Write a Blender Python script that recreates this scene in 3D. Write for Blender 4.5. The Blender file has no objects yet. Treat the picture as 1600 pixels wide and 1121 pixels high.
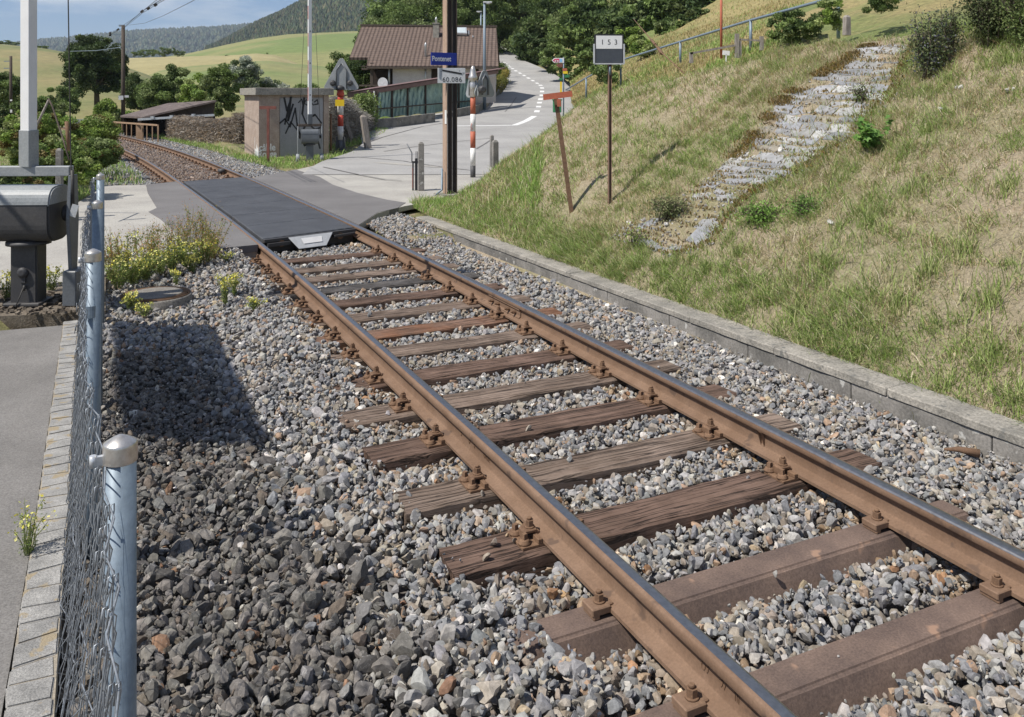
import bpy, bmesh, math, random
import numpy as np
from mathutils import Vector, Matrix
from mathutils.geometry import tessellate_polygon
random.seed(7)
RNG = np.random.default_rng(11)
scene = bpy.context.scene
COL = scene.collection
# ------------------------------------------------------------------ camera
F, YH, HC = 1332.0, 150.0, 1.87       # focal (px of the 1600 px wide photo), horizon row, eye height over rail head
cam_d = bpy.data.cameras.new("camera")
cam = bpy.data.objects.new("camera", cam_d)
COL.objects.link(cam)
cam.location = (0, 0, HC)
cam.rotation_euler = (math.radians(90), 0, 0)
cam_d.sensor_width = 36.0
cam_d.lens = 36.0 * F / 1600.0
cam_d.shift_y = -(560.5 - YH) / 1600.0
cam_d.clip_start = 0.05
cam_d.clip_end = 12000
scene.camera = cam
# ------------------------------------------------------------------ light
SUN_EL = 55.0
SUN_DIR = Vector((0.85, 0.50, 0)).normalized()      # horizontal travel of the light
world = bpy.data.worlds.new("World")
scene.world = world
world.use_nodes = True
wn = world.node_tree
wn.nodes.clear()
sky = wn.nodes.new("ShaderNodeTexSky")
sky.sky_type = 'NISHITA'
sky.sun_disc = False
sky.sun_elevation = math.radians(SUN_EL)
sky.sun_rotation = math.atan2(-SUN_DIR.x, -SUN_DIR.y)
sky.altitude = 700
sky.air_density = 1.0
sky.dust_density = 0.25
sky.ozone_density = 2.2
# thin cirrus in the sky itself
wtc = wn.nodes.new("ShaderNodeTexCoord")
wmap = wn.nodes.new("ShaderNodeMapping"); wmap.inputs['Scale'].default_value = (1.0, 1.0, 5.0)
wno = wn.nodes.new("ShaderNodeTexNoise"); wno.inputs['Scale'].default_value = 4.5; wno.inputs['Detail'].default_value = 7; wno.inputs['Roughness'].default_value = 0.62
wrp = wn.nodes.new("ShaderNodeValToRGB"); wrp.color_ramp.elements[0].position = 0.45; wrp.color_ramp.elements[1].position = 0.66
wmx = wn.nodes.new("ShaderNodeMixRGB"); wmx.inputs['Color2'].default_value = (10.5, 11.0, 11.6, 1)
wml = wn.nodes.new("ShaderNodeMath"); wml.operation = 'MULTIPLY'; wml.inputs[1].default_value = 0.8
bg = wn.nodes.new("ShaderNodeBackground"); bg.inputs['Strength'].default_value = 0.066
wo = wn.nodes.new("ShaderNodeOutputWorld")
L = wn.links.new
wti = wn.nodes.new('ShaderNodeMixRGB'); wti.blend_type = 'MULTIPLY'; wti.inputs['Fac'].default_value = 1; wti.inputs['Color2'].default_value = (.74, .95, 1.24, 1)
L(wtc.outputs['Generated'], wmap.inputs[0]); L(wmap.outputs[0], wno.inputs['Vector']); L(wno.outputs[0], wrp.inputs[0])
L(wrp.outputs[0], wml.inputs[0]); L(wml.outputs[0], wmx.inputs[0]); L(sky.outputs[0], wti.inputs['Color1']); L(wti.outputs[0], wmx.inputs['Color1'])
L(wmx.outputs[0], bg.inputs['Color']); L(bg.outputs[0], wo.inputs['Surface'])
sd_ = bpy.data.lights.new("sun", 'SUN'); sd_.energy = 5.0; sd_.angle = math.radians(0.5); sd_.color = (1.0, 0.95, 0.875)
sun = bpy.data.objects.new("sun", sd_); COL.objects.link(sun)
e_ = math.radians(SUN_EL)
sun.rotation_euler = Vector((SUN_DIR.x*math.cos(e_), SUN_DIR.y*math.cos(e_), -math.sin(e_))).to_track_quat('-Z', 'Y').to_euler()
sun.location = (-8, -6, 14)
scene.view_settings.view_transform = 'Standard'
scene.view_settings.look = 'None'
scene.view_settings.exposure = 0.24
scene.view_settings.gamma = 1.0
scene.cycles.max_bounces = 6
scene.cycles.diffuse_bounces = 3
scene.cycles.transparent_max_bounces = 8
scene.cycles.use_denoising = True

# ------------------------------------------------------------------ coordinates
T = np.array([-0.459, 0.888]); T /= np.hypot(*T)      # along the track, away from the camera
N = np.array([T[1], -T[0]])                           # across the track, to the right
def P(x, y, Z): return Vector(((x-800)/F*Z, Z, HC-(y-YH)/F*Z))
def G(x, y, z=0.0):
    Z = F*(HC-z)/(y-YH); return Vector(((x-800)/F*Z, Z, z))
def W(s, d, z=0.0): return Vector((s*T[0]+d*N[0], s*T[1]+d*N[1], z))
def toSD(x, y): return x*T[0]+y*T[1], x*N[0]+y*N[1]
DC_S = np.array([-12, -4, 2, 3.5, 6, 8.8, 11, 14, 18, 22, 26, 30, 34, 38, 42, 46, 50, 58, 66, 76, 90.])
DC_D = np.array([2.25, 2.48, 2.685, 2.745, 2.815, 2.875, 2.895, 2.895, 2.87, 2.82, 2.72, 2.56, 2.32, 2.0, 1.62, 1.10, 0.45, -1.2, -3.4, -6.8, -13.])
def _smooth():
    s = np.linspace(-12, 90, 511); d = np.interp(s, DC_S, DC_D)
    k = np.hanning(21); k /= k.sum()
    dp = np.pad(d, 10, mode='edge'); 
    dd = np.convolve(dp, k, mode='valid'); dd[:10] = d[:10]; dd[-10:] = d[-10:]
    return s, dd
TS, TD = _smooth()
def dc(s): return np.interp(s, TS, TD)
def frame(s):
    h = 0.3; dd = (dc(s+h)-dc(s-h))/(2*h); l = math.hypot(1, dd)
    t2 = (T + N*dd)/l; n2 = np.array([t2[1], -t2[0]]); c = T*s + N*dc(s)
    return c, t2, n2
HG = 0.765      # half of the rail-centre spacing

# value noise
_lat = RNG.random((64, 64, 8))
def vn(x, y, sc=1.0, k=0):
    x = np.asarray(x)*sc+100.3; y = np.asarray(y)*sc+57.7
    xi = np.floor(x).astype(int); yi = np.floor(y).astype(int); fx = x-xi; fy = y-yi
    fx = fx*fx*(3-2*fx); fy = fy*fy*(3-2*fy); l = _lat[:, :, k]
    a = l[xi % 64, yi % 64]; b = l[(xi+1) % 64, yi % 64]; c = l[xi % 64, (yi+1) % 64]; d = l[(xi+1) % 64, (yi+1) % 64]
    return (a*(1-fx)+b*fx)*(1-fy)+(c*(1-fx)+d*fx)*fy
def fbm(x, y, sc=1.0, k=0): return (vn(x, y, sc, k)*.5+vn(x, y, sc*2.1, k+1)*.3+vn(x, y, sc*4.3, k+2)*.2)

# ------------------------------------------------------------------ object helpers
def thing(name, label, cat, loc=(0, 0, 0), group=None, rz=0.0):
    o = bpy.data.objects.new(name, None); COL.objects.link(o)
    o.empty_display_size = 0.1
    o.location = loc; o.rotation_euler = (0, 0, rz)
    o['label'] = label; o['category'] = cat
    if group: o['group'] = group
    return o
def tag(o, label=None, cat=None, group=None, kind=None):
    if label: o['label'] = label
    if cat: o['category'] = cat
    if group: o['group'] = group
    if kind: o['kind'] = kind
    return o
def dup_tree(o, parent=None, label=None):
    c = o.copy(); COL.objects.link(c)
    if parent: c.parent = parent
    if label: c['label'] = label
    for ch in list(o.children): dup_tree(ch, c)
    return c

class MB:
    def __init__(s): s.v = []; s.f = []; s.m = []; s.sm = []
    def add(s, vs, fs, mi=0, smooth=False):
        o = len(s.v); s.v += [Vector(v) for v in vs]
        for f in fs: s.f.append([o+i for i in f]); s.m.append(mi); s.sm.append(smooth)
    def box(s, c, size, R=None, mi=0, taper=1.0):
        hx, hy, hz = size[0]/2, size[1]/2, size[2]/2; vs = []
        for z in (-1, 1):
            k = taper if z > 0 else 1.0
            for x, y in ((-1, -1), (1, -1), (1, 1), (-1, 1)): vs.append(Vector((x*hx*k, y*hy*k, z*hz)))
        if R is not None: vs = [R @ v for v in vs]
        c = Vector(c); vs = [v+c for v in vs]
        s.add(vs, [(0, 3, 2, 1), (4, 5, 6, 7), (0, 1, 5, 4), (1, 2, 6, 5), (2, 3, 7, 6), (3, 0, 4, 7)], mi)
    def bar(s, p0, p1, w, h, mi=0, up=(0, 0, 1)):
        p0, p1 = Vector(p0), Vector(p1); d = (p1-p0); l = d.length; d.normalize()
        u = Vector(up)
        if abs(d.dot(u)) > .98: u = Vector((0, 1, 0))
        x = d.cross(u).normalized(); z = x.cross(d)
        R = Matrix((x, d, z)).transposed()
        s.box((p0+p1)/2, (w, l, h), R, mi)
    def cyl(s, p0, p1, r0, r1=None, n=12, mi=0, caps=True, smooth=True):
        s.tube([p0, p1], [r0, r0 if r1 is None else r1], n, mi, caps, smooth)
    def tube(s, pts, rs, n=8, mi=0, caps=True, smooth=True):
        pts = [Vector(p) for p in pts]
        if not hasattr(rs, '__len__'): rs = [rs]*len(pts)
        o = len(s.v); ref = None
        for i, p in enumerate(pts):
            a = pts[max(0, i-1)]; b = pts[min(len(pts)-1, i+1)]; d = (b-a)
            if d.length < 1e-9: d = Vector((0, 0, 1))
            d.normalize()
            if ref is None: ref = Vector((1, 0, 0)) if abs(d.x) < .8 else Vector((0, 1, 0))
            x = (ref-d*ref.dot(d)).normalized(); ref = x; y = d.cross(x)
            for k in range(n):
                t = 2*math.pi*k/n; s.v.append(p+(x*math.cos(t)+y*math.sin(t))*rs[i])
        for i in range(len(pts)-1):
            for k in range(n):
                a = o+i*n+k; b = o+i*n+(k+1) % n
                s.f.append([a, b, b+n, a+n]); s.m.append(mi); s.sm.append(smooth)
        if caps:
            s.f.append([o+k for k in range(n)][::-1]); s.m.append(mi); s.sm.append(False)
            e = o+(len(pts)-1)*n; s.f.append([e+k for k in range(n)]); s.m.append(mi); s.sm.append(False)
    def lathe(s, c, prof, n=20, mi=0, axis=None, smooth=True):
        c = Vector(c); ax = Vector(axis).normalized() if axis else Vector((0, 0, 1))
        s.tube([c+ax*z for r, z in prof], [max(r, 1e-4) for r, z in prof], n, mi, True, smooth)
    def prism(s, poly, thick_vec, mi=0, mi_side=None):
        n = len(poly); poly = [Vector(p) for p in poly]; tv = Vector(thick_vec)
        s.add(poly+[p+tv for p in poly], [list(range(n))[::-1], list(range(n, 2*n))], mi)
        o = len(s.v)-2*n
        for i in range(n):
            j = (i+1) % n; s.f.append([o+i, o+j, o+n+j, o+n+i]); s.m.append(mi if mi_side is None else mi_side); s.sm.append(False)
    def build(s, name, mats, parent=None, bevel=0, kind=None, seg=1, wn_=False):
        if not isinstance(mats, (list, tuple)): mats = [mats]
        off = Vector(parent_world(parent)) if parent else Vector((0, 0, 0))
        me = bpy.data.meshes.new(name)
        me.from_pydata([tuple(v-off) for v in s.v], [], s.f)
        for m in mats: me.materials.append(m)
        me.polygons.foreach_set('material_index', s.m); me.polygons.foreach_set('use_smooth', s.sm)
        bm = bmesh.new(); bm.from_mesh(me)
        bmesh.ops.recalc_face_normals(bm, faces=bm.faces)
        if bevel > 0:
            es = [e for e in bm.edges if len(e.link_faces) == 2 and e.calc_face_angle(0) > .6 and not (e.link_faces[0].smooth and e.link_faces[1].smooth)]
            bmesh.ops.bevel(bm, geom=es, offset=bevel, segments=seg, affect='EDGES', clamp_overlap=True)
        bm.to_mesh(me); bm.free(); me.update()
        o = bpy.data.objects.new(name, me); COL.objects.link(o)
        if parent: o.parent = parent
        if kind: o['kind'] = kind
        return o
def parent_world(p):
    v = Vector(p.location); q = p.parent
    while q: v += q.location; q = q.parent
    return v
def np_mesh(name, V, Fa, mats, col=None, mi=None, parent=None, smooth=False, kind=None):
    """V (n,3), Fa (m,k) equal-sided faces, col (n,3) per vertex"""
    me = bpy.data.meshes.new(name); n, m, k = len(V), len(Fa), Fa.shape[1]
    me.vertices.add(n); me.loops.add(m*k); me.polygons.add(m)
    me.vertices.foreach_set('co', np.ascontiguousarray(V, dtype=np.float32).ravel())
    me.loops.foreach_set('vertex_index', np.ascontiguousarray(Fa, dtype=np.int32).ravel())
    me.polygons.foreach_set('loop_start', np.arange(0, m*k, k, dtype=np.int32))
    if mi is not None: me.polygons.foreach_set('material_index', np.asarray(mi, dtype=np.int32))
    me.polygons.foreach_set('use_smooth', np.full(m, smooth))
    if not isinstance(mats, (list, tuple)): mats = [mats]
    for x in mats: me.materials.append(x)
    if col is not None:
        a = me.color_attributes.new('Col', 'FLOAT_COLOR', 'POINT')
        c = np.ones((n, 4), dtype=np.float32); c[:, :3] = col; a.data.foreach_set('color', c.ravel())
    me.update(calc_edges=True)
    o = bpy.data.objects.new(name, me); COL.objects.link(o)
    if parent: o.parent = parent
    if kind: o['kind'] = kind
    return o

# ------------------------------------------------------------------ materials
def newmat(name):
    m = bpy.data.materials.new(name); m.use_nodes = True; nt = m.node_tree; nt.nodes.clear()
    out = nt.nodes.new('ShaderNodeOutputMaterial'); b = nt.nodes.new('ShaderNodeBsdfPrincipled')
    nt.links.new(b.outputs[0], out.inputs[0]); return m, nt, b, out
def nd(nt, t, **kw):
    n = nt.nodes.new(t)
    for k, v in kw.items():
        if k in n.inputs: n.inputs[k].default_value = v
        else: setattr(n, k, v)
    return n
def c4(c): return (c[0], c[1], c[2], 1)
def coords(nt, scale=(1, 1, 1), rz=0.0, kind='Object'):
    tc = nt.nodes.new('ShaderNodeTexCoord'); mp = nt.nodes.new('ShaderNodeMapping')
    mp.inputs['Scale'].default_value = scale; mp.inputs['Rotation'].default_value = (0, 0, rz)
    nt.links.new(tc.outputs[kind], mp.inputs[0]); return mp.outputs[0]
def noise(nt, vec, sc, det=5, rough=.6, dist=0.0):
    n = nd(nt, 'ShaderNodeTexNoise'); n.inputs['Scale'].default_value = sc; n.inputs['Detail'].default_value = det
    n.inputs['Roughness'].default_value = rough; n.inputs['Distortion'].default_value = dist
    nt.links.new(vec, n.inputs['Vector']); return n.outputs[0]
def ramp(nt, fac, stops):
    r = nt.nodes.new('ShaderNodeValToRGB'); e = r.color_ramp.elements
    while len(e) < len(stops): e.new(.5)
    for i, (p, c) in enumerate(stops):
        e[i].position = p; e[i].color = c4(c) if hasattr(c, '__len__') else (c, c, c, 1)
    nt.links.new(fac, r.inputs[0]); return r.outputs[0]
def mix(nt, fac, a, b, mode='MIX'):
    m = nt.nodes.new('ShaderNodeMixRGB'); m.blend_type = mode
    for s, v in (('Fac', fac), ('Color1', a), ('Color2', b)):
        if isinstance(v, bpy.types.NodeSocket): nt.links.new(v, m.inputs[s])
        elif s == 'Fac': m.inputs[s].default_value = v
        else: m.inputs[s].default_value = c4(v)
    return m.outputs[0]
def bump(nt, b, h, strength=.4, dist=.01):
    n = nd(nt, 'ShaderNodeBump'); n.inputs['Strength'].default_value = strength; n.inputs['Distance'].default_value = dist
    nt.links.new(h, n.inputs['Height']); nt.links.new(n.outputs[0], b.inputs['Normal'])
def pm(name, c1, c2, sc=6, rough=.8, metal=0.0, bs=.3, bd=.004, fine=60, finec=None, fam=.35, spec=.4, scale=(1, 1, 1), rz=0.0, spots=None, lo=.35, hi=.65):
    m, nt, b, out = newmat(name); v = coords(nt, scale, rz)
    n1 = noise(nt, v, sc, 6, .62); col = mix(nt, ramp(nt, n1, [(lo, 0), (hi, 1)]), c1, c2)
    n2 = noise(nt, v, fine, 4, .7)
    col = mix(nt, fam, col, ramp(nt, n2, [(.25, .25), (.75, 1.0)]), 'OVERLAY')
    if spots:
        sc_, thr, cc = spots; n3 = noise(nt, v, sc_, 3, .5); col = mix(nt, ramp(nt, n3, [(thr, 0), (thr+.05, 1)]), col, cc)
    nt.links.new(col, b.inputs['Base Color']); b.inputs['Roughness'].default_value = rough
    b.inputs['Metallic'].default_value = metal; b.inputs['Specular IOR Level'].default_value = spec
    if bs: bump(nt, b, mix(nt, .5, n1, n2), bs, bd)
    return m
def colmat(name, rough=.85, mott=(40, .5), spec=.3, trans=0.0, veins=False, bs=0.0):
    m, nt, b, out = newmat(name); v = coords(nt)
    a = nd(nt, 'ShaderNodeVertexColor', layer_name='Col'); col = a.outputs[0]
    if mott:
        n = noise(nt, v, mott[0], 6, .7)
        col = mix(nt, mott[1], col, ramp(nt, n, [(.22, .12), (.5, .5), (.78, 1.0)]), 'OVERLAY')
    if veins:
        w = noise(nt, v, 22, 2, .4, 1.2)
        vv = ramp(nt, w, [(.492, 0), (.5, 1), (.508, 0)])
        k = noise(nt, v, 9, 2, .5); vm = mix(nt, 1.0, vv, ramp(nt, k, [(.52, 0), (.6, .6)]), 'MULTIPLY')
        col = mix(nt, vm, col, (.55, .54, .52))
        dust = noise(nt, v, 130, 3, .7); col = mix(nt, ramp(nt, dust, [(.60, 0), (.72, .4)]), col, (.45, .43, .40))
        if bs: bump(nt, b, n, bs, .004)
    nt.links.new(col, b.inputs['Base Color']); b.inputs['Roughness'].default_value = rough; b.inputs['Specular IOR Level'].default_value = spec
    if trans > 0:
        tr = nd(nt, 'ShaderNodeBsdfTranslucent'); nt.links.new(col, tr.inputs['Color'])
        ms = nt.nodes.new('ShaderNodeMixShader'); ms.inputs[0].default_value = trans
        nt.links.new(b.outputs[0], ms.inputs[1]); nt.links.new(tr.outputs[0], ms.inputs[2]); nt.links.new(ms.outputs[0], out.inputs[0])
    return m
RZ = math.atan2(N[1], N[0])
M = {}
M['stone'] = colmat('ballast_stone', .9, (45, .55), .2, veins=True, bs=.5)
M['leaf'] = colmat('leaf', .6, None, .25, trans=.28)
M['blade'] = colmat('grass_blade', .65, None, .2, trans=.22)
M['slab'] = colmat('paving_slab', .9, (11, .45), .2)
M['bed'] = pm('ballast_bed', (.11, .10, .09), (.17, .155, .14), 25, .95, bs=.8, bd=.02, fine=90, fam=.8)
M['far_gravel'] = pm('far_gravel', (.16, .125, .105), (.25, .22, .195), 3, .95, bs=1, bd=.03, fine=14, fam=.9)
M['asphalt'] = pm('asphalt', (.125, .118, .11), (.175, .166, .155), 1.3, .9, bs=.5, bd=.004, fine=130, fam=.75, spots=(170, .66, (.30, .29, .27)))
M['road_grey'] = pm('road_grey', (.25, .243, .233), (.31, .302, .288), .5, .9, bs=.3, bd=.004, fine=60, fam=.5, spots=(1.1, .66, (.25, .245, .235)))
M['road_pale'] = pm('road_pale', (.27, .255, .232), (.35, .335, .30), .9, .92, bs=.3, bd=.003, fine=70, fam=.55)
M['road_dark'] = pm('road_dark', (.118, .112, .110), (.150, .143, .140), 1.0, .9, bs=.4, bd=.004, fine=110, fam=.6)
M['granite'] = pm('granite_sett', (.19, .185, .175), (.32, .31, .29), 7, .85, bs=.9, bd=.012, fine=150, fam=.8, spots=(11, .58, (.33, .27, .18)))
M['mortar'] = pm('mortar', (.22, .19, .145), (.30, .265, .21), 9, .95, bs=.8, bd=.01, fine=90, fam=.7)
M['soil'] = pm('soil', (.10, .08, .06), (.19, .16, .125), 8, .95, bs=1, bd=.03, fine=60, fam=.7)
M['turf'] = pm('turf', (.19, .16, .085), (.115, .125, .045), 1.6, .95, bs=1, bd=.03, fine=50, fam=.8, spots=(5, .60, (.26, .21, .14)))
M['concrete'] = pm('old_concrete', (.115, .11, .10), (.235, .22, .20), 3.0, .92, bs=.6, bd=.006, fine=55, fam=.6, spots=(11, .66, (.44, .43, .40)))
M['concrete_top'] = pm('lichen_concrete', (.165, .155, .135), (.27, .25, .215), 5, .95, bs=.9, bd=.01, fine=60, fam=.85, spots=(17, .62, (.16, .155, .14)))
M['pebble'] = pm('pebble_dash', (.27, .205, .165), (.33, .265, .215), 4, .95, bs=.9, bd=.01, fine=70, fam=.9)
M['rust'] = pm('rail_rust', (.150, .092, .058), (.195, .125, .083), 5, .75, 0.0, bs=.25, bd=.002, fine=90, fam=.3, spec=.3, spots=(9, .62, (.12, .078, .055)))
M['rust_dark'] = pm('iron_rust', (.12, .072, .045), (.19, .115, .07), 22, .85, 0.0, bs=.5, bd=.002, fine=160, fam=.5, spec=.25)
M['steel_sleeper'] = pm('steel_sleeper', (.085, .060, .050), (.155, .108, .084), 3.5, .8, bs=.4, bd=.003, fine=110, fam=.6, spots=(6, .66, (.30, .19, .13)))
m, nt, b, out = newmat('rail_polish'); v = coords(nt, (1, 1, 1)); nn = noise(nt, v, 40, 3)
nt.links.new(ramp(nt, nn, [(.3, (.33, .315, .30)), (.7, (.46, .44, .42))]), b.inputs['Base Color']); b.inputs['Metallic'].default_value = 1
b.inputs['Roughness'].default_value = .36; M['polish'] = m
def woodmat(name, c1, c2, crack, rust=0.0):
    m, nt, b, out = newmat(name)
    oi = nt.nodes.new('ShaderNodeObjectInfo'); ml = nt.nodes.new('ShaderNodeVectorMath'); ml.operation = 'SCALE'; ml.inputs[0].default_value = (37, 71, 13)
    nt.links.new(oi.outputs['Random'], ml.inputs['Scale'])
    def coords(nt, scale=(1, 1, 1)):
        tc = nt.nodes.new('ShaderNodeTexCoord'); mp = nt.nodes.new('ShaderNodeMapping'); mp.inputs['Scale'].default_value = scale
        nt.links.new(tc.outputs['Object'], mp.inputs[0]); nt.links.new(ml.outputs[0], mp.inputs['Location']); return mp.outputs[0]
    v = coords(nt, (1.0, 16, 16)); n1 = noise(nt, v, 2.2, 8, .68, .6)
    v2 = coords(nt, (.6, 22, 8)); n2 = noise(nt, v2, 1.6, 5, .55, .8)
    v3 = coords(nt); n3 = noise(nt, v3, 4, 4)
    col = mix(nt, ramp(nt, n1, [(.32, 0), (.66, 1)]), c1, c2)
    col = mix(nt, ramp(nt, n3, [(.45, 0), (.7, .65)]), col, (c2[0]*1.5, c2[1]*1.5, c2[2]*1.55))
    cr = ramp(nt, n2, [(.455, 0), (.485, 1), (.515, 0)])
    col = mix(nt, mix(nt, 1.0, cr, (crack, crack, crack), 'MULTIPLY'), col, (.018, .013, .01))
    if rust:
        n4 = noise(nt, v3, 2.5, 3); col = mix(nt, ramp(nt, n4, [(.45, 0), (.62, rust)]), col, (.26, .105, .045))
    nt.links.new(col, b.inputs['Base Color']); b.inputs['Roughness'].default_value = .85; b.inputs['Specular IOR Level'].default_value = .25
    h = mix(nt, .6, n1, cr, 'SUBTRACT'); bump(nt, b, h, .9, .012); return m
M['wood_a'] = woodmat('sleeper_wood', (.085, .052, .038), (.16, .105, .078), .9)
M['wood_b'] = woodmat('sleeper_wood_grey', (.12, .082, .06), (.21, .16, .125), .8)
M['wood_c'] = woodmat('sleeper_wood_orange', (.12, .07, .047), (.20, .125, .088), .8, .42)
M['wood_k'] = woodmat('sleeper_wood_black', (.035, .032, .032), (.12, .11, .10), .5)
M['grey_wood'] = pm('weathered_wood', (.16, .14, .12), (.30, .27, .24), 5, .9, bs=.5, fine=60, fam=.5, scale=(6, 6, 1))
M['brown_wood'] = pm('brown_wood', (.050, .038, .030), (.085, .066, .052), 4, .85, bs=.4, fine=50, fam=.5, scale=(6, 6, 1))
M['tan_rail'] = pm('tan_rail', (.26, .17, .10), (.34, .23, .15), 6, .8)
M['galv'] = pm('galvanised', (.155, .20, .245), (.20, .25, .295), 14, .5, .2, bs=.1, bd=.001, fine=60, fam=.25, spec=.5)
M['cap'] = pm('cast_cap', (.50, .47, .43), (.62, .58, .53), 25, .35, .8, bs=.2, bd=.001)
M['wire'] = pm('fence_wire', (.24, .26, .28), (.34, .36, .38), 30, .5, .6, bs=0)
M['grey_paint'] = pm('grey_paint', (.095, .105, .115), (.125, .135, .145), 3, .42, 0, bs=.1, bd=.001, spec=.5)
M['grey_dark'] = pm('grey_dark_paint', (.045, .045, .048), (.065, .062, .06), 4, .55, 0, bs=.15, bd=.001)
M['grey_light'] = pm('grey_light_paint', (.22, .235, .24), (.29, .30, .30), 3, .45, 0, bs=.1, bd=.001)
M['white'] = pm('white_paint', (.72, .71, .70), (.80, .79, .77), 3, .5, 0, bs=.05, bd=.001, fam=.1)
M['white_worn'] = pm('worn_white', (.58, .57, .54), (.75, .74, .71), 8, .6, 0, bs=.1, bd=.001, fam=.3, spots=(9, .70, (.35, .33, .30)))
M['line_paint'] = pm('road_line', (.60, .60, .58), (.74, .73, .71), 12, .7, bs=.2, fam=.4)
M['red'] = pm('red_paint', (.42, .055, .035), (.50, .08, .05), 10, .5, bs=.1, fam=.2)
M['red_fade'] = pm('faded_red', (.36, .10, .055), (.46, .13, .07), 10, .6, bs=.1, fam=.2)
M['red_dark'] = pm('dark_red', (.13, .045, .035), (.20, .075, .055), 10, .7, bs=.1, fam=.3)
M['blue'] = pm('sign_blue', (.012, .03, .27), (.018, .04, .32), 10, .4, bs=0, fam=.1)
M['black'] = pm('black_paint', (.012, .012, .014), (.02, .02, .022), 10, .5, bs=0, fam=.1)
M['charcoal'] = pm('charcoal_plate', (.055, .062, .075), (.07, .078, .09), 10, .5, bs=0, fam=.1)
M['plate_grey'] = pm('plate_grey', (.42, .43, .44), (.50, .51, .52), 10, .5, bs=0, fam=.1)
M['mast_sunlit'] = pm('mast_sunlit', (.30, .205, .145), (.38, .27, .20), 6, .8, bs=.3, bd=.002, scale=(1, 1, .3))  # tan of the mast flange, with the sunlight put into its colour
M['rust_post'] = pm('rust_post', (.21, .13, .09), (.27, .175, .125), 10, .8, bs=.3, bd=.002)
M['yellow'] = pm('yellow_plate', (.72, .50, .02), (.80, .56, .03), 10, .5, bs=0, fam=.1)
M['green_bin'] = pm('green_bin', (.03, .15, .06), (.04, .19, .08), 8, .5, bs=0)
M['rubber'] = None
m, nt, b, out = newmat('crossing_rubber'); v = coords(nt, (1, 1, 1), -RZ)
w = nd(nt, 'ShaderNodeTexWave', wave_type='BANDS', bands_direction='Y'); w.inputs['Scale'].default_value = 8.5; nt.links.new(v, w.inputs['Vector'])
n1 = noise(nt, v, 1.6, 6, .65); n2 = noise(nt, coords(nt, (.8, 6, 1), -RZ), 2.2, 4)
col = mix(nt, ramp(nt, n1, [(.35, 0), (.7, 1)]), (.048, .050, .055), (.078, .082, .09))
col = mix(nt, ramp(nt, n2, [(.60, 0), (.74, .5)]), col, (.17, .17, .175))
col = mix(nt, ramp(nt, noise(nt, v, 55, 1), [(.74, 0), (.77, .9)]), col, (.45, .45, .43))
nt.links.new(col, b.inputs['Base Color']); b.inputs['Roughness'].default_value = .6; bump(nt, b, w.outputs[1], .6, .01); M['rubber'] = m
m, nt, b, out = newmat('roof_tile'); v = coords(nt)
w1 = nd(nt, 'ShaderNodeTexWave', wave_type='BANDS', bands_direction='X', wave_profile='SIN'); w1.inputs['Scale'].default_value = 1.25; nt.links.new(v, w1.inputs['Vector'])
w2 = nd(nt, 'ShaderNodeTexWave', wave_type='BANDS', bands_direction='Y', wave_profile='SAW'); w2.inputs['Scale'].default_value = 1.15; nt.links.new(v, w2.inputs['Vector'])
n1 = noise(nt, v, 4.0, 5, .7)
col = mix(nt, ramp(nt, n1, [(.3, 0), (.7, 1)]), (.075, .052, .042), (.135, .095, .075))
col = mix(nt, .6, col, ramp(nt, w2.outputs[1], [(0, .12), (.25, .6), (1, .8)]), 'OVERLAY')
nt.links.new(col, b.inputs['Base Color']); b.inputs['Roughness'].default_value = .85
bump(nt, b, mix(nt, .5, w1.outputs[1], w2.outputs[1]), 1.0, .09); M['tile'] = m
M['plaster'] = pm('plaster', (.52, .47, .46), (.60, .55, .53), 1.5, .9, bs=.3, fine=30)
M['net_green'] = pm('green_net', (.20, .29, .25), (.29, .40, .35), 1.2, .75, bs=.5, bd=.05, fine=9, fam=.6, scale=(1, 1, .35))
M['fascia'] = pm('fascia', (.145, .09, .085), (.19, .12, .11), 2, .7)
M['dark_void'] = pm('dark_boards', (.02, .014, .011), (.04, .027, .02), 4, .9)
M['shed_roof'] = pm('shed_roof', (.085, .065, .06), (.15, .12, .105), 3, .9, bs=.5, bd=.02, spots=(6, .68, (.35, .33, .30)))
M['glass'] = pm('window_glass', (.35, .40, .42), (.50, .55, .56), .5, .15, bs=0, spec=.7)
M['zinc'] = pm('zinc', (.45, .47, .48), (.6, .61, .62), 8, .4, .5, bs=0)
M['cable'] = pm('cable', (.03, .03, .03), (.05, .045, .04), 9, .6, bs=0)
M['bark'] = pm('bark', (.07, .055, .04), (.14, .115, .09), 7, .95, bs=.8, bd=.02, scale=(3, 3, .6))
M['insul'] = pm('insulator', (.03, .025, .022), (.05, .04, .035), 9, .25, bs=0)

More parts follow.
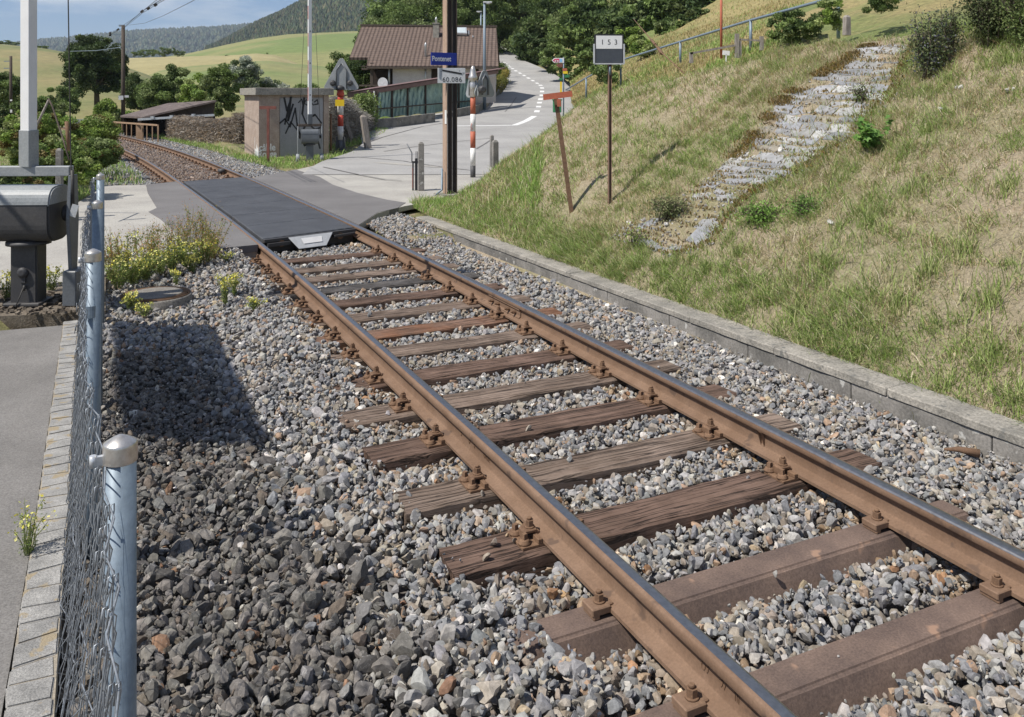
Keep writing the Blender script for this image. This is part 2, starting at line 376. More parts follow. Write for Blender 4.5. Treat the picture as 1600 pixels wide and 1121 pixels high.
# ------------------------------------------------------------------ terrain heights
RH_Z = np.array([-50, 24, 30, 40, 50, 60, 70, 90, 110, 140.]); RH_H = np.array([0, 0, .15, .6, 1.2, 2.0, 3.0, 5.6, 8.5, 13.])
def road_h(Z): return np.interp(Z, RH_Z, RH_H)
_zz = np.linspace(12, 135, 2000); _yy = YH+(HC-road_h(_zz))*F/_zz
def roadP(x, y, lift=0.0):
    Z = float(np.interp(-y, -_yy, _zz)); return Vector(((x-800)/F*Z, Z, float(road_h(Z))+lift))
WALL_D = 4.72
def emb(s, d):
    s = np.asarray(s, float); d = np.asarray(d, float)
    wd = np.interp(s, [-4, 2, 8, 12.7], [4.70, 4.72, 4.80, 4.86])+.225
    pl = -.075+.62*(d-wd)+.62*(wd-WALL_D-.1)*np.clip((d-wd)/.9, 0, 1)
    crest = np.interp(s, [-6, 4, 9, 12, 16], [9.9, 9.6, 8.9, 8.1, 7.5])
    top = -.07+.62*(crest-WALL_D-.1)
    pl = np.where(d > crest, top-.12*(d-crest), pl)
    stoe = np.interp(d, [4.7, 5.8, 6.1, 6.9, 7.7, 10, 20], [12.7, 12.95, 13.2, 13.7, 14.4, 15.8, 17])
    end = (stoe-s)*.9-.06
    k = .05
    return -np.log(np.exp(-pl/k)+np.exp(-end/k))*k
def emb_z(s, d): 
    return emb(s, d)+((fbm(s, d, 1.1, 0)-.5)*.16+(vn(s, d, 4, 3)-.5)*.05)*np.clip((np.asarray(d)-5.05)/.6, 0, 1)
def on_slope(x, y):
    r = Vector(((x-800)/F, 1, -(y-YH)/F)); t = 4.0
    while t < 60:
        p = r*t; s, d = toSD(p.x, p.y)
        if d > 4.8 and HC+p.z <= float(emb_z(s, d)): break
        t += .02
    return Vector((p.x, p.y, HC+p.z)), s, d

# ================================================================== STRUCTURE
def grid_mesh(name, X, Y, Z, mat, kind='structure', smooth=True):
    a, b = X.shape; V = np.stack([X, Y, Z], -1).reshape(-1, 3); i = np.arange(a*b).reshape(a, b)
    Fa = np.stack([i[:-1, :-1], i[:-1, 1:], i[1:, 1:], i[1:, :-1]], -1).reshape(-1, 4)
    return np_mesh(name, V, Fa, mat, smooth=smooth, kind=kind)
def corridor(s, d):
    """0 on open ground, 1 in the ballast trench"""
    c = dc(s); w = np.where(s < 12, 0, 1)
    lo = np.where(s < 8.6, -.45, np.where(s < 11.2, .22, c-2.35)); hi = np.where(s < 12.4, 4.95, np.where(s < 20, c+1.2, c+2.25))
    e = np.minimum(d-lo, hi-d); return np.clip(e/.25+.5, 0, 1)
# near ground in track coordinates
s_ = np.concatenate([np.arange(-8, 20, .25), np.arange(20, 75, .6)]); d_ = np.concatenate([np.arange(-26, -4, 1.), np.arange(-4, 8, .2), np.arange(8, 45, 1.)])
S, D = np.meshgrid(s_, d_, indexing='ij')
Zg = -.05-corridor(S, D)*.25+(fbm(S, D, .8, 2)-.5)*.03
Zg = np.where((S > 10.2) & (S < 21) & (np.abs(D-dc(S)) < 2.2), -.32, Zg)
Zg = np.where((S > 10.2) & (S < 20.5) & (D < dc(S)) & (D > -8), -.32, Zg)
Zg = np.where((S > 11.2) & (D > dc(S)+1.3) & (S < 14.2) & (D < 5.6), -.10, Zg)
rx = S*T[0]+D*N[0]; ry = S*T[1]+D*N[1]
Zg += np.where((rx > -12) & (D > 5), road_h(ry)-.05, 0)
grid_mesh('ground', rx, ry, Zg, M['turf'])
# the wide ground plain
m, nt, b, out = newmat('plain'); v = coords(nt); n1 = noise(nt, v, .02, 6); n2 = noise(nt, v, 1.2, 6, .7)
col = mix(nt, ramp(nt, n1, [(.4, 0), (.6, 1)]), (.085, .10, .035), (.16, .14, .07)); col = mix(nt, .6, col, ramp(nt, n2, [(.2, .2), (.8, 1)]), 'OVERLAY')
nt.links.new(col, b.inputs['Base Color']); b.inputs['Roughness'].default_value = .95; M['plain'] = m
mb = MB(); mb.add([(-6000, -2500, -.62), (6000, -2500, -.62), (6000, 9000, -.62), (-6000, 9000, -.62)], [(0, 1, 2, 3)]); mb.build('ground_plain', M['plain'], kind='structure')

# embankment slope
sg = np.arange(-5, 19, .12); dg = np.concatenate([np.arange(4.78, 10.5, .1), np.arange(10.5, 22, .5)])
S, D = np.meshgrid(sg, dg, indexing='ij'); Z = emb_z(S, D)
m, nt, b, out = newmat('dry_slope'); v = coords(nt)
n1 = noise(nt, v, .75, 4, .6); n2 = noise(nt, v, 14, 7, .75); n3 = noise(nt, coords(nt, (6, 6, 1.2)), 9, 6, .75)
col = mix(nt, ramp(nt, n1, [(.40, 0), (.62, 1)]), (.34, .275, .19), (.25, .225, .12)); col = mix(nt, ramp(nt, n2, [(.45, 0), (.75, .75)]), col, (.42, .355, .26))
col = mix(nt, .65, col, ramp(nt, n3, [(.28, .1), (.72, 1)]), 'OVERLAY')
nt.links.new(col, b.inputs['Base Color']); b.inputs['Roughness'].default_value = .95; bump(nt, b, mix(nt, .5, n2, n3), 1.0, .05); M['dry'] = m
grid_mesh('embankment_slope', S*T[0]+D*N[0], S*T[1]+D*N[1], Z, M['dry'])

# hillside behind the embankment
rows = [
 [(896, 178, 50), (918, 162, 46), (970, 148, 38), (1063, 125, 30), (1173, 112, 23), (1310, 100, 18), (1450, 92, 15.5), (1640, 85, 14), (1900, 60, 13)],
 [(893, 160, 53), (918, 153, 48), (970, 134, 41), (1063, 101, 35), (1173, 82, 28), (1310, 58, 23), (1450, 40, 20), (1640, 20, 18), (1900, -20, 16)],
 [(890, 128, 62), (940, 112, 56), (1030, 90, 47), (1110, 66, 43), (1200, 40, 37), (1330, 12, 32), (1450, -10, 28), (1650, -50, 26), (1900, -110, 25)],
 [(868, 112, 74), (930, 92, 66), (1030, 62, 58), (1120, 34, 54), (1220, 2, 50), (1330, -30, 47), (1450, -60, 44), (1650, -120, 42), (1900, -200, 42)],
 [(800, 70, 108), (900, 40, 98), (1030, 0, 88), (1120, -40, 84), (1220, -80, 80), (1330, -120, 78), (1450, -170, 76), (1650, -250, 76), (1900, -360, 76)],
 [(790, 10, 150), (900, -40, 145), (1030, -90, 140), (1120, -130, 140), (1220, -180, 140), (1330, -220, 140), (1450, -270, 140), (1650, -350, 140), (1900, -460, 140)]]
A = np.array([[P(*p) for p in r] for r in rows]); _f = A[0].copy(); _f[:, :2] *= ((_f[:, 1]-2.5)/_f[:, 1])[:, None]; _f[:, 2] = np.minimum(_f[:, 2]-.3, road_h(_f[:, 1])-.25); A = np.concatenate([_f[None], A])
def resamp(A, nu, nv):
    a, b, _ = A.shape; u = np.linspace(0, a-1, nu); w = np.linspace(0, b-1, nv)
    B = np.stack([np.stack([np.interp(u, np.arange(a), A[:, j, k]) for j in range(b)], 1) for k in range(3)], -1)
    return np.stack([np.stack([np.interp(w, np.arange(b), B[i, :, k]) for i in range(nu)], 0) for k in range(3)], -1)
HB = resamp(A, 70, 110); HB[..., 2] += (fbm(HB[..., 0], HB[..., 1], .35, 1)-.5)*.5
m, nt, b, out = newmat('meadow_yellow'); v = coords(nt)
n1 = noise(nt, v, .16, 5, .6); n2 = noise(nt, v, 4, 7, .75)
col = mix(nt, ramp(nt, n1, [(.45, 0), (.62, 1)]), (.28, .23, .10), (.15, .18, .055)); col = mix(nt, .7, col, ramp(nt, n2, [(.25, .1), (.75, 1)]), 'OVERLAY')
nt.links.new(col, b.inputs['Base Color']); b.inputs['Roughness'].default_value = .95; bump(nt, b, n2, 1, .12); M['meadow'] = m
grid_mesh('hillside_meadow', HB[..., 0], HB[..., 1], HB[..., 2], M['meadow'])

# road running up behind the embankment
rl = [(20, 470), (24, 500), (27, 548), (30, 566), (34, 562), (38, 575), (42, 640), (46, 690), (50, 735), (55, 762), (60, 783), (65, 791), (70, 794), (80, 786), (90, 768), (100, 752), (110, 735)]
rr = [(20, 850), (24, 862), (30, 880), (40, 905), (50, 914), (56, 913), (60, 911), (65, 900), (70, 885), (75, 870), (80, 853), (90, 818), (100, 797), (110, 780)]
Zs = np.concatenate([np.arange(20.2, 60, 1.), np.arange(60, 110, 1.5)]); xl = np.interp(Zs, *zip(*rl)); xr = np.interp(Zs, *zip(*rr))
u = np.linspace(0, 1, 14)
X = ((xl[:, None]*(1-u)+xr[:, None]*u)-800)/F*Zs[:, None]; Y = np.repeat(Zs[:, None], 14, 1)
grid_mesh('road', X, Y, road_h(Y)+.006, M['road_grey'])
def poly_sheet(name, pts, z, mat, kind='structure', thick=0.0):
    mb = MB(); pts = [Vector((p.x, p.y, z)) for p in pts]
    if thick: mb.prism([p-Vector((0, 0, thick)) for p in pts], (0, 0, thick))
    else: mb.add(pts, [list(range(len(pts)))])
    o = mb.build(name, mat, kind=kind); return o
# crossing pavement, both sides of the track
def rail_side(s0, s1, off, n=14): 
    o = []
    for s in np.linspace(s0, s1, n):
        c, t2, n2 = frame(s); p = c+n2*off; o.append(Vector((p[0], p[1], 0)))
    return o
SC0, SC1 = 11.0, 19.9
left_all = [G(-420, 500), G(-150, 476), G(0, 449), G(100, 440), G(150, 432), G(250, 405), G(340, 388)]
poly_sheet('crossing_road', left_all+rail_side(SC0, SC1, -HG-.05)+[G(228, 289), G(165, 290), G(117, 319), G(0, 338), G(-300, 380)], -.006, M['road_pale'], thick=.2)
poly_sheet('crossing_asphalt', [G(262, 383), G(342, 388.5)]+rail_side(SC0-.02, SC1+.02, -HG-.045)+[G(228, 288.7), G(231, 302), G(245, 325), G(232, 331), G(250, 342), G(262, 352), G(284, 375)], 0.0, M['road_dark'], thick=.09)
right_edge = rail_side(SC0+1.0, SC1, HG+.05)
poly_sheet('crossing_pavement', right_edge+[G(462, 265.5), G(505, 256), G(545, 247), G(590, 262), G(700, 262), G(800, 262), G(800, 300), G(760, 299), G(700, 306), G(655, 318), G(632, 322), G(590, 333)], -.004, M['road_pale'], thick=.08)
poly_sheet('crossing_apron', rail_side(SC0+1.0, SC1+.02, HG+.045)+[G(462, 265.2), G(500, 277), G(520, 289), G(560, 302), G(605, 312.5), G(634, 317), G(622, 325), G(590, 332.5)], .002, M['road_dark'], thick=.12)
# broken edge of the asphalt
mb = MB()
for k in range(240):
    a, bq = ((545, 352), (632, 322)) if k % 2 else ((300, 392), (394, 386))
    tt = random.random(); x = a[0]+(bq[0]-a[0])*tt; y = a[1]+(bq[1]-a[1])*tt
    p = G(x, y+random.uniform(0, 3), -.07); r = random.uniform(.02, .06)
    mb.box((p.x, p.y, -.07-random.random()*.09), (r*2, r*1.5, r), Matrix.Rotation(random.uniform(0, 3), 3, 'Z') @ Matrix.Rotation(random.uniform(-.5, .5), 3, 'X'))
mb.build('asphalt_edge_rubble', M['road_dark'], kind='structure')
# platform asphalt and its granite edging
def offs(s0, s1, d0, d1, n=2): return [W(s0, d0), W(s0, d1), W(s1, d1), W(s1, d0)]
poly_sheet('platform_asphalt', [W(-4, -6), W(-4, -.225), W(0, -.215), W(3, -.19), W(4.1, -.15), W(7.9, -.062), W(8.0, -.9), W(8.35, -3), W(9, -6)], -.012, M['asphalt'], thick=.25)
mb = MB(); s = -2.0; sk = 0
while s < 7.9:
    l = random.uniform(.095, .135); da = np.interp(s, [0, 3, 4.1, 8], [-.21, -.186, -.148, -.06]); db = da+np.interp(s, [3, 8], [.142, .118])
    h = .0+random.uniform(-.002, .002); sk0 = sk; sk = random.uniform(-.010, .010)
    base = [W(s+.001+sk0, da+random.uniform(0, .008), -.2), W(s+.001-sk0, db-random.uniform(0, .012), -.2), W(s+l-.001-sk, db-random.uniform(0, .012), -.2), W(s+l-.001+sk, da+random.uniform(0, .008), -.2)]
    mb.prism(base, (0, 0, .2+h)); s += l+.001
o = mb.build('granite_kerb', M['granite'], bevel=.005, kind='structure', seg=2)
mbm = MB(); q_ = np.linspace(-2, 7.9, 12); lw = [float(np.interp(x, [0, 3, 4.1, 8], [-.21, -.186, -.148, -.06])) for x in q_]; hwk = [x+float(np.interp(y, [3, 8], [.142, .118]))-.006 for x, y in zip(lw, q_)]
mbm.prism([W(x, y+.003, -.19) for x, y in zip(q_, lw)]+[W(x, y, -.19) for x, y in zip(q_[::-1], hwk[::-1])], (0, 0, .1855)); mbm.build('kerb_mortar', M['mortar'], kind='structure')
poly_sheet('ballast_bed', [W(-6, -.2), W(-6, 5.0), W(12.3, 5.0), W(11.3, .6), W(8.6, .2), W(8.2, -.1)], -.288, M['bed'])
poly_sheet('soil_strip', [W(-3, -.10), W(-3, .10), W(8.2, .16), W(8.2, .02)], -.15, M['soil'])
mb = MB()
for k in range(700):
    s = random.uniform(-.5, 9.2); q = random.random()
    if q < .55: p = W(s*.85, np.interp(s, [0, 3, 5, 7.6], [-.02, -.01, .03, .1])+random.gauss(.03, .03), -.11)
    else: p = G(random.uniform(-40, 160), random.uniform(455, 492), -.02)
    r = random.uniform(.008, .028); mb.box((p.x, p.y, p.z+r*.3), (r*2, r*1.4, r), Matrix.Rotation(random.uniform(0, 3), 3, 'Z') @ Matrix.Rotation(random.uniform(-.5, .5), 3, 'Y'))
mb.build('kerb_crumbs', M['soil'], kind='stuff')
# gravel verge under the barrier machine
poly_sheet('verge', [G(-300, 520, 0), G(0, 489, 0), G(100, 484, 0), G(165, 480, 0), G(165, 428, 0), G(0, 446, 0), G(-300, 475, 0)], -.03, M['soil'], thick=.2)

# road markings
def lift(p, h=.012): return Vector((p.x, p.y, float(road_h(p.y))+h))
def stripe(pts, w):
    mb = MB(); pts = [Vector((p[0], p[1], 0)) if not isinstance(p, Vector) else p for p in pts]
    Lp, Rp = [], []
    for i, p in enumerate(pts):
        a = pts[max(i-1, 0)]; b = pts[min(i+1, len(pts)-1)]; d = (b-a); d.z = 0; d.normalize(); n = Vector((-d.y, d.x, 0))*w/2
        Lp.append(lift(p+n)); Rp.append(lift(p-n))
    vs = Lp+Rp; k = len(pts); mb.add(vs, [(i, i+1, k+i+1, k+i) for i in range(k-1)]); return mb
def dens(pts, n=6):
    o = []
    for a, b in zip(pts[:-1], pts[1:]):
        for i in range(n): o.append(a.lerp(b, i/n))
    return o+[pts[-1]]
ln = dens([roadP(711, 197.5), roadP(760, 197), roadP(804, 196.3), roadP(822, 189.5), roadP(835, 182)])
stripe(ln, .30).build('road_line', M['line_paint'], kind='structure')
dash = [(839, 174.5), (841.5, 167.5), (843, 161), (844.5, 155.5), (846.5, 149.5), (847, 143.5), (847, 138), (844.5, 133.8), (839, 130.5), (832.5, 126.5), (825.5, 122.5), (819, 118.5), (812.5, 114.8), (806, 111.2), (801, 107.8), (797, 105.2), (794, 103), (791, 100.5), (788, 98)]
mbd = MB()
for i, (x, y) in enumerate(dash):
    p = roadP(x, y); q = roadP(*dash[min(i+1, len(dash)-1)]) if i < len(dash)-1 else roadP(785, 96); 
    m_ = stripe([p.lerp(q, -.22), p.lerp(q, .0), p.lerp(q, .22)], .30 if i < 8 else .26); mbd.add(m_.v, m_.f)
mbd.build('road_dashes', M['line_paint'], kind='structure')
stripe(dens([Vector(G(590, 254.5)), Vector(G(640, 258.5)), Vector(G(690, 262))]), .35).build('worn_stop_line', M['road_pale'], kind='structure')
mbd = MB()
for pl in ([(470, 250), (560, 246), (630, 253), (690, 262), (735, 267)], [(505, 262), (560, 274), (600, 282), (628, 283)], [(600, 237.5), (650, 230), (700, 224), (768, 216)], [(625, 208), (660, 199), (690, 193)], [(580, 222), (600, 214), (625, 208)], [(745, 233), (752, 228), (768, 219)], [(788, 175), (800, 163), (808, 152)]):
    q = [roadP(x+random.uniform(-1, 1), y+random.uniform(-.6, .6)) for x, y in pl]; m_ = stripe(dens(q, 5), .05); mbd.add([v+Vector((0, 0, .006)) for v in m_.v], m_.f)
mbd.build('tar_seams', M['road_dark'], kind='structure')

# ------------------------------------------------------------------ far hills
m, nt, b, out = newmat('far_forest'); v = coords(nt); n1 = noise(nt, v, .012, 6, .6); n2 = noise(nt, v, .12, 5, .7)
col = mix(nt, ramp(nt, n1, [(.4, 0), (.62, 1)]), (.018, .034, .018), (.045, .058, .024)); col = mix(nt, .8, col, ramp(nt, n2, [(.3, .05), (.7, 1)]), 'OVERLAY')
nt.links.new(col, b.inputs['Base Color']); b.inputs['Roughness'].default_value = 1; M['forest_floor'] = m
def hill(name, ridge, D, D0, z0, mat, rough=0.0, nu=26, nv=120, bulge=1.0, back=None):
    xs = np.linspace(ridge[0][0], ridge[-1][0], nv); ys = np.interp(xs, *zip(*ridge)); u = np.linspace(0, 1, nu)
    R = np.zeros((nu+6, nv, 3))
    Dv = D if hasattr(D, '__len__') else None
    Dx = np.interp(xs, *zip(*D)) if Dv else np.full(nv, D)
    zr = HC-(ys-YH)/F*Dx
    for i, t in enumerate(u):
        d = D0+(Dx-D0)*t; R[i, :, 0] = (xs-800)/F*d; R[i, :, 1] = d; R[i, :, 2] = z0+(zr-z0)*(math.sin(t*math.pi/2)**bulge)
    for j in range(6):
        d = Dx*(1+.06*(j+1)); R[nu+j, :, 0] = (xs-800)/F*d; R[nu+j, :, 1] = d; R[nu+j, :, 2] = zr-(zr-z0)*((j+1)/6)**1.4
    if rough: R[..., 2] += (fbm(R[..., 0], R[..., 1], 8/D0, 3)-.5)*rough
    grid_mesh(name, R[..., 0], R[..., 1], R[..., 2], mat); return R
HA = hill('far_ridge', [(-900, 70), (-300, 85), (0, 78), (55, 71), (112, 66), (200, 58), (325, 52), (400, 46), (520, 30), (700, 0), (1000, -20)], 4200, 2400, -2, M['forest_floor'], 12)
HF = hill('forest_hill', [(300, 96), (350, 74), (380, 58), (407, 45), (437, 32), (470, 15), (505, 2), (560, -18), (640, -50), (900, -90), (1200, -110)], 1700, 950, 10, M['forest_floor'], 8)
# meadow hills with field patches
m, nt, b, out = newmat('field_green'); v = coords(nt); n1 = noise(nt, coords(nt, (.6, 1.6, 1)), .018, 3, .5); n2 = noise(nt, v, .35, 7, .75)
col = mix(nt, ramp(nt, n1, [(.45, 0), (.54, 1)]), (.135, .175, .055), (.20, .20, .08)); col = mix(nt, .35, col, ramp(nt, n2, [(.25, .2), (.75, 1)]), 'OVERLAY')
nt.links.new(col, b.inputs['Base Color']); b.inputs['Roughness'].default_value = 1; M['field'] = m
m, nt, b, out = newmat('field_straw'); v = coords(nt); n1 = noise(nt, coords(nt, (1, 3, 1)), .03, 4, .5); n2 = noise(nt, v, .5, 7, .75)
col = mix(nt, ramp(nt, n1, [(.40, 0), (.6, 1)]), (.31, .27, .13), (.27, .235, .11)); col = mix(nt, .35, col, ramp(nt, n2, [(.25, .2), (.75, 1)]), 'OVERLAY')
nt.links.new(col, b.inputs['Base Color']); b.inputs['Roughness'].default_value = 1; M['straw'] = m
m, nt, b, out = newmat('field_brown'); v = coords(nt); n1 = noise(nt, v, .06, 5, .6); n2 = noise(nt, v, .9, 7, .75)
col = mix(nt, ramp(nt, n1, [(.42, 0), (.62, 1)]), (.22, .19, .085), (.13, .15, .055)); col = mix(nt, .4, col, ramp(nt, n2, [(.25, .2), (.75, 1)]), 'OVERLAY')
nt.links.new(col, b.inputs['Base Color']); b.inputs['Roughness'].default_value = 1; M['brownfield'] = m
hill('meadow_hill', [(190, 105), (300, 88), (350, 77.5), (405, 67.5), (450, 62), (500, 59), (560, 56.5), (640, 52), (760, 48), (1000, 40)], 430, 190, -1.0, M['field'], 1.0, bulge=.8)
hill('stubble_field', [(120, 96), (190, 95), (240, 93.5), (300, 92), (350, 91), (400, 88), (430, 90), (520, 116), (560, 124), (760, 128), (1000, 128)], 290, 150, -1.0, M['straw'], .6, bulge=.7)
hill('lower_meadow', [(150, 140), (225, 118), (250, 112), (300, 106), (380, 100), (420, 98), (520, 108), (540, 121), (700, 134), (1000, 138)], 225, 120, -.9, M['field'], .5, bulge=.7)
hill('pasture_hill', [(-900, 40), (-300, 62), (0, 74.5), (40, 77), (75, 81), (112, 87), (150, 95), (187, 105), (230, 119), (262, 133), (300, 146), (420, 150)], 165, 80, -.9, M['brownfield'], .6, bulge=.75)

# ================================================================== TRACK
SZ = -.174           # sleeper top
RAILBOT = SZ+.014
half = [(0.0, 0.0), (.010, -.0002), (.018, -.0007), (.026, -.0024), (.031, -.0055), (.0345, -.011), (.0362, -.038), (.0335, -.0415), (.0125, -.0445), (.0088, -.050), (.0078, -.085), (.009, -.112), (.0135, -.124), (.030, -.132), (.0695, -.143), (.0700, -.1585), (0, -.1600)]
prof = [(-x, z) for x, z in half[::-1]][0:-1]+half[:-1]
prof = [( -x, z) for x, z in reversed(half)]+half[1:-1]
prof = [(x, z*(abs(RAILBOT)/.160)) for x, z in prof]
PA = np.array(prof)
def rail(side, name, label):
    ss = np.concatenate([np.arange(-5, 26, .25), np.arange(26, 66, .8)])
    V = []
    for s in ss:
        c, t2, n2 = frame(s); p = c+n2*side*HG
        V.append(np.stack([p[0]+n2[0]*PA[:, 0], p[1]+n2[1]*PA[:, 0], PA[:, 1]], -1))
    V = np.array(V); a, b, _ = V.shape; i = np.arange(a*b).reshape(a, b); ir = np.roll(i, -1, axis=1)
    Fa = np.stack([i[:-1], ir[:-1], ir[1:], i[1:]], -1).reshape(-1, 4)
    seg = np.tile(np.arange(b), a-1)
    zt = (PA[:, 1]+np.roll(PA[:, 1], -1))/2; xt = (PA[:, 0]+np.roll(PA[:, 0], -1))/2
    top = (zt > -.0095) & (xt*-side > -.020) & (xt*-side < .0335)
    o = np_mesh(name, V.reshape(-1, 3), Fa, [M['rust'], M['polish']], mi=top[seg].astype(int))
    bm = bmesh.new(); bm.from_mesh(o.data); bmesh.ops.recalc_face_normals(bm, faces=bm.faces)
    for e in bm.edges:
        if len(e.link_faces) == 2: e.smooth = e.calc_face_angle(0) < .75
    for f in bm.faces: f.smooth = True
    bm.to_mesh(o.data); bm.free()
    return tag(o, label, 'rail', 'rails of the track')
rail_l = rail(-1, 'rail', 'rust brown left hand rail, nearest the mesh fence, running unbroken to the crossing')
rail_r = rail(1, 'rail', 'rust brown right hand rail beside the concrete edging, with a bolted joint')
# bolted joint on the right rail
def on_rail(s, side, off, z):
    c, t2, n2 = frame(s); p = c+n2*(side*HG+off); return Vector((p[0], p[1], z))
def fish(s0):
    mb = MB(); L_ = .66
    for sg_ in (-1, 1):
        pr = [(.0085, -.052), (.030, -.0445), (.031, -.058), (.019, -.066), (.019, -.108), (.034, -.124), (.034, -.132), (.012, -.124)]
        a = [on_rail(s0-L_/2, 1, sg_*x, z) for x, z in pr]; b_ = [on_rail(s0+L_/2, 1, sg_*x, z) for x, z in pr]
        k = len(pr); mb.add(a+b_, [list(range(k)), list(range(k, 2*k))[::-1]]+[(i, (i+1) % k, k+(i+1) % k, k+i) for i in range(k)])
    o = mb.build('fishplate', M['rust'], rail_r, bevel=.003)
    for q in (-.24, -.11, .11, .24):
        mb = MB(); a = on_rail(s0+q, 1, -.018, -.088); b_ = on_rail(s0+q, 1, -.052, -.088)
        mb.tube([a, b_], .0165, 6, smooth=False); mb.tube([b_, on_rail(s0+q, 1, -.07, -.088)], .009, 8)
        mb.build('fishplate_bolt', M['rust_dark'], o)
_s = toSD(*(lambda p: (p.x, p.y))(G(786, 468, -.03)))[0]
fish(_s)
# weld collars
mb = MB()
sw, _ = toSD(*(lambda p: (p.x, p.y))(G(1191, 668, -.03)))
for q, side in ((sw, 1),):
    pr = [(x*1.22, z if z > -.12 else z) for x, z in half if -.13 < z < -.034]
    for sg_ in (-1, 1):
        a = [on_rail(q-.012, side, sg_*x, z) for x, z in pr]; b_ = [on_rail(q+.012, side, sg_*x, z) for x, z in pr]
        k = len(pr); mb.add(a+b_, [(i, i+1, k+i+1, k+i) for i in range(k-1)]+[list(range(k)), list(range(k, 2*k))[::-1]])
mb.build('weld_collar', M['rust'], rail_r)
# rolling marks on the web of the near rail
def text_obj(name, txt, loc, size, mat, R, parent=None, extrude=.0015, align='CENTER', sx=1.0, bold=0.0, spacing=1.0):
    cu = bpy.data.curves.new(name, 'FONT'); cu.body = txt; cu.size = size; cu.align_x = align; cu.align_y = 'CENTER'; cu.extrude = extrude; cu.offset = bold; cu.space_character = spacing
    cu.materials.append(mat); o = bpy.data.objects.new(name, cu); COL.objects.link(o)
    off = parent_world(parent) if parent else Vector()
    Mx = R.to_4x4(); Mx.translation = Vector(loc)-off; o.matrix_local = Mx @ Matrix.Diagonal((sx, 1, 1, 1))
    dg = bpy.context.evaluated_depsgraph_get(); me = bpy.data.meshes.new_from_object(o.evaluated_get(dg)); bpy.data.objects.remove(o)
    me.transform(Matrix.Diagonal((sx, 1, 1, 1))); me.transform(Mx)
    o = bpy.data.objects.new(name, me); COL.objects.link(o)
    if parent: o.parent = parent
    return o
def web_R(s):
    c, t2, n2 = frame(s); x = Vector((-t2[0], -t2[1], 0)); z = Vector((-n2[0], -n2[1], 0)); return Matrix((x, Vector((0, 0, 1)), z)).transposed()
for (x, y, tx) in ((1112, 1048, 'D9'), (1136, 1078, '97'), (1160, 1098, 'III')):
    p = G(x, y, -.078); s, d = toSD(p.x, p.y); text_obj('rolling_mark', tx, on_rail(s, -1, -.0095, -.082), .046, M['rust_dark'], web_R(s), rail_l, .001, sx=.75)
for (x, y, tx) in ((716, 681, '59'), (731, 693, '67'), (741, 700, 'II'), (760, 718, 'U1050E')):
    p = G(x, y, -.078); s, d = toSD(p.x, p.y); text_obj('rolling_mark', tx, on_rail(s, -1, -.0095, -.082), .034, M['rust_dark'], web_R(s), rail_l, .001, sx=.75)

# ---- sleepers
WIDTH = 2.56
def clip_parts(parent, steel=False):
    """fastenings in the local frame of the sleeper, origin on its top"""
    for rs in (-1, 1):
        cx = rs*HG
        if not steel:
            mb = MB(); mb.box((cx, 0, .007), (.345, .165, .014))
            for q in (-1, 1): mb.box((cx+q*.083, 0, .025), (.022, .165, .022)); 
            mb.build('base_plate', M['rust_dark'], parent, bevel=.002)
        for q in (-1, 1):
            bx = cx+q*.098; mb = MB()
            if steel:
                mb.box((bx+q*.012, 0, .030), (.085, .085, .030)); mb.box((bx+q*.034, 0, .012), (.03, .085, .024)); mb.box((bx-q*.034, 0, .037), (.03, .060, .018))
                mb.build('rail_clip', M['rust'], parent, bevel=.004); zb = .045
            else:
                mb.box((bx+q*.006, 0, .050), (.062, .062, .016)); mb.box((bx-q*.028, .018, .038), (.022, .022, .02)); mb.box((bx-q*.028, -.018, .038), (.022, .022, .02))
                mb.box((bx+q*.034, 0, .034), (.016, .062, .040)); mb.build('rail_clip', M['rust_dark'], parent, bevel=.004); zb = .058
            mb = MB(); mb.lathe((bx, 0, zb), [(.024, 0), (.024, .006), (.020, .007)], 14)
            mb.tube([(bx, 0, zb+.007), (bx, 0, zb+.034)], .0195, 6, smooth=False); mb.lathe((bx, 0, zb+.034), [(.011, 0), (.011, .010), (.008, .013)], 10)
            mb.build('clip_bolt', M['rust_dark'], parent)
            if not steel:
                for yy in (-.048, .048):
                    mb = MB(); c = (cx+q*.148, yy*(1 if q > 0 else 1), .014)
                    mb.lathe(c, [(.029, 0), (.029, .008), (.024, .012), (.024, .018), (.017, .022)], 16); mb.box((c[0], c[1], c[2]+.033), (.023, .023, .026), Matrix.Rotation(.3, 3, 'Z'), taper=.85)
                    mb.build('sleeper_screw', M['rust_dark'], parent, bevel=.0)
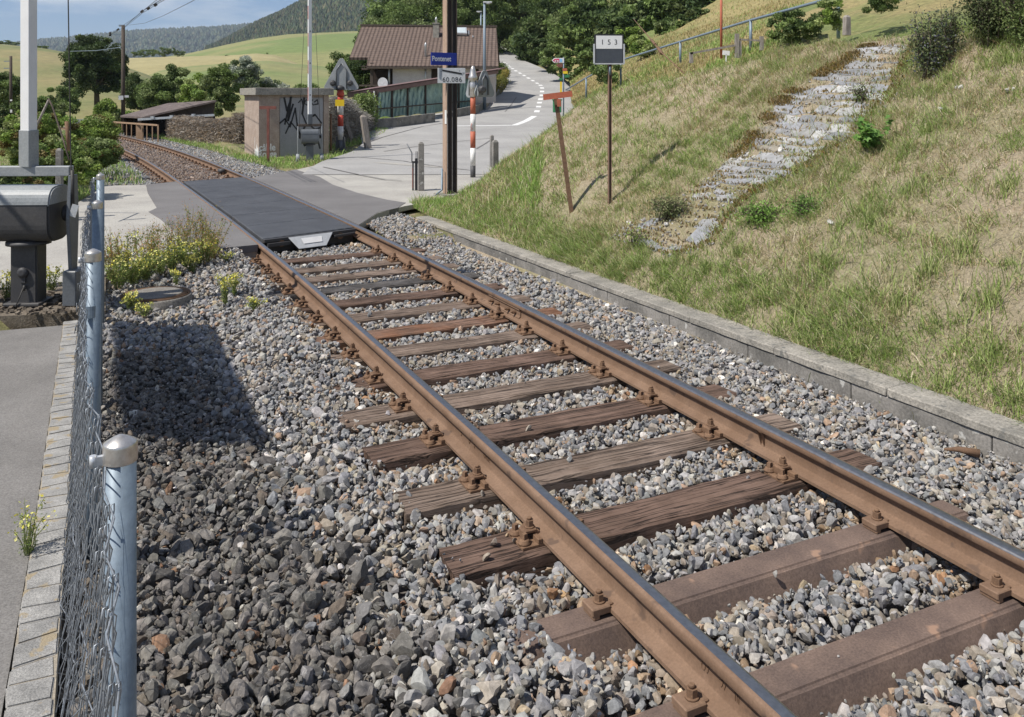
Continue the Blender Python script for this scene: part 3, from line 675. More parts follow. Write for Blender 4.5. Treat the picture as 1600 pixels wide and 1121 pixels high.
def sleeper_mesh(name, seed, steel, mats):
    r = random.Random(seed); mb = MB()
    if steel:
        nx = 10; o = 0; pr = [(-.13, -.11), (-.075, 0), (.075, 0), (.13, -.11)]
        xs = [-WIDTH/2, -WIDTH/2+.07]+[(-WIDTH/2+.07)+(WIDTH-.14)*i/nx for i in range(1, nx)]+[WIDTH/2-.07, WIDTH/2]
        vs = []
        for i, x in enumerate(xs):
            for y, z in pr: vs.append((x, y, z if 0 < i < len(xs)-1 else -.12))
        fs = []
        for i in range(len(xs)-1):
            for j in range(3): a = i*4+j; fs.append((a, a+1, a+5, a+4))
        mb.add(vs, fs); return mb.build(name, mats, None, bevel=.012, seg=3)
    nx, w = 26, .25
    prof_ = [(-w/2, -.15), (-w/2, -.012), (-w/2+.012, 0), (-w/6, 0), (w/6, 0), (w/2-.012, 0), (w/2, -.012), (w/2, -.15)]
    vs, fs = [], []; k = len(prof_)
    for i in range(nx+1):
        x = -WIDTH/2+WIDTH*i/nx+(r.uniform(-.012, .012) if i in (0, nx) else 0); wob = .006*math.sin(i*.7+seed)+r.uniform(-.003, .003)
        for j, (y, z) in enumerate(prof_):
            near = min(abs(x-HG), abs(x+HG))
            sag = -.006*r.random() if near > .2 else 0
            vs.append((x+(r.uniform(-.01, .01) if i in (0, nx) else 0), y+wob*(1 if j < k/2 else -.6), z+(sag if z > -.1 else 0)))
    for i in range(nx):
        for j in range(k-1): a = i*k+j; fs.append((a, a+1, a+k+1, a+k))
    fs.append(list(range(k))); fs.append([nx*k+j for j in range(k)][::-1])
    mb.add(vs, fs); o = mb.build(name, mats); o['seed'] = 0; del o['seed']; return o
near_s = [0.4, 1.0, 1.6, 2.21, 2.81, 3.43, 4.04, 4.66, 5.27, 5.87, 6.5, 7.06, 7.67, 8.27, 8.9, 9.5, 10.05, 10.7]
kinds = ['steel']*5+['a', 'b', 'a', 'b', 'a', 'b', 'b', 'c', 'b', 'a', 'k', 'b', 'b', 'a']
desc = {0: 'rusty steel trough sleeper below the picture edge, farthest from the crossing', 1: 'rusty steel trough sleeper below the picture edge, next to the farthest one', 2: 'rusty steel trough sleeper cut off by the bottom right picture edge',
 3: 'rusty steel trough sleeper at the bottom, second from the nearest wooden sleeper', 4: 'rusty steel trough sleeper lying next to the nearest wooden sleeper',
 5: 'cracked dark brown wooden sleeper lying next to the steel sleepers', 6: 'brown wooden sleeper, second from the steel sleepers', 7: 'split dark wooden sleeper, third from the steel sleepers',
 8: 'weathered wooden sleeper, fourth from the steel sleepers', 9: 'dark wooden sleeper, fifth from the steel sleepers', 10: 'wooden sleeper just on the camera side of the bolted rail joint',
 11: 'orange stained wooden sleeper under the bolted rail joint', 12: 'grey brown wooden sleeper just beyond the bolted rail joint', 13: 'brown wooden sleeper next to the black one, on its camera side',
 14: 'blackened wooden sleeper among the brown ones before the crossing', 15: 'brown wooden sleeper, third counted from the rubber crossing panel', 16: 'brown wooden sleeper, second counted from the rubber crossing panel', 17: 'dark wooden sleeper directly in front of the rubber crossing panel'}
kinds = ['steel']*5+['a', 'b', 'a', 'b', 'a', 'b', 'c', 'b', 'a', 'k', 'b', 'b', 'a']
def place_sleeper(e, s, jit=0.0):
    c, t2, n2 = frame(s); e.location = (c[0], c[1], SZ-.001); e.rotation_euler = (0, 0, math.atan2(n2[1], n2[0])+jit)
protos = {}
SLEEP = []
for i, s in enumerate(near_s):
    kd = kinds[i]; steel = kd == 'steel'
    if kd == 'steel' and 'steel' in protos:
        e = dup_tree(protos['steel'], label=desc[i])
    else:
        e = thing('railway_sleeper', desc[i], 'sleeper', (0, 0, 0), 'sleepers of the near track')
        mt = M['steel_sleeper'] if steel else {'a': M['wood_a'], 'b': M['wood_b'], 'c': M['wood_c'], 'k': M['wood_k']}[kd]
        bdy = sleeper_mesh('sleeper_body', i*7+3, steel, mt); bdy.parent = e
        if steel: clip_parts(e, True); protos['steel'] = e
        elif 'clips' not in protos: clip_parts(e); protos['clips'] = [c for c in e.children if c.name.split('.')[0] != 'sleeper_body']
        else:
            for c in protos['clips']: dup_tree(c, e)
    place_sleeper(e, s, random.uniform(-.006, .006)); SLEEP.append(s)
# the wooden bodies share object space grain: shift each mesh's texture by baking an offset along x is not needed, each material is world independent
far_body = None; k = 0
for s in np.arange(20.35, 45, .62):
    e = thing('railway_sleeper', 'worn wooden sleeper of the curved track beyond the crossing', 'sleeper', (0, 0, 0), 'sleepers of the curved track beyond the crossing')
    if far_body is None:
        far_body = sleeper_mesh('sleeper_body', 99, False, M['wood_a']); far_body.parent = e
        mb = MB()
        mb.box((0, 0, .012), (.34, .15, .02)); [mb.box((q*.1, 0, .04), (.05, .05, .07)) for q in (-1, 1)]
        far_clip = mb.build('rail_fastening', M['rust_dark'], None); far_clip.parent = e; far_clip.location = (-HG, 0, 0); fc2 = far_clip.copy(); COL.objects.link(fc2); fc2.parent = e; fc2.location = (HG, 0, 0)
    else:
        for q in (far_body, far_clip, fc2): c = q.copy(); COL.objects.link(c); c.parent = e
    place_sleeper(e, s, random.uniform(-.012, .012)); SLEEP.append(s)

# ---- rubber crossing panel
e = thing('level_crossing_deck', 'black grooved rubber panel filling the level crossing between the rails', 'crossing deck', W(SC0, float(dc(SC0)), 0))
pans = np.linspace(SC0+.42, SC1, 8); SK = .42
for a, b_ in zip(pans[:-1], pans[1:]):
    mb = MB(); q = [on_rail(a+.006, -1, .095, -.13), on_rail(a+.006+SK, 1, -.085, -.13), on_rail(b_-.006+SK, 1, -.085, -.13), on_rail(b_-.006, -1, .095, -.13)]
    mb.prism(q, (0, 0, .127)); mb.build('rubber_panel', M['rubber'], e, bevel=.008)
def dp(x, y, z):
    c, t2, n2 = frame(SC0+.40-y+SK*(x+HG)/(2*HG)); p = c+n2*x; return Vector((p[0], p[1], z))
for x in (-.42, .44):
    mb = MB(); mb.tube([dp(x, .06, -.085), dp(x, .02, -.085)], .045, 16); mb.build('clamp_washer', M['rust_dark'], e)
mb = MB(); mb.bar(dp(-.66, .03, -.035), dp(.68, .03, -.035), .05, .045)
mb.bar(dp(-.62, .05, -.09), dp(-.30, .05, -.09), .06, .05); mb.bar(dp(.34, .05, -.08), dp(.66, .05, -.07), .06, .035)
mb.build('clamp_bar', M['grey_dark'], e, bevel=.004)
mb = MB(); mb.prism([dp(-.65, .0, -.20), dp(.66, .0, -.20), dp(.66, -.05, -.20), dp(-.65, -.05, -.20)], (0, 0, .15)); mb.build('end_face', M['cable'], e)
mb = MB(); mb.prism([dp(-.33, .05, -.012), dp(.33, .05, -.012), dp(.20, .17, -.165), dp(-.20, .17, -.165)], (0, 0, -.008))
o = mb.build('deflector_plate', M['plate_grey'], e, bevel=.002)
mb = MB(); mb.prism([dp(-.15, .085, -.048), dp(.15, .085, -.048), dp(.15, .138, -.115), dp(-.12, .138, -.115)], (0, 0, .002)); mb.build('sticker', M['white'], o)
# rail shoe (dark fitting) on the far right rail
mb = MB(); c = on_rail(22.9, 1, -.12, -.06); mb.lathe(c, [(.05, -.06), (.09, -.03), (.09, .03), (.04, .06)], 14); mb.bar(c, on_rail(23.3, 1, -.1, -.08), .12, .08)
tag(mb.build('rail_lubricator', M['grey_dark'], bevel=.004), 'small black fitting with white top on the right rail beyond the crossing', 'rail fitting')

# ================================================================== BALLAST
def stone_variants(n, sub, seed):
    r = np.random.default_rng(seed); outs = []
    for i in range(n):
        bm = bmesh.new(); bmesh.ops.create_icosphere(bm, subdivisions=sub, radius=1); 
        V = np.array([v.co[:] for v in bm.verts]); Fa = np.array([[v.index for v in f.verts] for f in bm.faces]); bm.free()
        V = V*1.25
        for k in range(13 if sub > 1 else 8):
            nrm = r.normal(size=3); nrm /= np.linalg.norm(nrm); dd = r.uniform(.52, .9); q = V@nrm; ex = np.maximum(q-dd, 0); V = V-ex[:, None]*nrm
        V += r.normal(size=V.shape)*.012
        V *= np.array([1.0, r.uniform(.62, .95), r.uniform(.45, .8)]); V /= np.abs(V).max()
        outs.append((V, Fa))
    return outs
VAR_HI = stone_variants(26, 2, 5); VAR_LO = stone_variants(14, 1, 6)
PAL = np.array([(.27, .27, .272), (.20, .207, .218), (.335, .33, .32), (.30, .275, .235), (.235, .205, .17), (.39, .38, .36), (.30, .215, .155), (.62, .60, .56), (.16, .165, .175), (.35, .29, .20)])
PW = np.array([.24, .21, .11, .15, .12, .045, .04, .012, .09, .012]); PW /= PW.sum()
PAL_L = np.array([(.150, .145, .138), (.195, .185, .172), (.115, .112, .108), (.17, .145, .12), (.235, .225, .205), (.20, .20, .20), (.58, .56, .52), (.24, .15, .10)])
PWL = np.array([.28, .21, .17, .13, .12, .06, .012, .018]); PWL /= PWL.sum()
def rots(n):
    q = RNG.normal(size=(n, 4)); q /= np.linalg.norm(q, axis=1)[:, None]; w, x, y, z = q.T
    return np.stack([1-2*(y*y+z*z), 2*(x*y-z*w), 2*(x*z+y*w), 2*(x*y+z*w), 1-2*(x*x+z*z), 2*(y*z-x*w), 2*(x*z-y*w), 2*(y*z+x*w), 1-2*(x*x+y*y)], -1).reshape(n, 3, 3)
def stones(name, pos, size, col, variants, kind='stuff'):
    n = len(pos); vi = RNG.integers(0, len(variants), n); R = rots(n); Vs, Fs, Cs = [], [], []; off = 0
    for k, (V, Fa) in enumerate(variants):
        ix = np.where(vi == k)[0]
        if not len(ix): continue
        v = np.einsum('nij,vj->nvi', R[ix], V)*(size[ix]/2)[:, None, None]
        v += pos[ix][:, None, :]; m_ = len(V)
        Vs.append(v.reshape(-1, 3)); Fs.append((Fa[None]+(np.arange(len(ix))*m_)[:, None, None]).reshape(-1, 3)+off)
        Cs.append(np.repeat(col[ix], m_, axis=0)); off += len(ix)*m_
    o = np_mesh(name, np.concatenate(Vs), np.concatenate(Fs), M['stone'], col=np.concatenate(Cs), kind=kind); return o
def ballast_top(s, d):
    c = dc(s); a = d-c; z = np.full_like(a, -.203)
    z += (fbm(s, d, 1.6, 4)-.5)*.05
    z = np.where(a < -1.35, -.195+(fbm(s, d, 1.1, 5)-.5)*.08, z)           # left shoulder
    z = np.where((a < -HG-.30) & (s < 3.1), z+.05, z)
    z = np.where((a < -HG-.15) & (s > 4.9), z+.055*np.clip((s-4.9)/1.2, 0, 1), z)
    z = np.where((a > HG+.12), z+.016, z); z = np.where((a < -HG-.2) & (a > -1.5) & (s > 3.2), z+.018, z)                                  # right side
    z = np.where(a > 1.55, z-.02*(a-1.55), z)
    z = np.where(np.abs(a) > HG+.25, z+np.where(a > 0, .165, .13)*np.clip((s-9.7-np.where(a > 0, .9, 0))/1.3, 0, 1), z)
    lf = d-np.interp(s, [0, 3, 7], [.12, .15, .28]); z = np.where(lf < .35, z+.05*(1-np.clip(lf, 0, .35)/.35), z)
    return z
def scatter(s0, s1, d0, d1, dens_, zoff, szr, avoid=True):
    n = int((s1-s0)*(d1-d0)*dens_); s = RNG.uniform(s0, s1, n); d = RNG.uniform(d0, d1, n)
    c = dc(s); lo = np.interp(s, [0, 3, 5, 7.6, 9], [-.02, .0, .04, .12, .2]); keep = (d > lo) & (d < WALL_D+.02)
    a0 = d-c; edge = np.where(a0 < -HG, 10.93, np.where(a0 < HG, 11.33+(a0+HG)/(2*HG)*.45, 11.93+(a0-HG)*1.22)); keep &= ~((s > edge) & (s < SC1+.1))
    x = s*T[0]+d*N[0]; y = s*T[1]+d*N[1]; px = 800+F*x/y
    keep &= (y > .35) & (np.abs(px-800) < 1900)
    s, d = s[keep], d[keep]; n = len(s); c = dc(s); a = d-c
    size = RNG.gamma(14, 1/14, n)*(szr[1]+szr[0])/2; size = np.clip(size, szr[0], szr[1]*1.25)
    z = ballast_top(s, d)+zoff+RNG.normal(size=n)*.008
    if avoid:
        sl = np.array(SLEEP); near = np.min(np.abs(s[:, None]-sl[None]), axis=1)
        on = (near < .122+size*.12) & (np.abs(a) < WIDTH/2+size*.25)
        buried = ((a < -HG-.28) & (s > 5.6)) | ((a < -HG-.36) & (s < 3.1)) | ((a < -HG-.42+.06*np.sin(s*9)) & (RNG.random(n) < .55))
        kp = ~on | buried | ((RNG.random(n) < .004) & (near < .1)) 
        top_on = on & ~buried; z = np.where(top_on, SZ+size*.25, z)
        rail_near = np.minimum(np.abs(a-HG), np.abs(a+HG)) < .075+size*.3
        z = np.where(rail_near, np.minimum(z, SZ-.045), z); kp &= ~(rail_near & top_on)
        z = np.where((near > .12) & (near < .17) & (np.abs(a) < WIDTH/2), z-.022, z)
        s, d, z, size, a = s[kp], d[kp], z[kp], size[kp], a[kp]; n = len(s)
    x = s*T[0]+d*N[0]; y = s*T[1]+d*N[1]
    col = PAL[RNG.choice(len(PAL), n, p=PW)].copy()
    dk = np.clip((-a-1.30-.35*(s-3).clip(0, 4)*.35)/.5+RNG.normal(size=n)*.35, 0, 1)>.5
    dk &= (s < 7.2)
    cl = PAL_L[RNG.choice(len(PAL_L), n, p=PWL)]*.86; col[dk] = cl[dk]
    nr = (np.abs(np.abs(a)-HG) < .28) & (RNG.random(n) < .35); col[nr] = col[nr]*np.array([.95, .78, .62])   # rust dust next to the rails
    col *= RNG.uniform(.80, 1.22, (n, 1)); col *= RNG.uniform(.98, 1.02, (n, 3)); col *= np.array([1.03, 1.0, .965])
    return np.stack([x, y, z], -1), size, col
def cat(parts): return [np.concatenate(q) for q in zip(*parts)]
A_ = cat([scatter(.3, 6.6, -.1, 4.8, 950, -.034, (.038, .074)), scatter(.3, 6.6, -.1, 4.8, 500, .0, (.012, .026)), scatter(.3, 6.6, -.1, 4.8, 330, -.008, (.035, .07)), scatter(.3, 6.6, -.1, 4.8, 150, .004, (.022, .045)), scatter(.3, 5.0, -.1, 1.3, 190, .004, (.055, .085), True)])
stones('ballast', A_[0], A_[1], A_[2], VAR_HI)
print('near stones', len(A_[0]))
B_ = cat([scatter(6.6, 13.6, 0, 4.8, 620, -.030, (.045, .07)), scatter(6.6, 13.6, 0, 4.8, 420, -.004, (.032, .065))])
stones('ballast', B_[0], B_[1], B_[2], VAR_LO)
# far ballast beyond the crossing
def far_scatter(s0, s1, dens_, szr):
    n = int((s1-s0)*4.6*dens_); s = RNG.uniform(s0, s1, n); a = RNG.uniform(-2.45, 2.2, n); d = dc(s)+a
    sl = np.array(SLEEP); near = np.min(np.abs(s[:, None]-sl[None]), axis=1)
    kp = ~((near < .12) & (np.abs(a) < 1.25) & (RNG.random(n) > np.clip((s-24)/8, .10, .97))) & (np.minimum(np.abs(a-HG), np.abs(a+HG)) > .09)
    s, d, a = s[kp], d[kp], a[kp]; n = len(s); z = -.185+(fbm(s, d, 1.5, 2)-.5)*.04+RNG.normal(size=n)*.01+np.where(np.abs(a) > 1, .04, 0)
    col = PAL[RNG.choice(len(PAL), n, p=PW)]*RNG.uniform(.8, 1.15, (n, 1)); inn = np.abs(a) < 1.1; col[inn] = col[inn]*np.array([.80, .66, .58])
    return np.stack([s*T[0]+d*N[0], s*T[1]+d*N[1], z], -1), RNG.uniform(szr[0], szr[1], n), col
C_ = cat([far_scatter(SC1+.1, 33, 330, (.05, .085)), far_scatter(33, 52, 130, (.07, .12))])
stones('ballast', C_[0], C_[1], C_[2], VAR_LO)
poly_sheet('track_bed', [W(s, float(dc(s))-2.3, 0) for s in np.arange(20, 60, 2.)]+[W(s, float(dc(s))+2.1, 0) for s in np.arange(58, 19, -2.)], -.215, M['far_gravel'])

# ================================================================== CONCRETE EDGING
e = thing('retaining_wall', 'low weathered concrete edging wall between the ballast and the grassy slope', 'wall', W(0, WALL_D, 0))
def wall_d(s): return float(np.interp(s, [-4, 2, 8, 12.7], [4.70, 4.72, 4.80, 4.86]))
s = -3.0; cuts = []
while s < 12.5:
    l = 1.02; s2 = min(s+l, 12.6); h = -.105
    mb = MB(); pts = [W(s+.004, wall_d(s)+.012, -.5), W(s+.004, wall_d(s)+.20, -.5), W(s2-.004, wall_d(s2)+.20, -.5), W(s2-.004, wall_d(s2)+.012, -.5)]
    mb.prism(pts, (0, 0, .5+h)); mb.build('wall_panel', M['concrete'], e, bevel=.006); s = s2
s = -3.3; r = random.Random(3)
while s < 12.6:
    s2 = min(s+1.02, 12.75)
    mb = MB(); n = 9; dz = -.05+r.uniform(-.004, .004)
    A1, A2, B1, B2 = [], [], [], []
    for i in range(n+1):
        q = s+.003+(s2-s-.006)*i/n; w0 = wall_d(q)+r.uniform(-.004, .004); w1 = wall_d(q)+.225+r.uniform(-.01, .01)
        A1.append(W(q, w0, -.104)); A2.append(W(q, w0+.002, dz+r.uniform(-.003, .003))); B1.append(W(q, w1, -.104)); B2.append(W(q, w1, dz+.004))
    vs = A1+A2+B2+B1; k = n+1
    fs = [(j*k+i, j*k+i+1, ((j+1) % 4)*k+i+1, ((j+1) % 4)*k+i) for j in range(4) for i in range(n)]+[(0, k, 2*k, 3*k), (k-1, 2*k-1, 3*k-1, 4*k-1)]
    mb.add(vs, fs); mb.build('wall_cap', M['concrete_top'], e, bevel=.007); s = s2

# ================================================================== GRASS
def blades(name, base, h, w, lean, col, mat=None, kind='stuff'):
    """base (n,3), h (n), w (n), lean (n,2) horizontal tip offset, col (n,3)"""
    n = len(base); az = RNG.uniform(0, math.pi, n); sx = np.cos(az)*w/2; sy = np.sin(az)*w/2
    V = np.zeros((n, 5, 3)); V[:, 0] = base; V[:, 0, 0] -= sx; V[:, 0, 1] -= sy; V[:, 1] = base; V[:, 1, 0] += sx; V[:, 1, 1] += sy
    mid = base.copy(); mid[:, :2] += lean*.35; mid[:, 2] += h*.62
    V[:, 2] = mid; V[:, 2, 0] -= sx*.8; V[:, 2, 1] -= sy*.8; V[:, 3] = mid; V[:, 3, 0] += sx*.8; V[:, 3, 1] += sy*.8
    V[:, 4] = base; V[:, 4, :2] += lean; V[:, 4, 2] += h
    o = np.arange(n)[:, None, None]*5; Fa = (np.array([[0, 1, 3], [0, 3, 2], [2, 3, 4]])[None]+o).reshape(-1, 3)
    C = np.repeat(col, 5, axis=0).reshape(n, 5, 3).copy()
    return np_mesh(name, V.reshape(-1, 3), Fa, mat or M['blade'], col=C.reshape(-1, 3), kind=kind)
G_GREEN = np.array([(.24, .335, .085), (.30, .39, .11), (.185, .27, .07), (.34, .41, .16)]); G_DRY = np.array([(.56, .48, .30), (.49, .42, .25), (.62, .55, .40), (.46, .34, .20), (.43, .41, .20)])
# paved strip outline on the slope, needed to keep grass off it
STRIP = [((950, 376), (1040, 402)), ((985, 348), (1105, 382)), ((1062, 322), (1145, 325)), ((1085, 292), (1180, 300)), ((1122, 268), (1235, 276)), ((1165, 232), (1280, 245)), ((1188, 200), (1335, 216)), ((1215, 165), (1350, 180)), ((1232, 148), (1390, 148)), ((1280, 118), (1400, 118)), ((1325, 88), (1415, 96)), ((1350, 74), (1425, 70))]
SS = [(on_slope(*a)[1:], on_slope(*b_)[1:]) for a, b_ in STRIP]
pl_, pr_ = np.array([q[0] for q in SS]), np.array([q[1] for q in SS])
poly = np.concatenate([pl_, pr_[::-1]])
def inside(s, d, poly):
    r = np.zeros(len(s), bool); j = len(poly)-1
    for i in range(len(poly)):
        c = ((poly[i, 1] > d) != (poly[j, 1] > d)) & (s < (poly[j, 0]-poly[i, 0])*(d-poly[i, 1])/(poly[j, 1]-poly[i, 1]+1e-12)+poly[i, 0]); r ^= c; j = i
    return r
def slope_grass(n, s0, s1, d0, d1, hk, wk, gb=0.0):
    s = RNG.uniform(s0, s1, n); d = RNG.uniform(d0, d1, n)
    tf = RNG.random(n) < .55; ts = np.round(s*5)/5; td = np.round(d*5)/5
    js = (vn(ts, td, 3.7, 1)-.5)*.3; jd = (vn(ts, td, 3.1, 2)-.5)*.3
    s = np.where(tf, ts+js+RNG.normal(size=n)*.045, s); d = np.where(tf, td+jd+RNG.normal(size=n)*.045, d)
    keep = (~inside(s+RNG.normal(size=n)*.09, d+RNG.normal(size=n)*.09, poly) | (RNG.random(n) < .07)) & (emb(s, d) > -.085) & (d > np.interp(s, [-4, 2, 8, 12.7], [4.70, 4.72, 4.80, 4.86])+.19)
    bare = fbm(s, d, 1.25, 5) < .27; keep &= ~(bare & (RNG.random(n) < .75))
    s, d, tf = s[keep], d[keep], tf[keep]; n = len(s)
    x = s*T[0]+d*N[0]; y = s*T[1]+d*N[1]; px = 800+F*x/np.maximum(y, .1); k2 = (y > .8) & (np.abs(px-800) < 2200); s, d, x, y, tf = s[k2], d[k2], x[k2], y[k2], tf[k2]; n = len(s)
    z = emb_z(s, d)-.008
    tk = (RNG.random(n) < .55); g = fbm(s, d, .85, 0)*.65+vn(s, d, 3.2, 6)*.35; gr = g+gb+np.clip(5.6-d, 0, .7)*.40+np.where(s < 5, .035, -.015)+(tf*.03)-.012*np.clip(d-7, 0, 3)
    isg = RNG.random(n) < np.clip((gr-.45)*3.0, .16, .54+gb)
    col = np.where(isg[:, None], G_GREEN[RNG.integers(0, 4, n)], G_DRY[RNG.integers(0, 5, n)])*RNG.uniform(.75, 1.25, (n, 1))
    h = RNG.gamma(5, .2, n)*hk*np.where(isg, .85, .62)*(.6+.9*vn(s, d, 1.4, 7)); w = wk*RNG.uniform(.6, 1.3, n)
    ln_ = RNG.normal(size=(n, 2))*(h*.75)[:, None]+np.array([-N[0], -N[1]])*(h*.30)[:, None]
    flat = ~isg & (RNG.random(n) < .5); h = np.where(flat, h*.35, h)
    return np.stack([x, y, z], -1), h, w, ln_, col
gp = cat([slope_grass(430000, -3, 9, 4.9, 10.2, .085, .0055), slope_grass(120000, 8, 16.5, 4.9, 10, .085, .008), slope_grass(40000, -3, 12.9, 4.90, 5.45, .075, .0055, .13)])
blades('slope_grass', gp[0], gp[1], gp[2], gp[3], gp[4]); print('slope blades', len(gp[0]))
def patch_grass(name, pix, z, n, hk, wk, green=.85, zf=None):
    pts = np.array([[p.x, p.y] for p in [G(x, y, z) for x, y in pix]]); lo = pts.min(0); hi = pts.max(0)
    x = RNG.uniform(lo[0], hi[0], n); y = RNG.uniform(lo[1], hi[1], n); k = inside(x, y, pts); x, y = x[k], y[k]; n = len(x)
    s, d = toSD(x, y); isg = RNG.random(n) < np.clip(green+(vn(x, y, 1.1, 2)-.5)*.9, .05, 1)
    col = np.where(isg[:, None], G_GREEN[RNG.integers(0, 4, n)]*np.array([1.05, 1.15, 1.0]), G_DRY[RNG.integers(0, 5, n)])*RNG.uniform(.8, 1.2, (n, 1))
    h = RNG.gamma(5, .2, n)*hk*(.4+1.2*vn(x, y, 1.3, 5)); w = wk*RNG.uniform(.7, 1.3, n)
    return blades(name, np.stack([x, y, np.full(n, z) if zf is None else zf(x, y)], -1), h, w, RNG.normal(size=(n, 2))*(h*.4)[:, None], col)
patch_grass('verge_grass', [(200, 206), (262, 214), (375, 222), (405, 238), (520, 236), (575, 228), (600, 240), (545, 247), (505, 255.5), (462, 265.5), (420, 262), (372, 250), (330, 236), (250, 217)], -.05, 110000, .075, .016, 1.0)
patch_grass('verge_grass', [(-40, 345), (0, 335), (117, 319), (165, 290), (228, 289), (215, 272), (180, 250), (165, 232), (110, 205), (-60, 205)], -.05, 110000, .085, .015, .9)
patch_grass('verge_grass', [(640, 322), (657, 318), (700, 306), (735, 302), (760, 299), (800, 299), (850, 330), (840, 392), (745, 363), (670, 338)], -.06, 60000, .08, .009, .55, zf=lambda x, y: np.maximum(emb_z(*toSD(x, y)), -.05)-.01)
patch_grass('verge_grass', [(560, 232), (600, 222), (625, 208), (600, 200), (560, 198), (515, 205), (510, 240)], 0.0, 26000, .10, .02, .9, zf=lambda x, y: road_h(y)-.05)
# tufts on the hillside meadow
n = 60000; u = RNG.uniform(0, 69, n); w_ = RNG.uniform(0, 60, n); ui = np.floor(u).astype(int).clip(0, 68); wi = np.floor(w_).astype(int)
bp = HB[ui, wi]+(HB[ui+1, wi]-HB[ui, wi])*(u-ui)[:, None]+(HB[ui, wi+1]-HB[ui, wi])*(w_-wi)[:, None]
kk = (bp[:, 1] < 62) & (np.abs(bp[:, 0]/bp[:, 1]) < .75); bp = bp[kk]; n = len(bp); isg = RNG.random(n) < np.clip((fbm(bp[:, 0], bp[:, 1], .16, 3)-.42)*5, .1, .9)
col = np.where(isg[:, None], G_GREEN[RNG.integers(0, 4, n)], G_DRY[RNG.integers(0, 3, n)]*np.array([.72, .68, .50]))*RNG.uniform(.8, 1.2, (n, 1)); h = RNG.gamma(5, .2, n)*.13
blades('meadow_grass', bp, h, np.full(n, .035), RNG.normal(size=(n, 2))*.08, col)

# ---- stone paving strip on the slope
V, Fc, Cc = [], [], []
nr = 34; r = random.Random(4)
def strip_pt(u, v):
    i = u*(len(pl_)-1); a = np.array([np.interp(i, range(len(pl_)), pl_[:, k]) for k in (0, 1)]); b_ = np.array([np.interp(i, range(len(pl_)), pr_[:, k]) for k in (0, 1)])
    return a*(1-v)+b_*v
un = np.sort(np.concatenate([np.linspace(0, 1, nr+1)+np.random.default_rng(1).normal(size=nr+1)*.006])); un = (un-un[0])/(un[-1]-un[0])
for i in range(nr):
    w = np.linalg.norm(strip_pt(un[i], 0)-strip_pt(un[i], 1)); nc = max(2, int(w/.27*r.uniform(.6, 1.2))); off = r.uniform(-.4, .4)
    cu = sorted([min(max((j+off*.5+r.uniform(-.25, .25))/nc, -.02), 1.03) for j in range(nc+1)])
    for j in range(nc):
        if i < 9 and r.random() < .5: continue
        if r.random() < (.04 if 0 < j < nc-1 else .2): continue
        u0, u1 = un[i], un[i+1]; v0, v1 = cu[j], cu[j+1]
        if v1-v0 < .03: continue
        g = .004/max(w, .3)
        cs = [(u0+r.uniform(0, .003), v0+g), (u0+r.uniform(-.002, .003), (v0+v1)/2), (u0+r.uniform(0, .003), v1-g), (u1-r.uniform(0, .003), v1-g*r.uniform(1, 2.5)), (u1-r.uniform(-.002, .003), (v0+v1)/2+r.uniform(-.02, .02)), (u1-r.uniform(0, .003), v0+g*r.uniform(1, 2.5))]
        hh = r.uniform(.003, .014); tl = r.uniform(-.006, .006); tm = r.uniform(-.006, .006); o = len(V)
        base_c = r.choice([(.28, .285, .30), (.33, .33, .335), (.25, .255, .265), (.30, .30, .30), (.44, .435, .42) if i > 12 else (.30, .30, .30), (.31, .305, .29), (.26, .235, .19)]); k = r.uniform(.85, 1.12)
        for lev in (0, 1):
            for qi, (uu, vv) in enumerate(cs):
                q = strip_pt(uu, vv)
                q = strip_pt(min(max(uu+.007*math.sin(vv*5+i*1.7)+.003*math.sin(vv*13+i), 0), 1), vv)
                if lev: c_ = strip_pt((u0+u1)/2, (v0+v1)/2); q = q*.965+c_*.035
                p = W(q[0], q[1], 0); zz = float(emb_z(q[0], q[1])); zz += -.04 if lev == 0 else hh+tl*(1 if qi in (0, 1, 2) else -1)+tm*(1 if qi in (0, 5) else -1)
                V.append((p.x, p.y, zz)); Cc.append(tuple(x*k*.88 for x in base_c))
        for a in ((6, 7, 10, 11), (7, 8, 9, 10)): Fc.append([o+x for x in a])
        for t in range(6): Fc.append([o+t, o+(t+1) % 6, o+6+(t+1) % 6, o+6+t])
so = np_mesh('stone_paving', np.array(V), np.array(Fc), M['slab'], col=np.array(Cc), kind='structure')
bm = bmesh.new(); bm.from_mesh(so.data); bmesh.ops.recalc_face_normals(bm, faces=bm.faces); bm.to_mesh(so.data); bm.free()
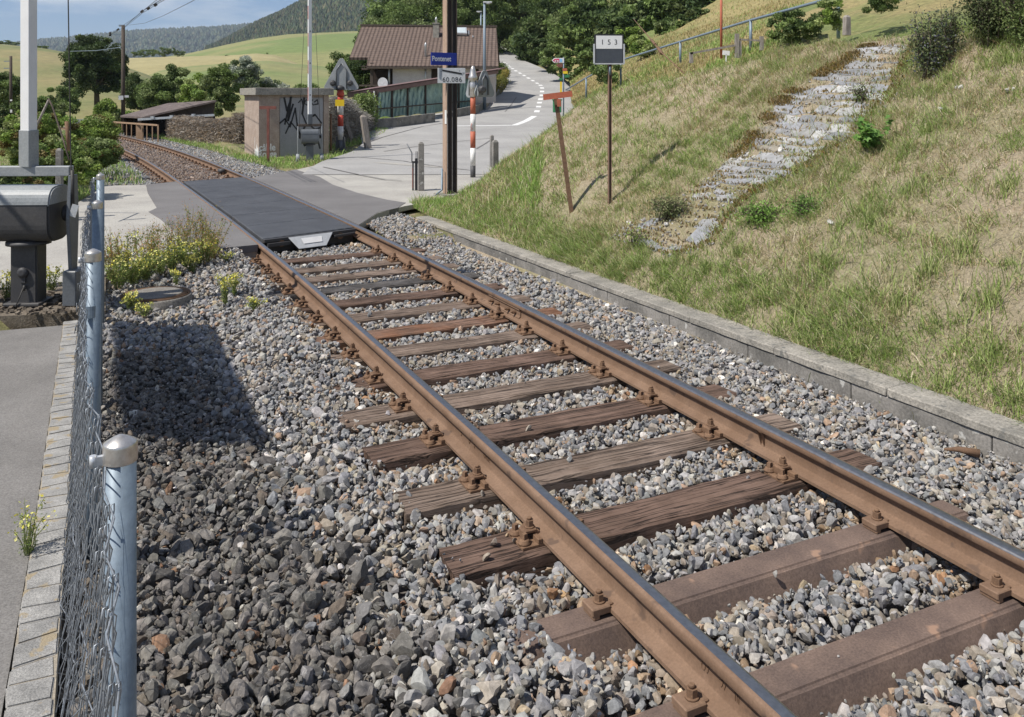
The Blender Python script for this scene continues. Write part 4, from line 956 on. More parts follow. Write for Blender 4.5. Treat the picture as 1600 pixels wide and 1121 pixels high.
# broken rubble and moss on the strip
rb = []
for k in range(1500):
    u = r.random()**1.3; v = r.uniform(-.05, 1.12); q = strip_pt(u, v); p = W(q[0], q[1], float(emb_z(q[0], q[1]))+.008); rb.append(((p.x, p.y, p.z), r.uniform(.015, .045), r.choice([(.28, .275, .27), (.33, .32, .31), (.24, .225, .20), (.20, .15, .09)])))
for (x, y) in ((1478, 172), (1502, 138), (1577, 143), (1300, 350), (1545, 15), (1045, 352), (985, 350), (1220, 235)):
    p, s, d = on_slope(x, y)
    for q in range(3): rb.append(((p.x+r.uniform(-.05, .05), p.y+r.uniform(-.05, .05), p.z+.01), r.uniform(.04, .09), (.55, .53, .50)))
rb_ = stones('loose_stones', np.array([q[0] for q in rb]), np.array([q[1] for q in rb]), np.array([q[2] for q in rb]), VAR_LO)
ms = []
for k in range(9000):
    u = r.uniform(.0, 1); side = r.random()
    v = r.gauss(.0, .07) if side < .6 else (r.gauss(1.02, .05) if side < .8 else r.uniform(0, 1))
    if side >= .8: u = un[r.randrange(nr)]+r.gauss(0, .002)
    if side < .6:
        u = .40+.60*r.random()**.8; v += .35*max(0, u-.68)*r.random()*2
        if math.sin(u*31)+math.sin(u*77+1) < -.2: continue
    q = strip_pt(min(max(u, 0), 1), v); p = W(q[0], q[1], float(emb_z(q[0], q[1]))+.004); ms.append((p.x, p.y, p.z+.012))
ms = np.array(ms); n = len(ms); blades('moss', ms, np.full(n, .035), np.full(n, .012), RNG.normal(size=(n, 2))*.02, np.array([(.20, .125, .03), (.26, .17, .05), (.16, .14, .04), (.33, .26, .16)])[RNG.integers(0, 4, n)]*RNG.uniform(.7, 1.2, (n, 1)))
M['dark_concrete'] = pm('dark_concrete', (.14, .13, .115), (.20, .185, .165), 6, .95, bs=.8, bd=.01, fine=60, fam=.8)

# ================================================================== NEAR THINGS
# ---- mesh fence with galvanised posts
FP = []
for (x, y, h) in ((188, 680, .70), (145.5, 389, .66), (152, 313, .665), (157, 271, .665)):
    Z = F*h/(y-YH); FP.append((Vector(((x-800)/F*Z, Z, HC-h)), Z))
e = thing('mesh_fence', 'sagging chain link fence on galvanised round posts along the platform edge', 'fence', (FP[1][0].x, FP[1][0].y, -.2))
for i, (p, Z) in enumerate(FP):
    r = .031
    mb = MB(); mb.tube([(p.x, p.y, -.35), (p.x, p.y, p.z-.02)], r, 28); po = mb.build('fence_post', M['galv'], e)
    mb = MB(); mb.lathe((p.x, p.y, p.z-.056), [(r*1.0, .002), (r*1.07, .003), (r*1.075, .0045), (r*1.075, .036), (r*1.07, .0385), (r*1.04, .0415), (r*1.03, .042), (r*.6, .050), (r*.2, .056), (.001, .057)], 28); mb.build('post_cap', M['cap'], po)
    mb = MB(); q = Vector((-N[0], -N[1], 0)); zc = p.z-.045; mb.bar(p+q*r*.9+Vector((0, 0, zc-p.z)), p+q*(r+.022)+Vector((0, 0, zc-p.z)), .010, .018)
    mb.tube([p+q*(r+.02)+Vector((0, 0, zc-p.z-.012)), p+q*(r+.02)+Vector((0, 0, zc-p.z+.012))], .007, 8); mb.build('wire_clip', M['zinc'], po)
mb = MB(); p = FP[1][0]; q = Vector((-N[0], -N[1], 0))
for k in range(9): a = k/8*math.pi; mb.bar(p+Vector((.02*math.cos(a)*1.3+.005, -.045-.02*math.sin(a)*.8, -.26)), p+Vector((.02*math.cos(a+.42)*1.3+.005, -.045-.02*math.sin(a+.42)*.8, -.26)), .003, .05)
mb.build('tension_clamp', M['galv'], e)
# net: diamond wires
p0, p1 = FP[0][0], FP[3][0]; s0, s1 = toSD(p0.x, p0.y)[0], toSD(p1.x, p1.y)[0]
fs_ = [toSD(q[0].x, q[0].y) for q in FP]; fS = [q[0] for q in fs_]; fD = [q[1] for q in fs_]
CELL = .052; rows_n = 21; zt0 = 1.12; Vv, Ff = [], []
def netp(s, k, ph):
    z = 1.115-.20+.0-k*CELL          # first row just below the post tops
    dd = np.interp(s, fS, fD)-.045-.012*math.sin(s*2.6)+.018*math.sin(s*9+k*.9)*(k/20)+.010*math.sin(s*23+k*1.7)
    dd -= .050*min(1, (k/rows_n))**1.5
    sag = .035*math.sin(math.pi*((s-fS[1])/(fS[2]-fS[1])))*(1-k/rows_n) if fS[1] < s < fS[2] else (.05*math.sin(math.pi*min(max((s-fS[0])/(fS[1]-fS[0]), 0), 1))*(1-k/rows_n))
    return W(s, dd, z-.0-sag*1.0)
topz = lambda s: np.interp(s, fS, [FP[i][0].z for i in range(4)])
zig = np.concatenate([np.arange(-.6, 2.4, CELL*.85), np.arange(2.4, fS[3], CELL*.62)])
mb = MB()
for wi, s in enumerate(zig):
    pts = []; seg = 4 if s < 3.5 else 2
    rr_ = random.uniform(-.006, .006)
    for k in range(rows_n):
        side = 1 if (k+wi) % 2 == 0 else -1
        for j in range(1):
            sc = s+side*CELL*.42+random.uniform(-.004, .004)
            q = netp(sc, k, wi); q += Vector((N[0], N[1], 0))*(.004*side); q.z += float(topz(min(max(s, fS[0]), fS[3])))-.915-.055+rr_
            pts.append(q)
    # make the top end curl over
    top = pts[0]; pts = [top+Vector((-N[0]*.008, -N[1]*.008, -.016)), top+Vector((-N[0]*.006, -N[1]*.006, .010)), top+Vector((0, 0, .012))]+pts
    mb.tube(pts, .00145, 5 if s < 3 else 3)
for k in (0, 11, 20):
    pts = []
    for s in np.arange(-.6, fS[3], .12):
        q = netp(s, k, 0); q.z += float(topz(min(max(s, fS[0]), fS[3])))-.915-.055; pts.append(q+Vector((N[0]*.004, N[1]*.004, 0)))
    mb.tube(pts, .0018, 5)
mb.build('wire_netting', M['wire'], e)
# a bent loose wire at the bottom edge
mb = MB(); pts = []
for k in range(60):
    a = k*.55; s = .55+k*.055; pts.append(W(s, np.interp(s, fS, fD)-.13+.022*math.cos(a), -.02+.16*math.sin(k*.09)+.02*math.sin(a)))
mb.tube(pts, .0017, 5); mb.build('loose_wire', M['wire'], e)

# ---- inspection shaft with round cover
c = G(247, 462, -.02); c = G(243, 458, -.05)
e = thing('manhole', 'round concrete shaft ring with a flat cover in the gravel by the fence', 'manhole', (c.x, c.y, -.25))
mb = MB(); mb.lathe((c.x, c.y, -.31), [(.335, 0), (.335, .235), (.325, .245), (.30, .247)], 48); ring = mb.build('shaft_ring', M['dark_concrete'], e)
mb = MB(); mb.lathe((c.x, c.y, -.072), [(.315, 0), (.318, .018), (.300, .022), (.296, .014), (.26, .014), (.255, .020)], 48); cov = mb.build('iron_rim', M['rust_dark'], e)
mb = MB(); mb.lathe((c.x, c.y, -.07), [(.25, 0), (.252, .020), (.24, .023), (.001, .024)], 40)
mb.build('cover_plate', M['dark_concrete'], cov)

# ---- level crossing barrier machines
def barrier(label, base, k, near, rzv):
    e = thing('crossing_barrier', label, 'barrier', base, None); b = Vector(base)
    R = Matrix.Rotation(rzv, 3, 'Z')
    def Q(x, y, z): return b+R @ Vector((x, y, z))*k
    def bx(mb, c, size, mi=0, Rr=None): mb.box(Q(*c), [q*k for q in size], R if Rr is None else R @ Rr, mi)
    mb = MB(); bx(mb, (0, 0, .33), (.25, .20, .74)); col = mb.build('foot_column', M['grey_dark'] if near else M['grey_paint'], e, bevel=.012*k, seg=2)
    mb = MB(); bx(mb, (0, 0, .035), (.34, .30, .03)); mb.build('base_plate', M['grey_dark'], col, bevel=.004)
    if near:
        mb = MB(); mb.lathe(Q(.0, -.102, .34), [(.045, 0), (.05, .012), (.04, .03), (.02, .035)], 14, axis=R @ Vector((0, -1, 0))); mb.box(Q(0, -.11, .27), (.05, .02, .05), R); mb.build('lock_cover', M['grey_dark'], col)
        mb = MB(); mb.tube([Q(.02, -.12, .22), Q(-.03, -.16, .05), Q(-.05, -.15, -.02)], .006, 6); mb.tube([Q(.02, -.12, .22), Q(.02, -.13, .17)], .012, 6); mb.build('hose', M['cable'], col)
    # drive housing: rounded box lying across
    pr = []; hw, hh = .23, .265
    for a in np.linspace(0, 2*math.pi, 40, endpoint=False):
        ca, sa = math.cos(a), math.sin(a); n_ = 3.4
        pr.append((hw*abs(ca)**(2/n_)*(1 if ca > 0 else -1), .90+hh*abs(sa)**(2/n_)*(1 if sa > 0 else -1)))
    mb = MB(); mb.prism([Q(-.30, y, z) for y, z in pr], (Q(.30, 0, 0)-Q(-.30, 0, 0))); hs = mb.build('drive_housing', M['grey_dark'] if near else M['grey_paint'], e, bevel=.018*k, seg=2)
    up = [(y*1.03, .90+(z-.90)*1.03) for y, z in pr if z > .925]; mb = MB()
    mb.prism([Q(-.308, y, z) for y, z in up], (Q(.308, 0, 0)-Q(-.308, 0, 0))); mb.build('housing_lid', M['grey_light'] if near else M['grey_paint'], hs, bevel=.014*k, seg=2)
    mb = MB(); mb.lathe(Q(0, 0, .60), [(.20*k, 0), (.20*k, .03*k), (.15*k, .05*k)], 20); mb.build('neck_flange', M['grey_dark'], e)
    # frame, sleeve and arm
    mb = MB(); bx(mb, (0, .0, 1.31), (.82, .10, .095)); fr = mb.build('frame_beam', M['grey_paint'] if near else M['brown_wood'], e, bevel=.006*k)
    if near: fr.data.materials[0] = M['grey_light']
    for sg in (-1, 1):
        mb = MB(); mb.prism([Q(sg*.40, -.05, 1.27), Q(sg*.40, .07, 1.27), Q(sg*.40, .10, .85), Q(sg*.40, .05, .05), Q(sg*.40, -.02, .05), Q(sg*.40, -.10, .85)], (Q(.035, 0, 0)-Q(0, 0, 0))*(sg)); ar = mb.build('counter_arm', M['grey_paint'] if near else M['grey_light'], e, bevel=.004*k)
        mb = MB()
        for q in range(3): mb.lathe(Q(sg*.345, 0, .90), [(.075*k, 0), (.085*k, .02*k), (.05*k, .04*k), (.05*k, .075*k)], 18, axis=R @ Vector((sg, 0, 0)))
        mb.build('pivot_hub', M['grey_dark'], ar)
        mb = MB()
        if near: mb.box(Q(sg*.44, .01, .18), (.13*k, .26*k, .34*k), R); mb.build('counterweight', M['grey_paint'], ar, bevel=.008)
        else: mb.lathe(Q(sg*.36, 0, .12), [(.15*k, 0), (.165*k, .02*k), (.165*k, .10*k), (.15*k, .12*k)], 20, axis=R @ Vector((sg, 0, 0))); mb.build('counterweight', M['grey_light'], ar)
    Ra = Matrix.Rotation(-.30, 3, 'Z') if near else Matrix.Rotation(.25, 3, 'Z')
    mb = MB(); bx(mb, (0, 0, 1.53), (.125 if near else .165, .125, .36), 0, Ra); mb.build('arm_sleeve', M['grey_paint'] if not near else M['grey_light'], e, bevel=.005*k)
    mb = MB(); H = 5.2; bx(mb, (0, 0, 1.70+H/2), (.105 if near else .125, .105, H), 0, Ra); arm = mb.build('barrier_arm', M['white'], e, bevel=.004)
    if not near:
        for z0 in np.arange(2.2, 6.5, .98):
            mb = MB(); mb.box(Q(-.052, -.0, z0+.24), (.034*k, .106*k, .48*k), R); mb.build('red_band', M['red'], arm)
        for z0 in (2.4, 3.55, 4.7): mb = MB(); mb.box(Q(.01, -.052, z0), (.03*k, .01*k, .06*k), R); mb.build('arm_fitting', M['black'], arm)
        mb = MB()
        for sg in (-1, 1): mb.tube([Q(sg*.38, 0, 1.0), Q(sg*.16, -.05, 5.8)], .006, 5)
        mb.build('arm_wire', M['cable'], arm)
    else:
        mb = MB(); mb.tube([Q(.365, -.05, 5.6), Q(.40, -.05, 3.0), Q(.43, -.05, 1.2), Q(.44, -.05, 1.0)], .0055, 5); mb.tube([Q(.44, -.05, 1.32), Q(.445, -.05, .95)], .016, 6); mb.build('arm_wire', M['cable'], arm)
        mb = MB(); mb.box(Q(.47, -.08, .93), (.06, .01, .11), R @ Matrix.Rotation(.3, 3, 'Y')); mb.build('tag_plate', M['zinc'], arm)
    return e
p = G(45, 472, .0)
barrier('grey level crossing barrier machine with raised plain white arm at the left picture edge', (p.x, p.y, -.03), .93, True, .04)
p = G(484, 251, .0)
barrier('far level crossing barrier machine with raised white and red arm by the concrete cabin', (p.x, p.y, -.03), .80, False, .30)

# ---- added unseen panel on a mast, its shape solved to cast the ballast shadow
CE = 1/math.tan(e_)
shd = np.array([SUN_DIR.x*CE, SUN_DIR.y*CE])
sTL, sTR, sBR, sBL = [np.array(G(*q, -.2)[:2]) for q in ((190, 515), (335, 520), (412, 692), (208, 702))]
SA = ((sBL-sTL)+(sBR-sTR))/2; SB = ((sTR-sTL)+(sBR-sBL))/2; cen = (sTL+sTR+sBR+sBL)/4
def solve_q():
    for q in np.arange(0, 2, .002):
        az, bz = q, -q
        a = SA-az*shd; b_ = SB-bz*shd
        if a@b_+az*bz <= 0: return q
    return .6
q = solve_q(); a3 = Vector((*(SA-q*shd), q)); b3 = Vector((*(SB+q*shd), -q)); zc = 3.7
pc = Vector((cen[0]-(zc+.2)*shd[0], cen[1]-(zc+.2)*shd[1], zc)); nr_ = a3.cross(b3).normalized()
if nr_.z < 0: nr_ = -nr_
e = thing('shadow_panel', 'tilted dark panel on a slim mast, added out of view to cast the ballast shadow', 'shadow caster', (-6.6, 7.3, 0))
mb = MB(); mb.prism([pc-a3/2-b3/2, pc+a3/2-b3/2, pc+a3/2+b3/2, pc-a3/2+b3/2], nr_*.04); mb.build('panel', M['charcoal'], e)
mb = MB(); mb.tube([(-6.6, 7.3, -.1), (-6.6, 7.3, 3.6)], .04, 12); mb.tube([(-6.6, 7.3, 3.55), pc-a3/2-b3/2-nr_*.03], .022, 8); mb.build('mast', M['galv'], e)

# ---- signal mast with the station name
p = G(703, 304, 0); b = Vector((p.x, p.y, 0)); R27 = Matrix((Vector((N[0], N[1], 0)), Vector((T[0], T[1], 0)), Vector((0, 0, 1)))).transposed()
e = thing('steel_mast', 'tall rusty H section steel mast carrying the blue name sign at the crossing', 'mast', (b.x, b.y, 0))
mb = MB(); H = 7.5
mb.box(b+R27 @ Vector((0, 0, H/2)), (.012, .19, H), R27, 0); 
for sg in (-1, 1): mb.box(b+R27 @ Vector((sg*.0, 0, 0))+R27 @ Vector((sg*.1, 0, H/2)), (.014, .20, H), R27, 1 if sg < 0 else 0)
mb.v = [v for v in mb.v]; mb.build('mast_profile', [M['brown_wood'], M['mast_sunlit']], e)  # sunlit left flange painted light, shaded web and right flange painted dark
mb = MB(); mb.box(b+Vector((.03, 0, -.03)), (.55, .45, .10), R27); mb.build('concrete_footing', M['concrete'], e, bevel=.01)
mb = MB(); mb.tube([b+Vector((-.14, -.1, .5)), b+Vector((-.14, -.12, .10)), b+Vector((-.30, -.25, -.02)), b+Vector((-.7, -.3, -.05))], .02, 8); mb.build('earth_cable', M['galv'], e)
mb = MB(); Rs = Matrix.Rotation(-.12, 3, 'Z')
sc = b+R27 @ Vector((-.106, -.06, 1.42)); mb.box(sc+Vector((-.004, -.01, .05)), (.006, .085, .26), R27); mb.build('white_marker', M['white_worn'], e)
def board(e, nm, cx, cy, Z, w, h, R, mat, rim=None, th=.02):
    mb = MB(); c = P(cx, cy, Z); mb.box(c, (w, th, h), R); o = mb.build(nm, mat, e, bevel=.002); return c, o
def facing(R): return R @ Matrix.Rotation(math.pi/2, 3, 'X')
Zm = b.y-.16
Rn = Matrix.Rotation(math.radians(33), 3, 'Z') @ Matrix.Rotation(0, 3, 'Y')
c, o = board(e, 'name_sign', 693.5, 92.5, Zm, .52, .235, Matrix.Rotation(math.radians(28), 3, 'Z'), M['blue'])
Rn = Matrix.Rotation(math.radians(28), 3, 'Z'); text_obj('lettering', 'Pontenet', c+Rn @ Vector((-.245, -.0125, -.0)), .135, M['white'], facing(Rn), o, .001, 'LEFT', .78, .0022)
c, o = board(e, 'gradient_sign', 705.5, 118.5, Zm, .52, .285, Matrix.Rotation(math.radians(4), 3, 'Z'), M['plate_grey'])
Rn = Matrix.Rotation(math.radians(4), 3, 'Z')
text_obj('lettering', '60.086', c+Rn @ Vector((.012, -.0125, -.078)), .125, M['black'], facing(Rn), o, .001, 'CENTER', 1.0, -.0005, 1.1)
mb = MB(); mb.bar(c+Rn @ Vector((-.17, -.013, .10)), c+Rn @ Vector((.19, -.013, .035)), .030, .004, up=(Rn @ Vector((0, -1, 0)))); mb.build('gradient_bar', M['black'], o)
mb = MB()
for x, z, w, h in ((-.195, .075, .012, .02), (-.18, .11, .008, .03), (.215, .045, .012, .035), (.235, .05, .006, .03), (.20, .012, .02, .006), (.15, .09, .006, .03)): mb.box(c+Rn @ Vector((x, -.012, z)), (w*.6, .003, h), Rn)
mb.build('small_marks', M['black'], o)

# ---- concrete stubs, peg
def stub(x, y0, y1, z0, w, label, lean=(0, 0), mat='concrete', rz=0.4, nm='concrete_post', cat_='post', group=None, Z=None):
    p = G(x, y1, z0) if Z is None else P(x, y1, Z); top = HC-(y0-YH)/F*p.y; h = top-p.z+.1
    mb = MB(); R = Matrix.Rotation(rz, 3, 'Z'); hw = w/2; vs = []
    for zz, k in ((-.1, 1.0), (h-.1-w*.35, .92), (h-.1, .45)):
        f = (zz+.1)/h
        for a, q in ((-1, -1), (1, -1), (1, 1), (-1, 1)): v = R @ Vector((a*hw*k, q*hw*k, 0)); vs.append(p+v+Vector((lean[0]*f, lean[1]*f, zz)))
    fs = [(0, 3, 2, 1), (8, 9, 10, 11)]+[(j*4+i, j*4+(i+1) % 4, (j+1)*4+(i+1) % 4, (j+1)*4+i) for j in (0, 1) for i in range(4)]
    mb.add(vs, fs); return tag(mb.build(nm, M[mat], bevel=.006), label, cat_, group)
stub(658, 222, 298, 0, .115, 'square grey concrete post standing beside the red and black peg', rz=.2)
stub(773.5, 219, 293, 0.0, .125, 'front one of two concrete posts in the grass at the foot of the slope', rz=.35)
stub(768.5, 211, 262, 0.0, .095, 'rear one of two concrete posts at the foot of the slope', rz=.35)
p = G(648.5, 297.5, 0); e = thing('signal_peg', 'short red and black iron peg with a bent lever beside the square concrete post', 'peg', (p.x, p.y, 0))
mb = MB(); mb.box((p.x-.04, p.y, .26), (.028, .03, .56), mi=0); mb.box((p.x+.025, p.y, .30), (.05, .04, .66)); mb.box((p.x, p.y-.01, .56), (.13, .03, .03)); mb.box((p.x+.02, p.y, .66), (.012, .02, .22)); mb.box((p.x+.05, p.y, .66), (.01, .02, .22)); mb.build('peg_body', M['black'], e)
mb = MB(); mb.box((p.x-.045, p.y-.018, .24), (.022, .008, .40)); mb.build('red_stripe', M['red_dark'], e)
mb = MB(); mb.tube([(p.x-.06, p.y-.02, .56), (p.x-.06, p.y-.02, .74), (p.x-.16, p.y-.02, .92)], .011, 6); mb.build('lever', M['grey_paint'], e)

# ---- flashing light posts of the crossing
def tri_head(e, c, w, h, Rr, lamps=True):
    mb = MB(); r_ = .10
    cs = [Vector((-w/2+r_, 0, r_)), Vector((w/2-r_, 0, r_)), Vector((0, 0, h-r_))]; pts = []
    for q, (ce, a0, a1) in enumerate(((cs[1], -90, 32), (cs[2], 32, 148), (cs[0], 148, 270))):
        for a in np.linspace(a0, a1, 7): pts.append(ce+Vector((math.cos(math.radians(a))*r_, 0, math.sin(math.radians(a))*r_)))
    mb.prism([c+Rr @ v for v in pts], Rr @ Vector((0, .03, 0))); o = mb.build('warning_plate', M['grey_light'], e, bevel=.004)
    if lamps:
        for sg in (-1, 1):
            mb = MB(); mb.lathe(c+Rr @ Vector((sg*w*.25, 0, h*.22)), [(.10, 0), (.10, .05), (.07, .13), (.05, .15)], 16, axis=Rr @ Vector((0, -1, 0))); mb.build('lamp_housing', M['grey_dark'], o)
    for sg in (-1, 1):
        mb = MB(); mb.tube([c+Rr @ Vector((sg*w*.15, -.02, .05)), c+Rr @ Vector((sg*w*.15, -.02, h*.62)), c+Rr @ Vector((0, -.02, h*.86))], .022, 6); mb.build('bracket', M['grey_paint'], o)
    return o
def bands(e, p, r, segs):
    for z0, z1, m_ in segs:
        mb = MB(); mb.tube([(p.x, p.y, z0), (p.x, p.y, z1)], r, 20); mb.build('post_section', M[m_], e)
Z = 29.; p = P(532, 236, Z)
def zy(y, Z): return HC-(y-YH)/F*Z
e = thing('warning_light_post', 'back of a triangular crossing light on a red and white post beside the cabin', 'crossing light', (p.x, p.y, p.z))
bands(e, p, .10, [(zy(236, Z)-.1, zy(219, Z), 'grey_paint'), (zy(219, Z), zy(197.5, Z), 'white_worn'), (zy(197.5, Z), zy(180, Z), 'red'), (zy(180, Z), zy(160, Z), 'white_worn'), (zy(160, Z), zy(150, Z), 'red')])
mb = MB(); mb.lathe((p.x, p.y, zy(150, Z)), [(.13, 0), (.13, .1), (.11, .14), (.11, .24)], 16); mb.build('post_head', M['red'], e)
mb = MB()
for sg in (-1, 1): mb.bar((p.x+sg*.14, p.y, zy(236, Z)-.1), (p.x+sg*.10, p.y, zy(214, Z)), .08, .10)
mb.build('foot_bracket', M['grey_paint'], e)
tri_head(e, P(533.5, 141, Z-.1), 1.15, 1.08, Matrix.Rotation(.12, 3, 'Z'))
mb = MB(); mb.box((p.x, p.y-.13, zy(161, Z)), (.30, .02, .22), Matrix.Rotation(.1, 3, 'Z')); mb.build('yellow_plate', M['yellow'], e)
mb = MB(); mb.lathe((p.x+.0, p.y-.05, zy(141, Z)), [(.16, 0), (.16, .1), (.08, .16)], 12); mb.build('head_clamp', M['grey_dark'], e)
Z = 19.6; p = P(739, 277.5, Z)
e = thing('warning_light_post', 'red brown and white banded crossing light post on the road side of the steel mast', 'crossing light', (p.x, p.y, p.z))
bands(e, p, .060, [(zy(278, Z)-.1, zy(259, Z), 'grey_dark'), (zy(259, Z), zy(231.5, Z), 'white_worn'), (zy(231.5, Z), zy(205.5, Z), 'red_fade'), (zy(205.5, Z), zy(178.5, Z), 'white_worn'), (zy(178.5, Z), zy(150, Z), 'red_fade')])
mb = MB(); mb.lathe((p.x, p.y, zy(152, Z)), [(.075, 0), (.075, .32), (.05, .36), (.105, .42), (.105, .46), (.085, .50), (.06, .62), (.045, .68), (.02, .72)], 20); mb.build('bell_cap', M['cap'], e)
tri_head(e, P(737.5, 153, Z+.05), .42, .58, Matrix.Rotation(-.75, 3, 'Z'), False)
tri_head(e, P(757.5, 152, Z+.1), .60, .62, Matrix.Rotation(.75, 3, 'Z'), False)
mb = MB(); mb.lathe(P(752, 140, Z-.05), [(.09, 0), (.09, .12), (.05, .18)], 14, axis=(.3, -1, 0)); mb.build('lamp_housing', M['grey_dark'], e)
mb = MB()
for a in ([(737, 193), (735.5, 199), (738, 202), (736, 204)],): mb.tube([P(x, y, Z-.065) for x, y in a], .006, 5)
mb.build('red_scribble', M['red'], e)

# ---- board 153
p, s, d = on_slope(952.5, 318); Zb = p.y
e = thing('kilometre_board', 'white and dark grey board with number 153 on a thin rusty post on the slope', 'sign', tuple(p))
mb = MB(); mb.box((p.x-.011, p.y, (p.z-.1+zy(100, Zb))/2), (.007, .045, zy(100, Zb)-p.z+.1)); mb.box((p.x, p.y+.02, (p.z-.1+zy(100, Zb))/2), (.044, .006, zy(100, Zb)-p.z+.1)); mb.box((p.x+.022, p.y, (p.z-.1+zy(100, Zb))/2), (.006, .03, zy(100, Zb)-p.z+.1)); mb.build('post', M['rust_post'], e)
Rb = Matrix.Rotation(.04, 3, 'Z'); sz = 43.5/F*Zb
c = P(951.5, 77.3, Zb-.03)
mb = MB(); mb.box(c, (sz+.02, .022, sz*1.02+.02), Rb); fr = mb.build('board_frame', M['black'], e, bevel=.003)
mb = MB(); mb.box(c+Rb @ Vector((0, -.013, sz*.25)), (sz*.94, .004, sz*.47), Rb); w_ = mb.build('white_panel', M['white'], fr)
mb = MB(); mb.box(c+Rb @ Vector((0, -.013, -sz*.24)), (sz*.96, .004, sz*.48), Rb); mb.build('dark_panel', M['charcoal'], fr)
mb = MB()
for sg in (-1, 1): mb.box(c+Rb @ Vector((sg*(sz/2+.012), -.006, -sz*.16)), (.018, .034, sz*.70), Rb)
mb.box(c+Rb @ Vector((0, -.006, -sz*.52)), (sz+.03, .03, .016), Rb); mb.build('side_bracket', M['plate_grey'], fr)
text_obj('lettering', '1 5 3', c+Rb @ Vector((0, -.0155, sz*.245)), sz*.26, M['black'], facing(Rb), fr, .001, 'CENTER', 1.0, -.0004, 1.15)
mb = MB(); mb.tube([(p.x, p.y-.02, zy(118, Zb)), (p.x, p.y-.03, zy(104, Zb))], .012, 6); mb.build('clamp', M['galv'], e)

# ---- red T markers
p, s, d = on_slope(893, 332); t = P(869, 157, p.y+.05)
e = thing('stop_marker', 'leaning red T shaped board on a dark rusty post in the slope grass', 'marker', tuple(p))
mb = MB(); mb.bar(p-(t-p)*.06, t+(t-p)*.02, .055, .02); mb.bar(p-(t-p)*.06+Vector((.0, .02, 0)), t+(t-p)*.02+Vector((0, .02, 0)), .008, .05); mb.build('post', M['rust_dark'], e)
mb = MB(); ax = Vector((1, .0, .125)).normalized(); c = P(871.5, 149.5, p.y-.02); mb.bar(c-ax*.185, c+ax*.185, .075, .012, up=(0, -1, .0)); o = mb.build('cross_board', M['red_fade'], e)
mb = MB(); q = P(873.5, 160, p.y-.02); mb.bar(q+Vector((.003, 0, -.055)), q+Vector((-.005, 0, .04)), .05, .012, up=(0, -1, 0)); mb.build('red_stem', M['red_fade'], o)
Z = F*1.9/103; p = P(419, 253, Z); e = thing('stop_marker', 'dark red T shaped marker standing upright in front of the concrete cabin', 'marker', tuple(p))
mb = MB(); mb.bar((p.x, p.y, p.z-.1), (p.x, p.y, zy(170, Z)), .07, .05); mb.build('post', M['red_dark'], e)
mb = MB(); c = P(418.5, 168.5, Z); mb.bar(c-Vector((.24, 0, 0)), c+Vector((.24, 0, 0)), .09, .03, up=(0, -1, 0)); mb.build('cross_board', M['red_dark'], e)

# ================================================================== BACKGROUND BUILDINGS
# ---- concrete cabin
C0 = Vector(G(404.5, 245, 0)[:2]+(-.08,)) if False else Vector((G(404.5, 245, 0).x, G(404.5, 245, 0).y, -.15))
u_ = Vector((N[0], N[1], 0)); v_ = Vector((T[0], T[1], 0)); wR, wL = 2.18, 2.45
ztop = zy(149, C0.y); e = thing('concrete_cabin', 'small pebble dash cabin with flat concrete roof, sprayed grey door and graffiti', 'cabin', tuple(C0))
mb = MB(); mb.prism([C0, C0+u_*.62, C0+u_*.62+v_*.05, C0+u_*2.02+v_*.05, C0+u_*2.02, C0+u_*wR, C0+u_*wR+v_*wL, C0+v_*wL], (0, 0, ztop-C0.z)); mb.build('wall', M['pebble'], e)
mb = MB(); o_ = .13; zb = Vector((0, 0, ztop-C0.z)); q = [C0-u_*o_-v_*o_, C0+u_*(wR+o_)-v_*o_, C0+u_*(wR+o_)+v_*(wL+o_), C0-u_*o_+v_*(wL+o_)]
mb.prism([x+zb for x in q], (0, 0, zy(137.5, C0.y)-ztop)); mb.build('roof_slab', M['concrete_top'], e, bevel=.01)
mb = MB(); mb.prism([C0+u_*.64+v_*.03, C0+u_*2.0+v_*.03, C0+u_*2.0+v_*.045, C0+u_*.64+v_*.045], (0, 0, ztop-C0.z-.08)); door = mb.build('door', M['plate_grey'], e)
door.data.materials[0] = pm('door_paint', (.27, .265, .27), (.31, .305, .31), 2, .7)
def strokes(e, nm, org, ax, lines, w, mat, nrm, th=.004):
    mb = MB()
    for ln_ in lines:
        pts = [org+ax*x+Vector((0, 0, z)) for x, z in ln_]
        for a, b_ in zip(pts[:-1], pts[1:]): mb.bar(a-(b_-a)*.04, b_+(b_-a)*.04, w*random.uniform(.7, 1.3), th, up=nrm)
    return mb.build(nm, mat, e)
od = C0+v_*.026
g_ = [[(.80, 1.15), (.98, 1.95), (.90, 1.25), (1.05, 1.75)], [(.78, 1.95), (.86, 1.55), (1.0, 1.98)], [(.56, 1.10), (.80, 1.30), (.96, 1.05), (1.12, 1.62), (1.2, .95)], [(.82, .85), (.98, 1.20), (1.30, .80), (1.42, 1.05)], [(1.2, .95), (1.42, .45), (1.38, .78)], [(1.40, 1.95), (1.34, 1.45), (1.48, 1.1), (1.62, 1.25), (1.60, 1.6)], [(1.5, 1.3), (1.75, 1.42), (1.95, 1.15)], [(1.62, 1.05), (1.75, .95), (1.95, 1.02)], [(1.62, .55), (1.8, .75), (1.9, .35)]]
strokes(door, 'graffiti', od, u_, g_, .055, M['black'], -v_)
strokes(door, 'graffiti', od, u_, [[(1.22, 1.80), (1.32, 1.92), (1.36, 1.72)], [(1.44, 1.88), (1.40, 1.78), (1.50, 1.72), (1.54, 1.84), (1.46, 1.90)], [(1.68, 1.90), (1.60, 1.82), (1.70, 1.72)], [(1.72, 1.82), (1.82, 1.90), (1.84, 1.76), (1.72, 1.74)]], .03, M['black'], -v_)
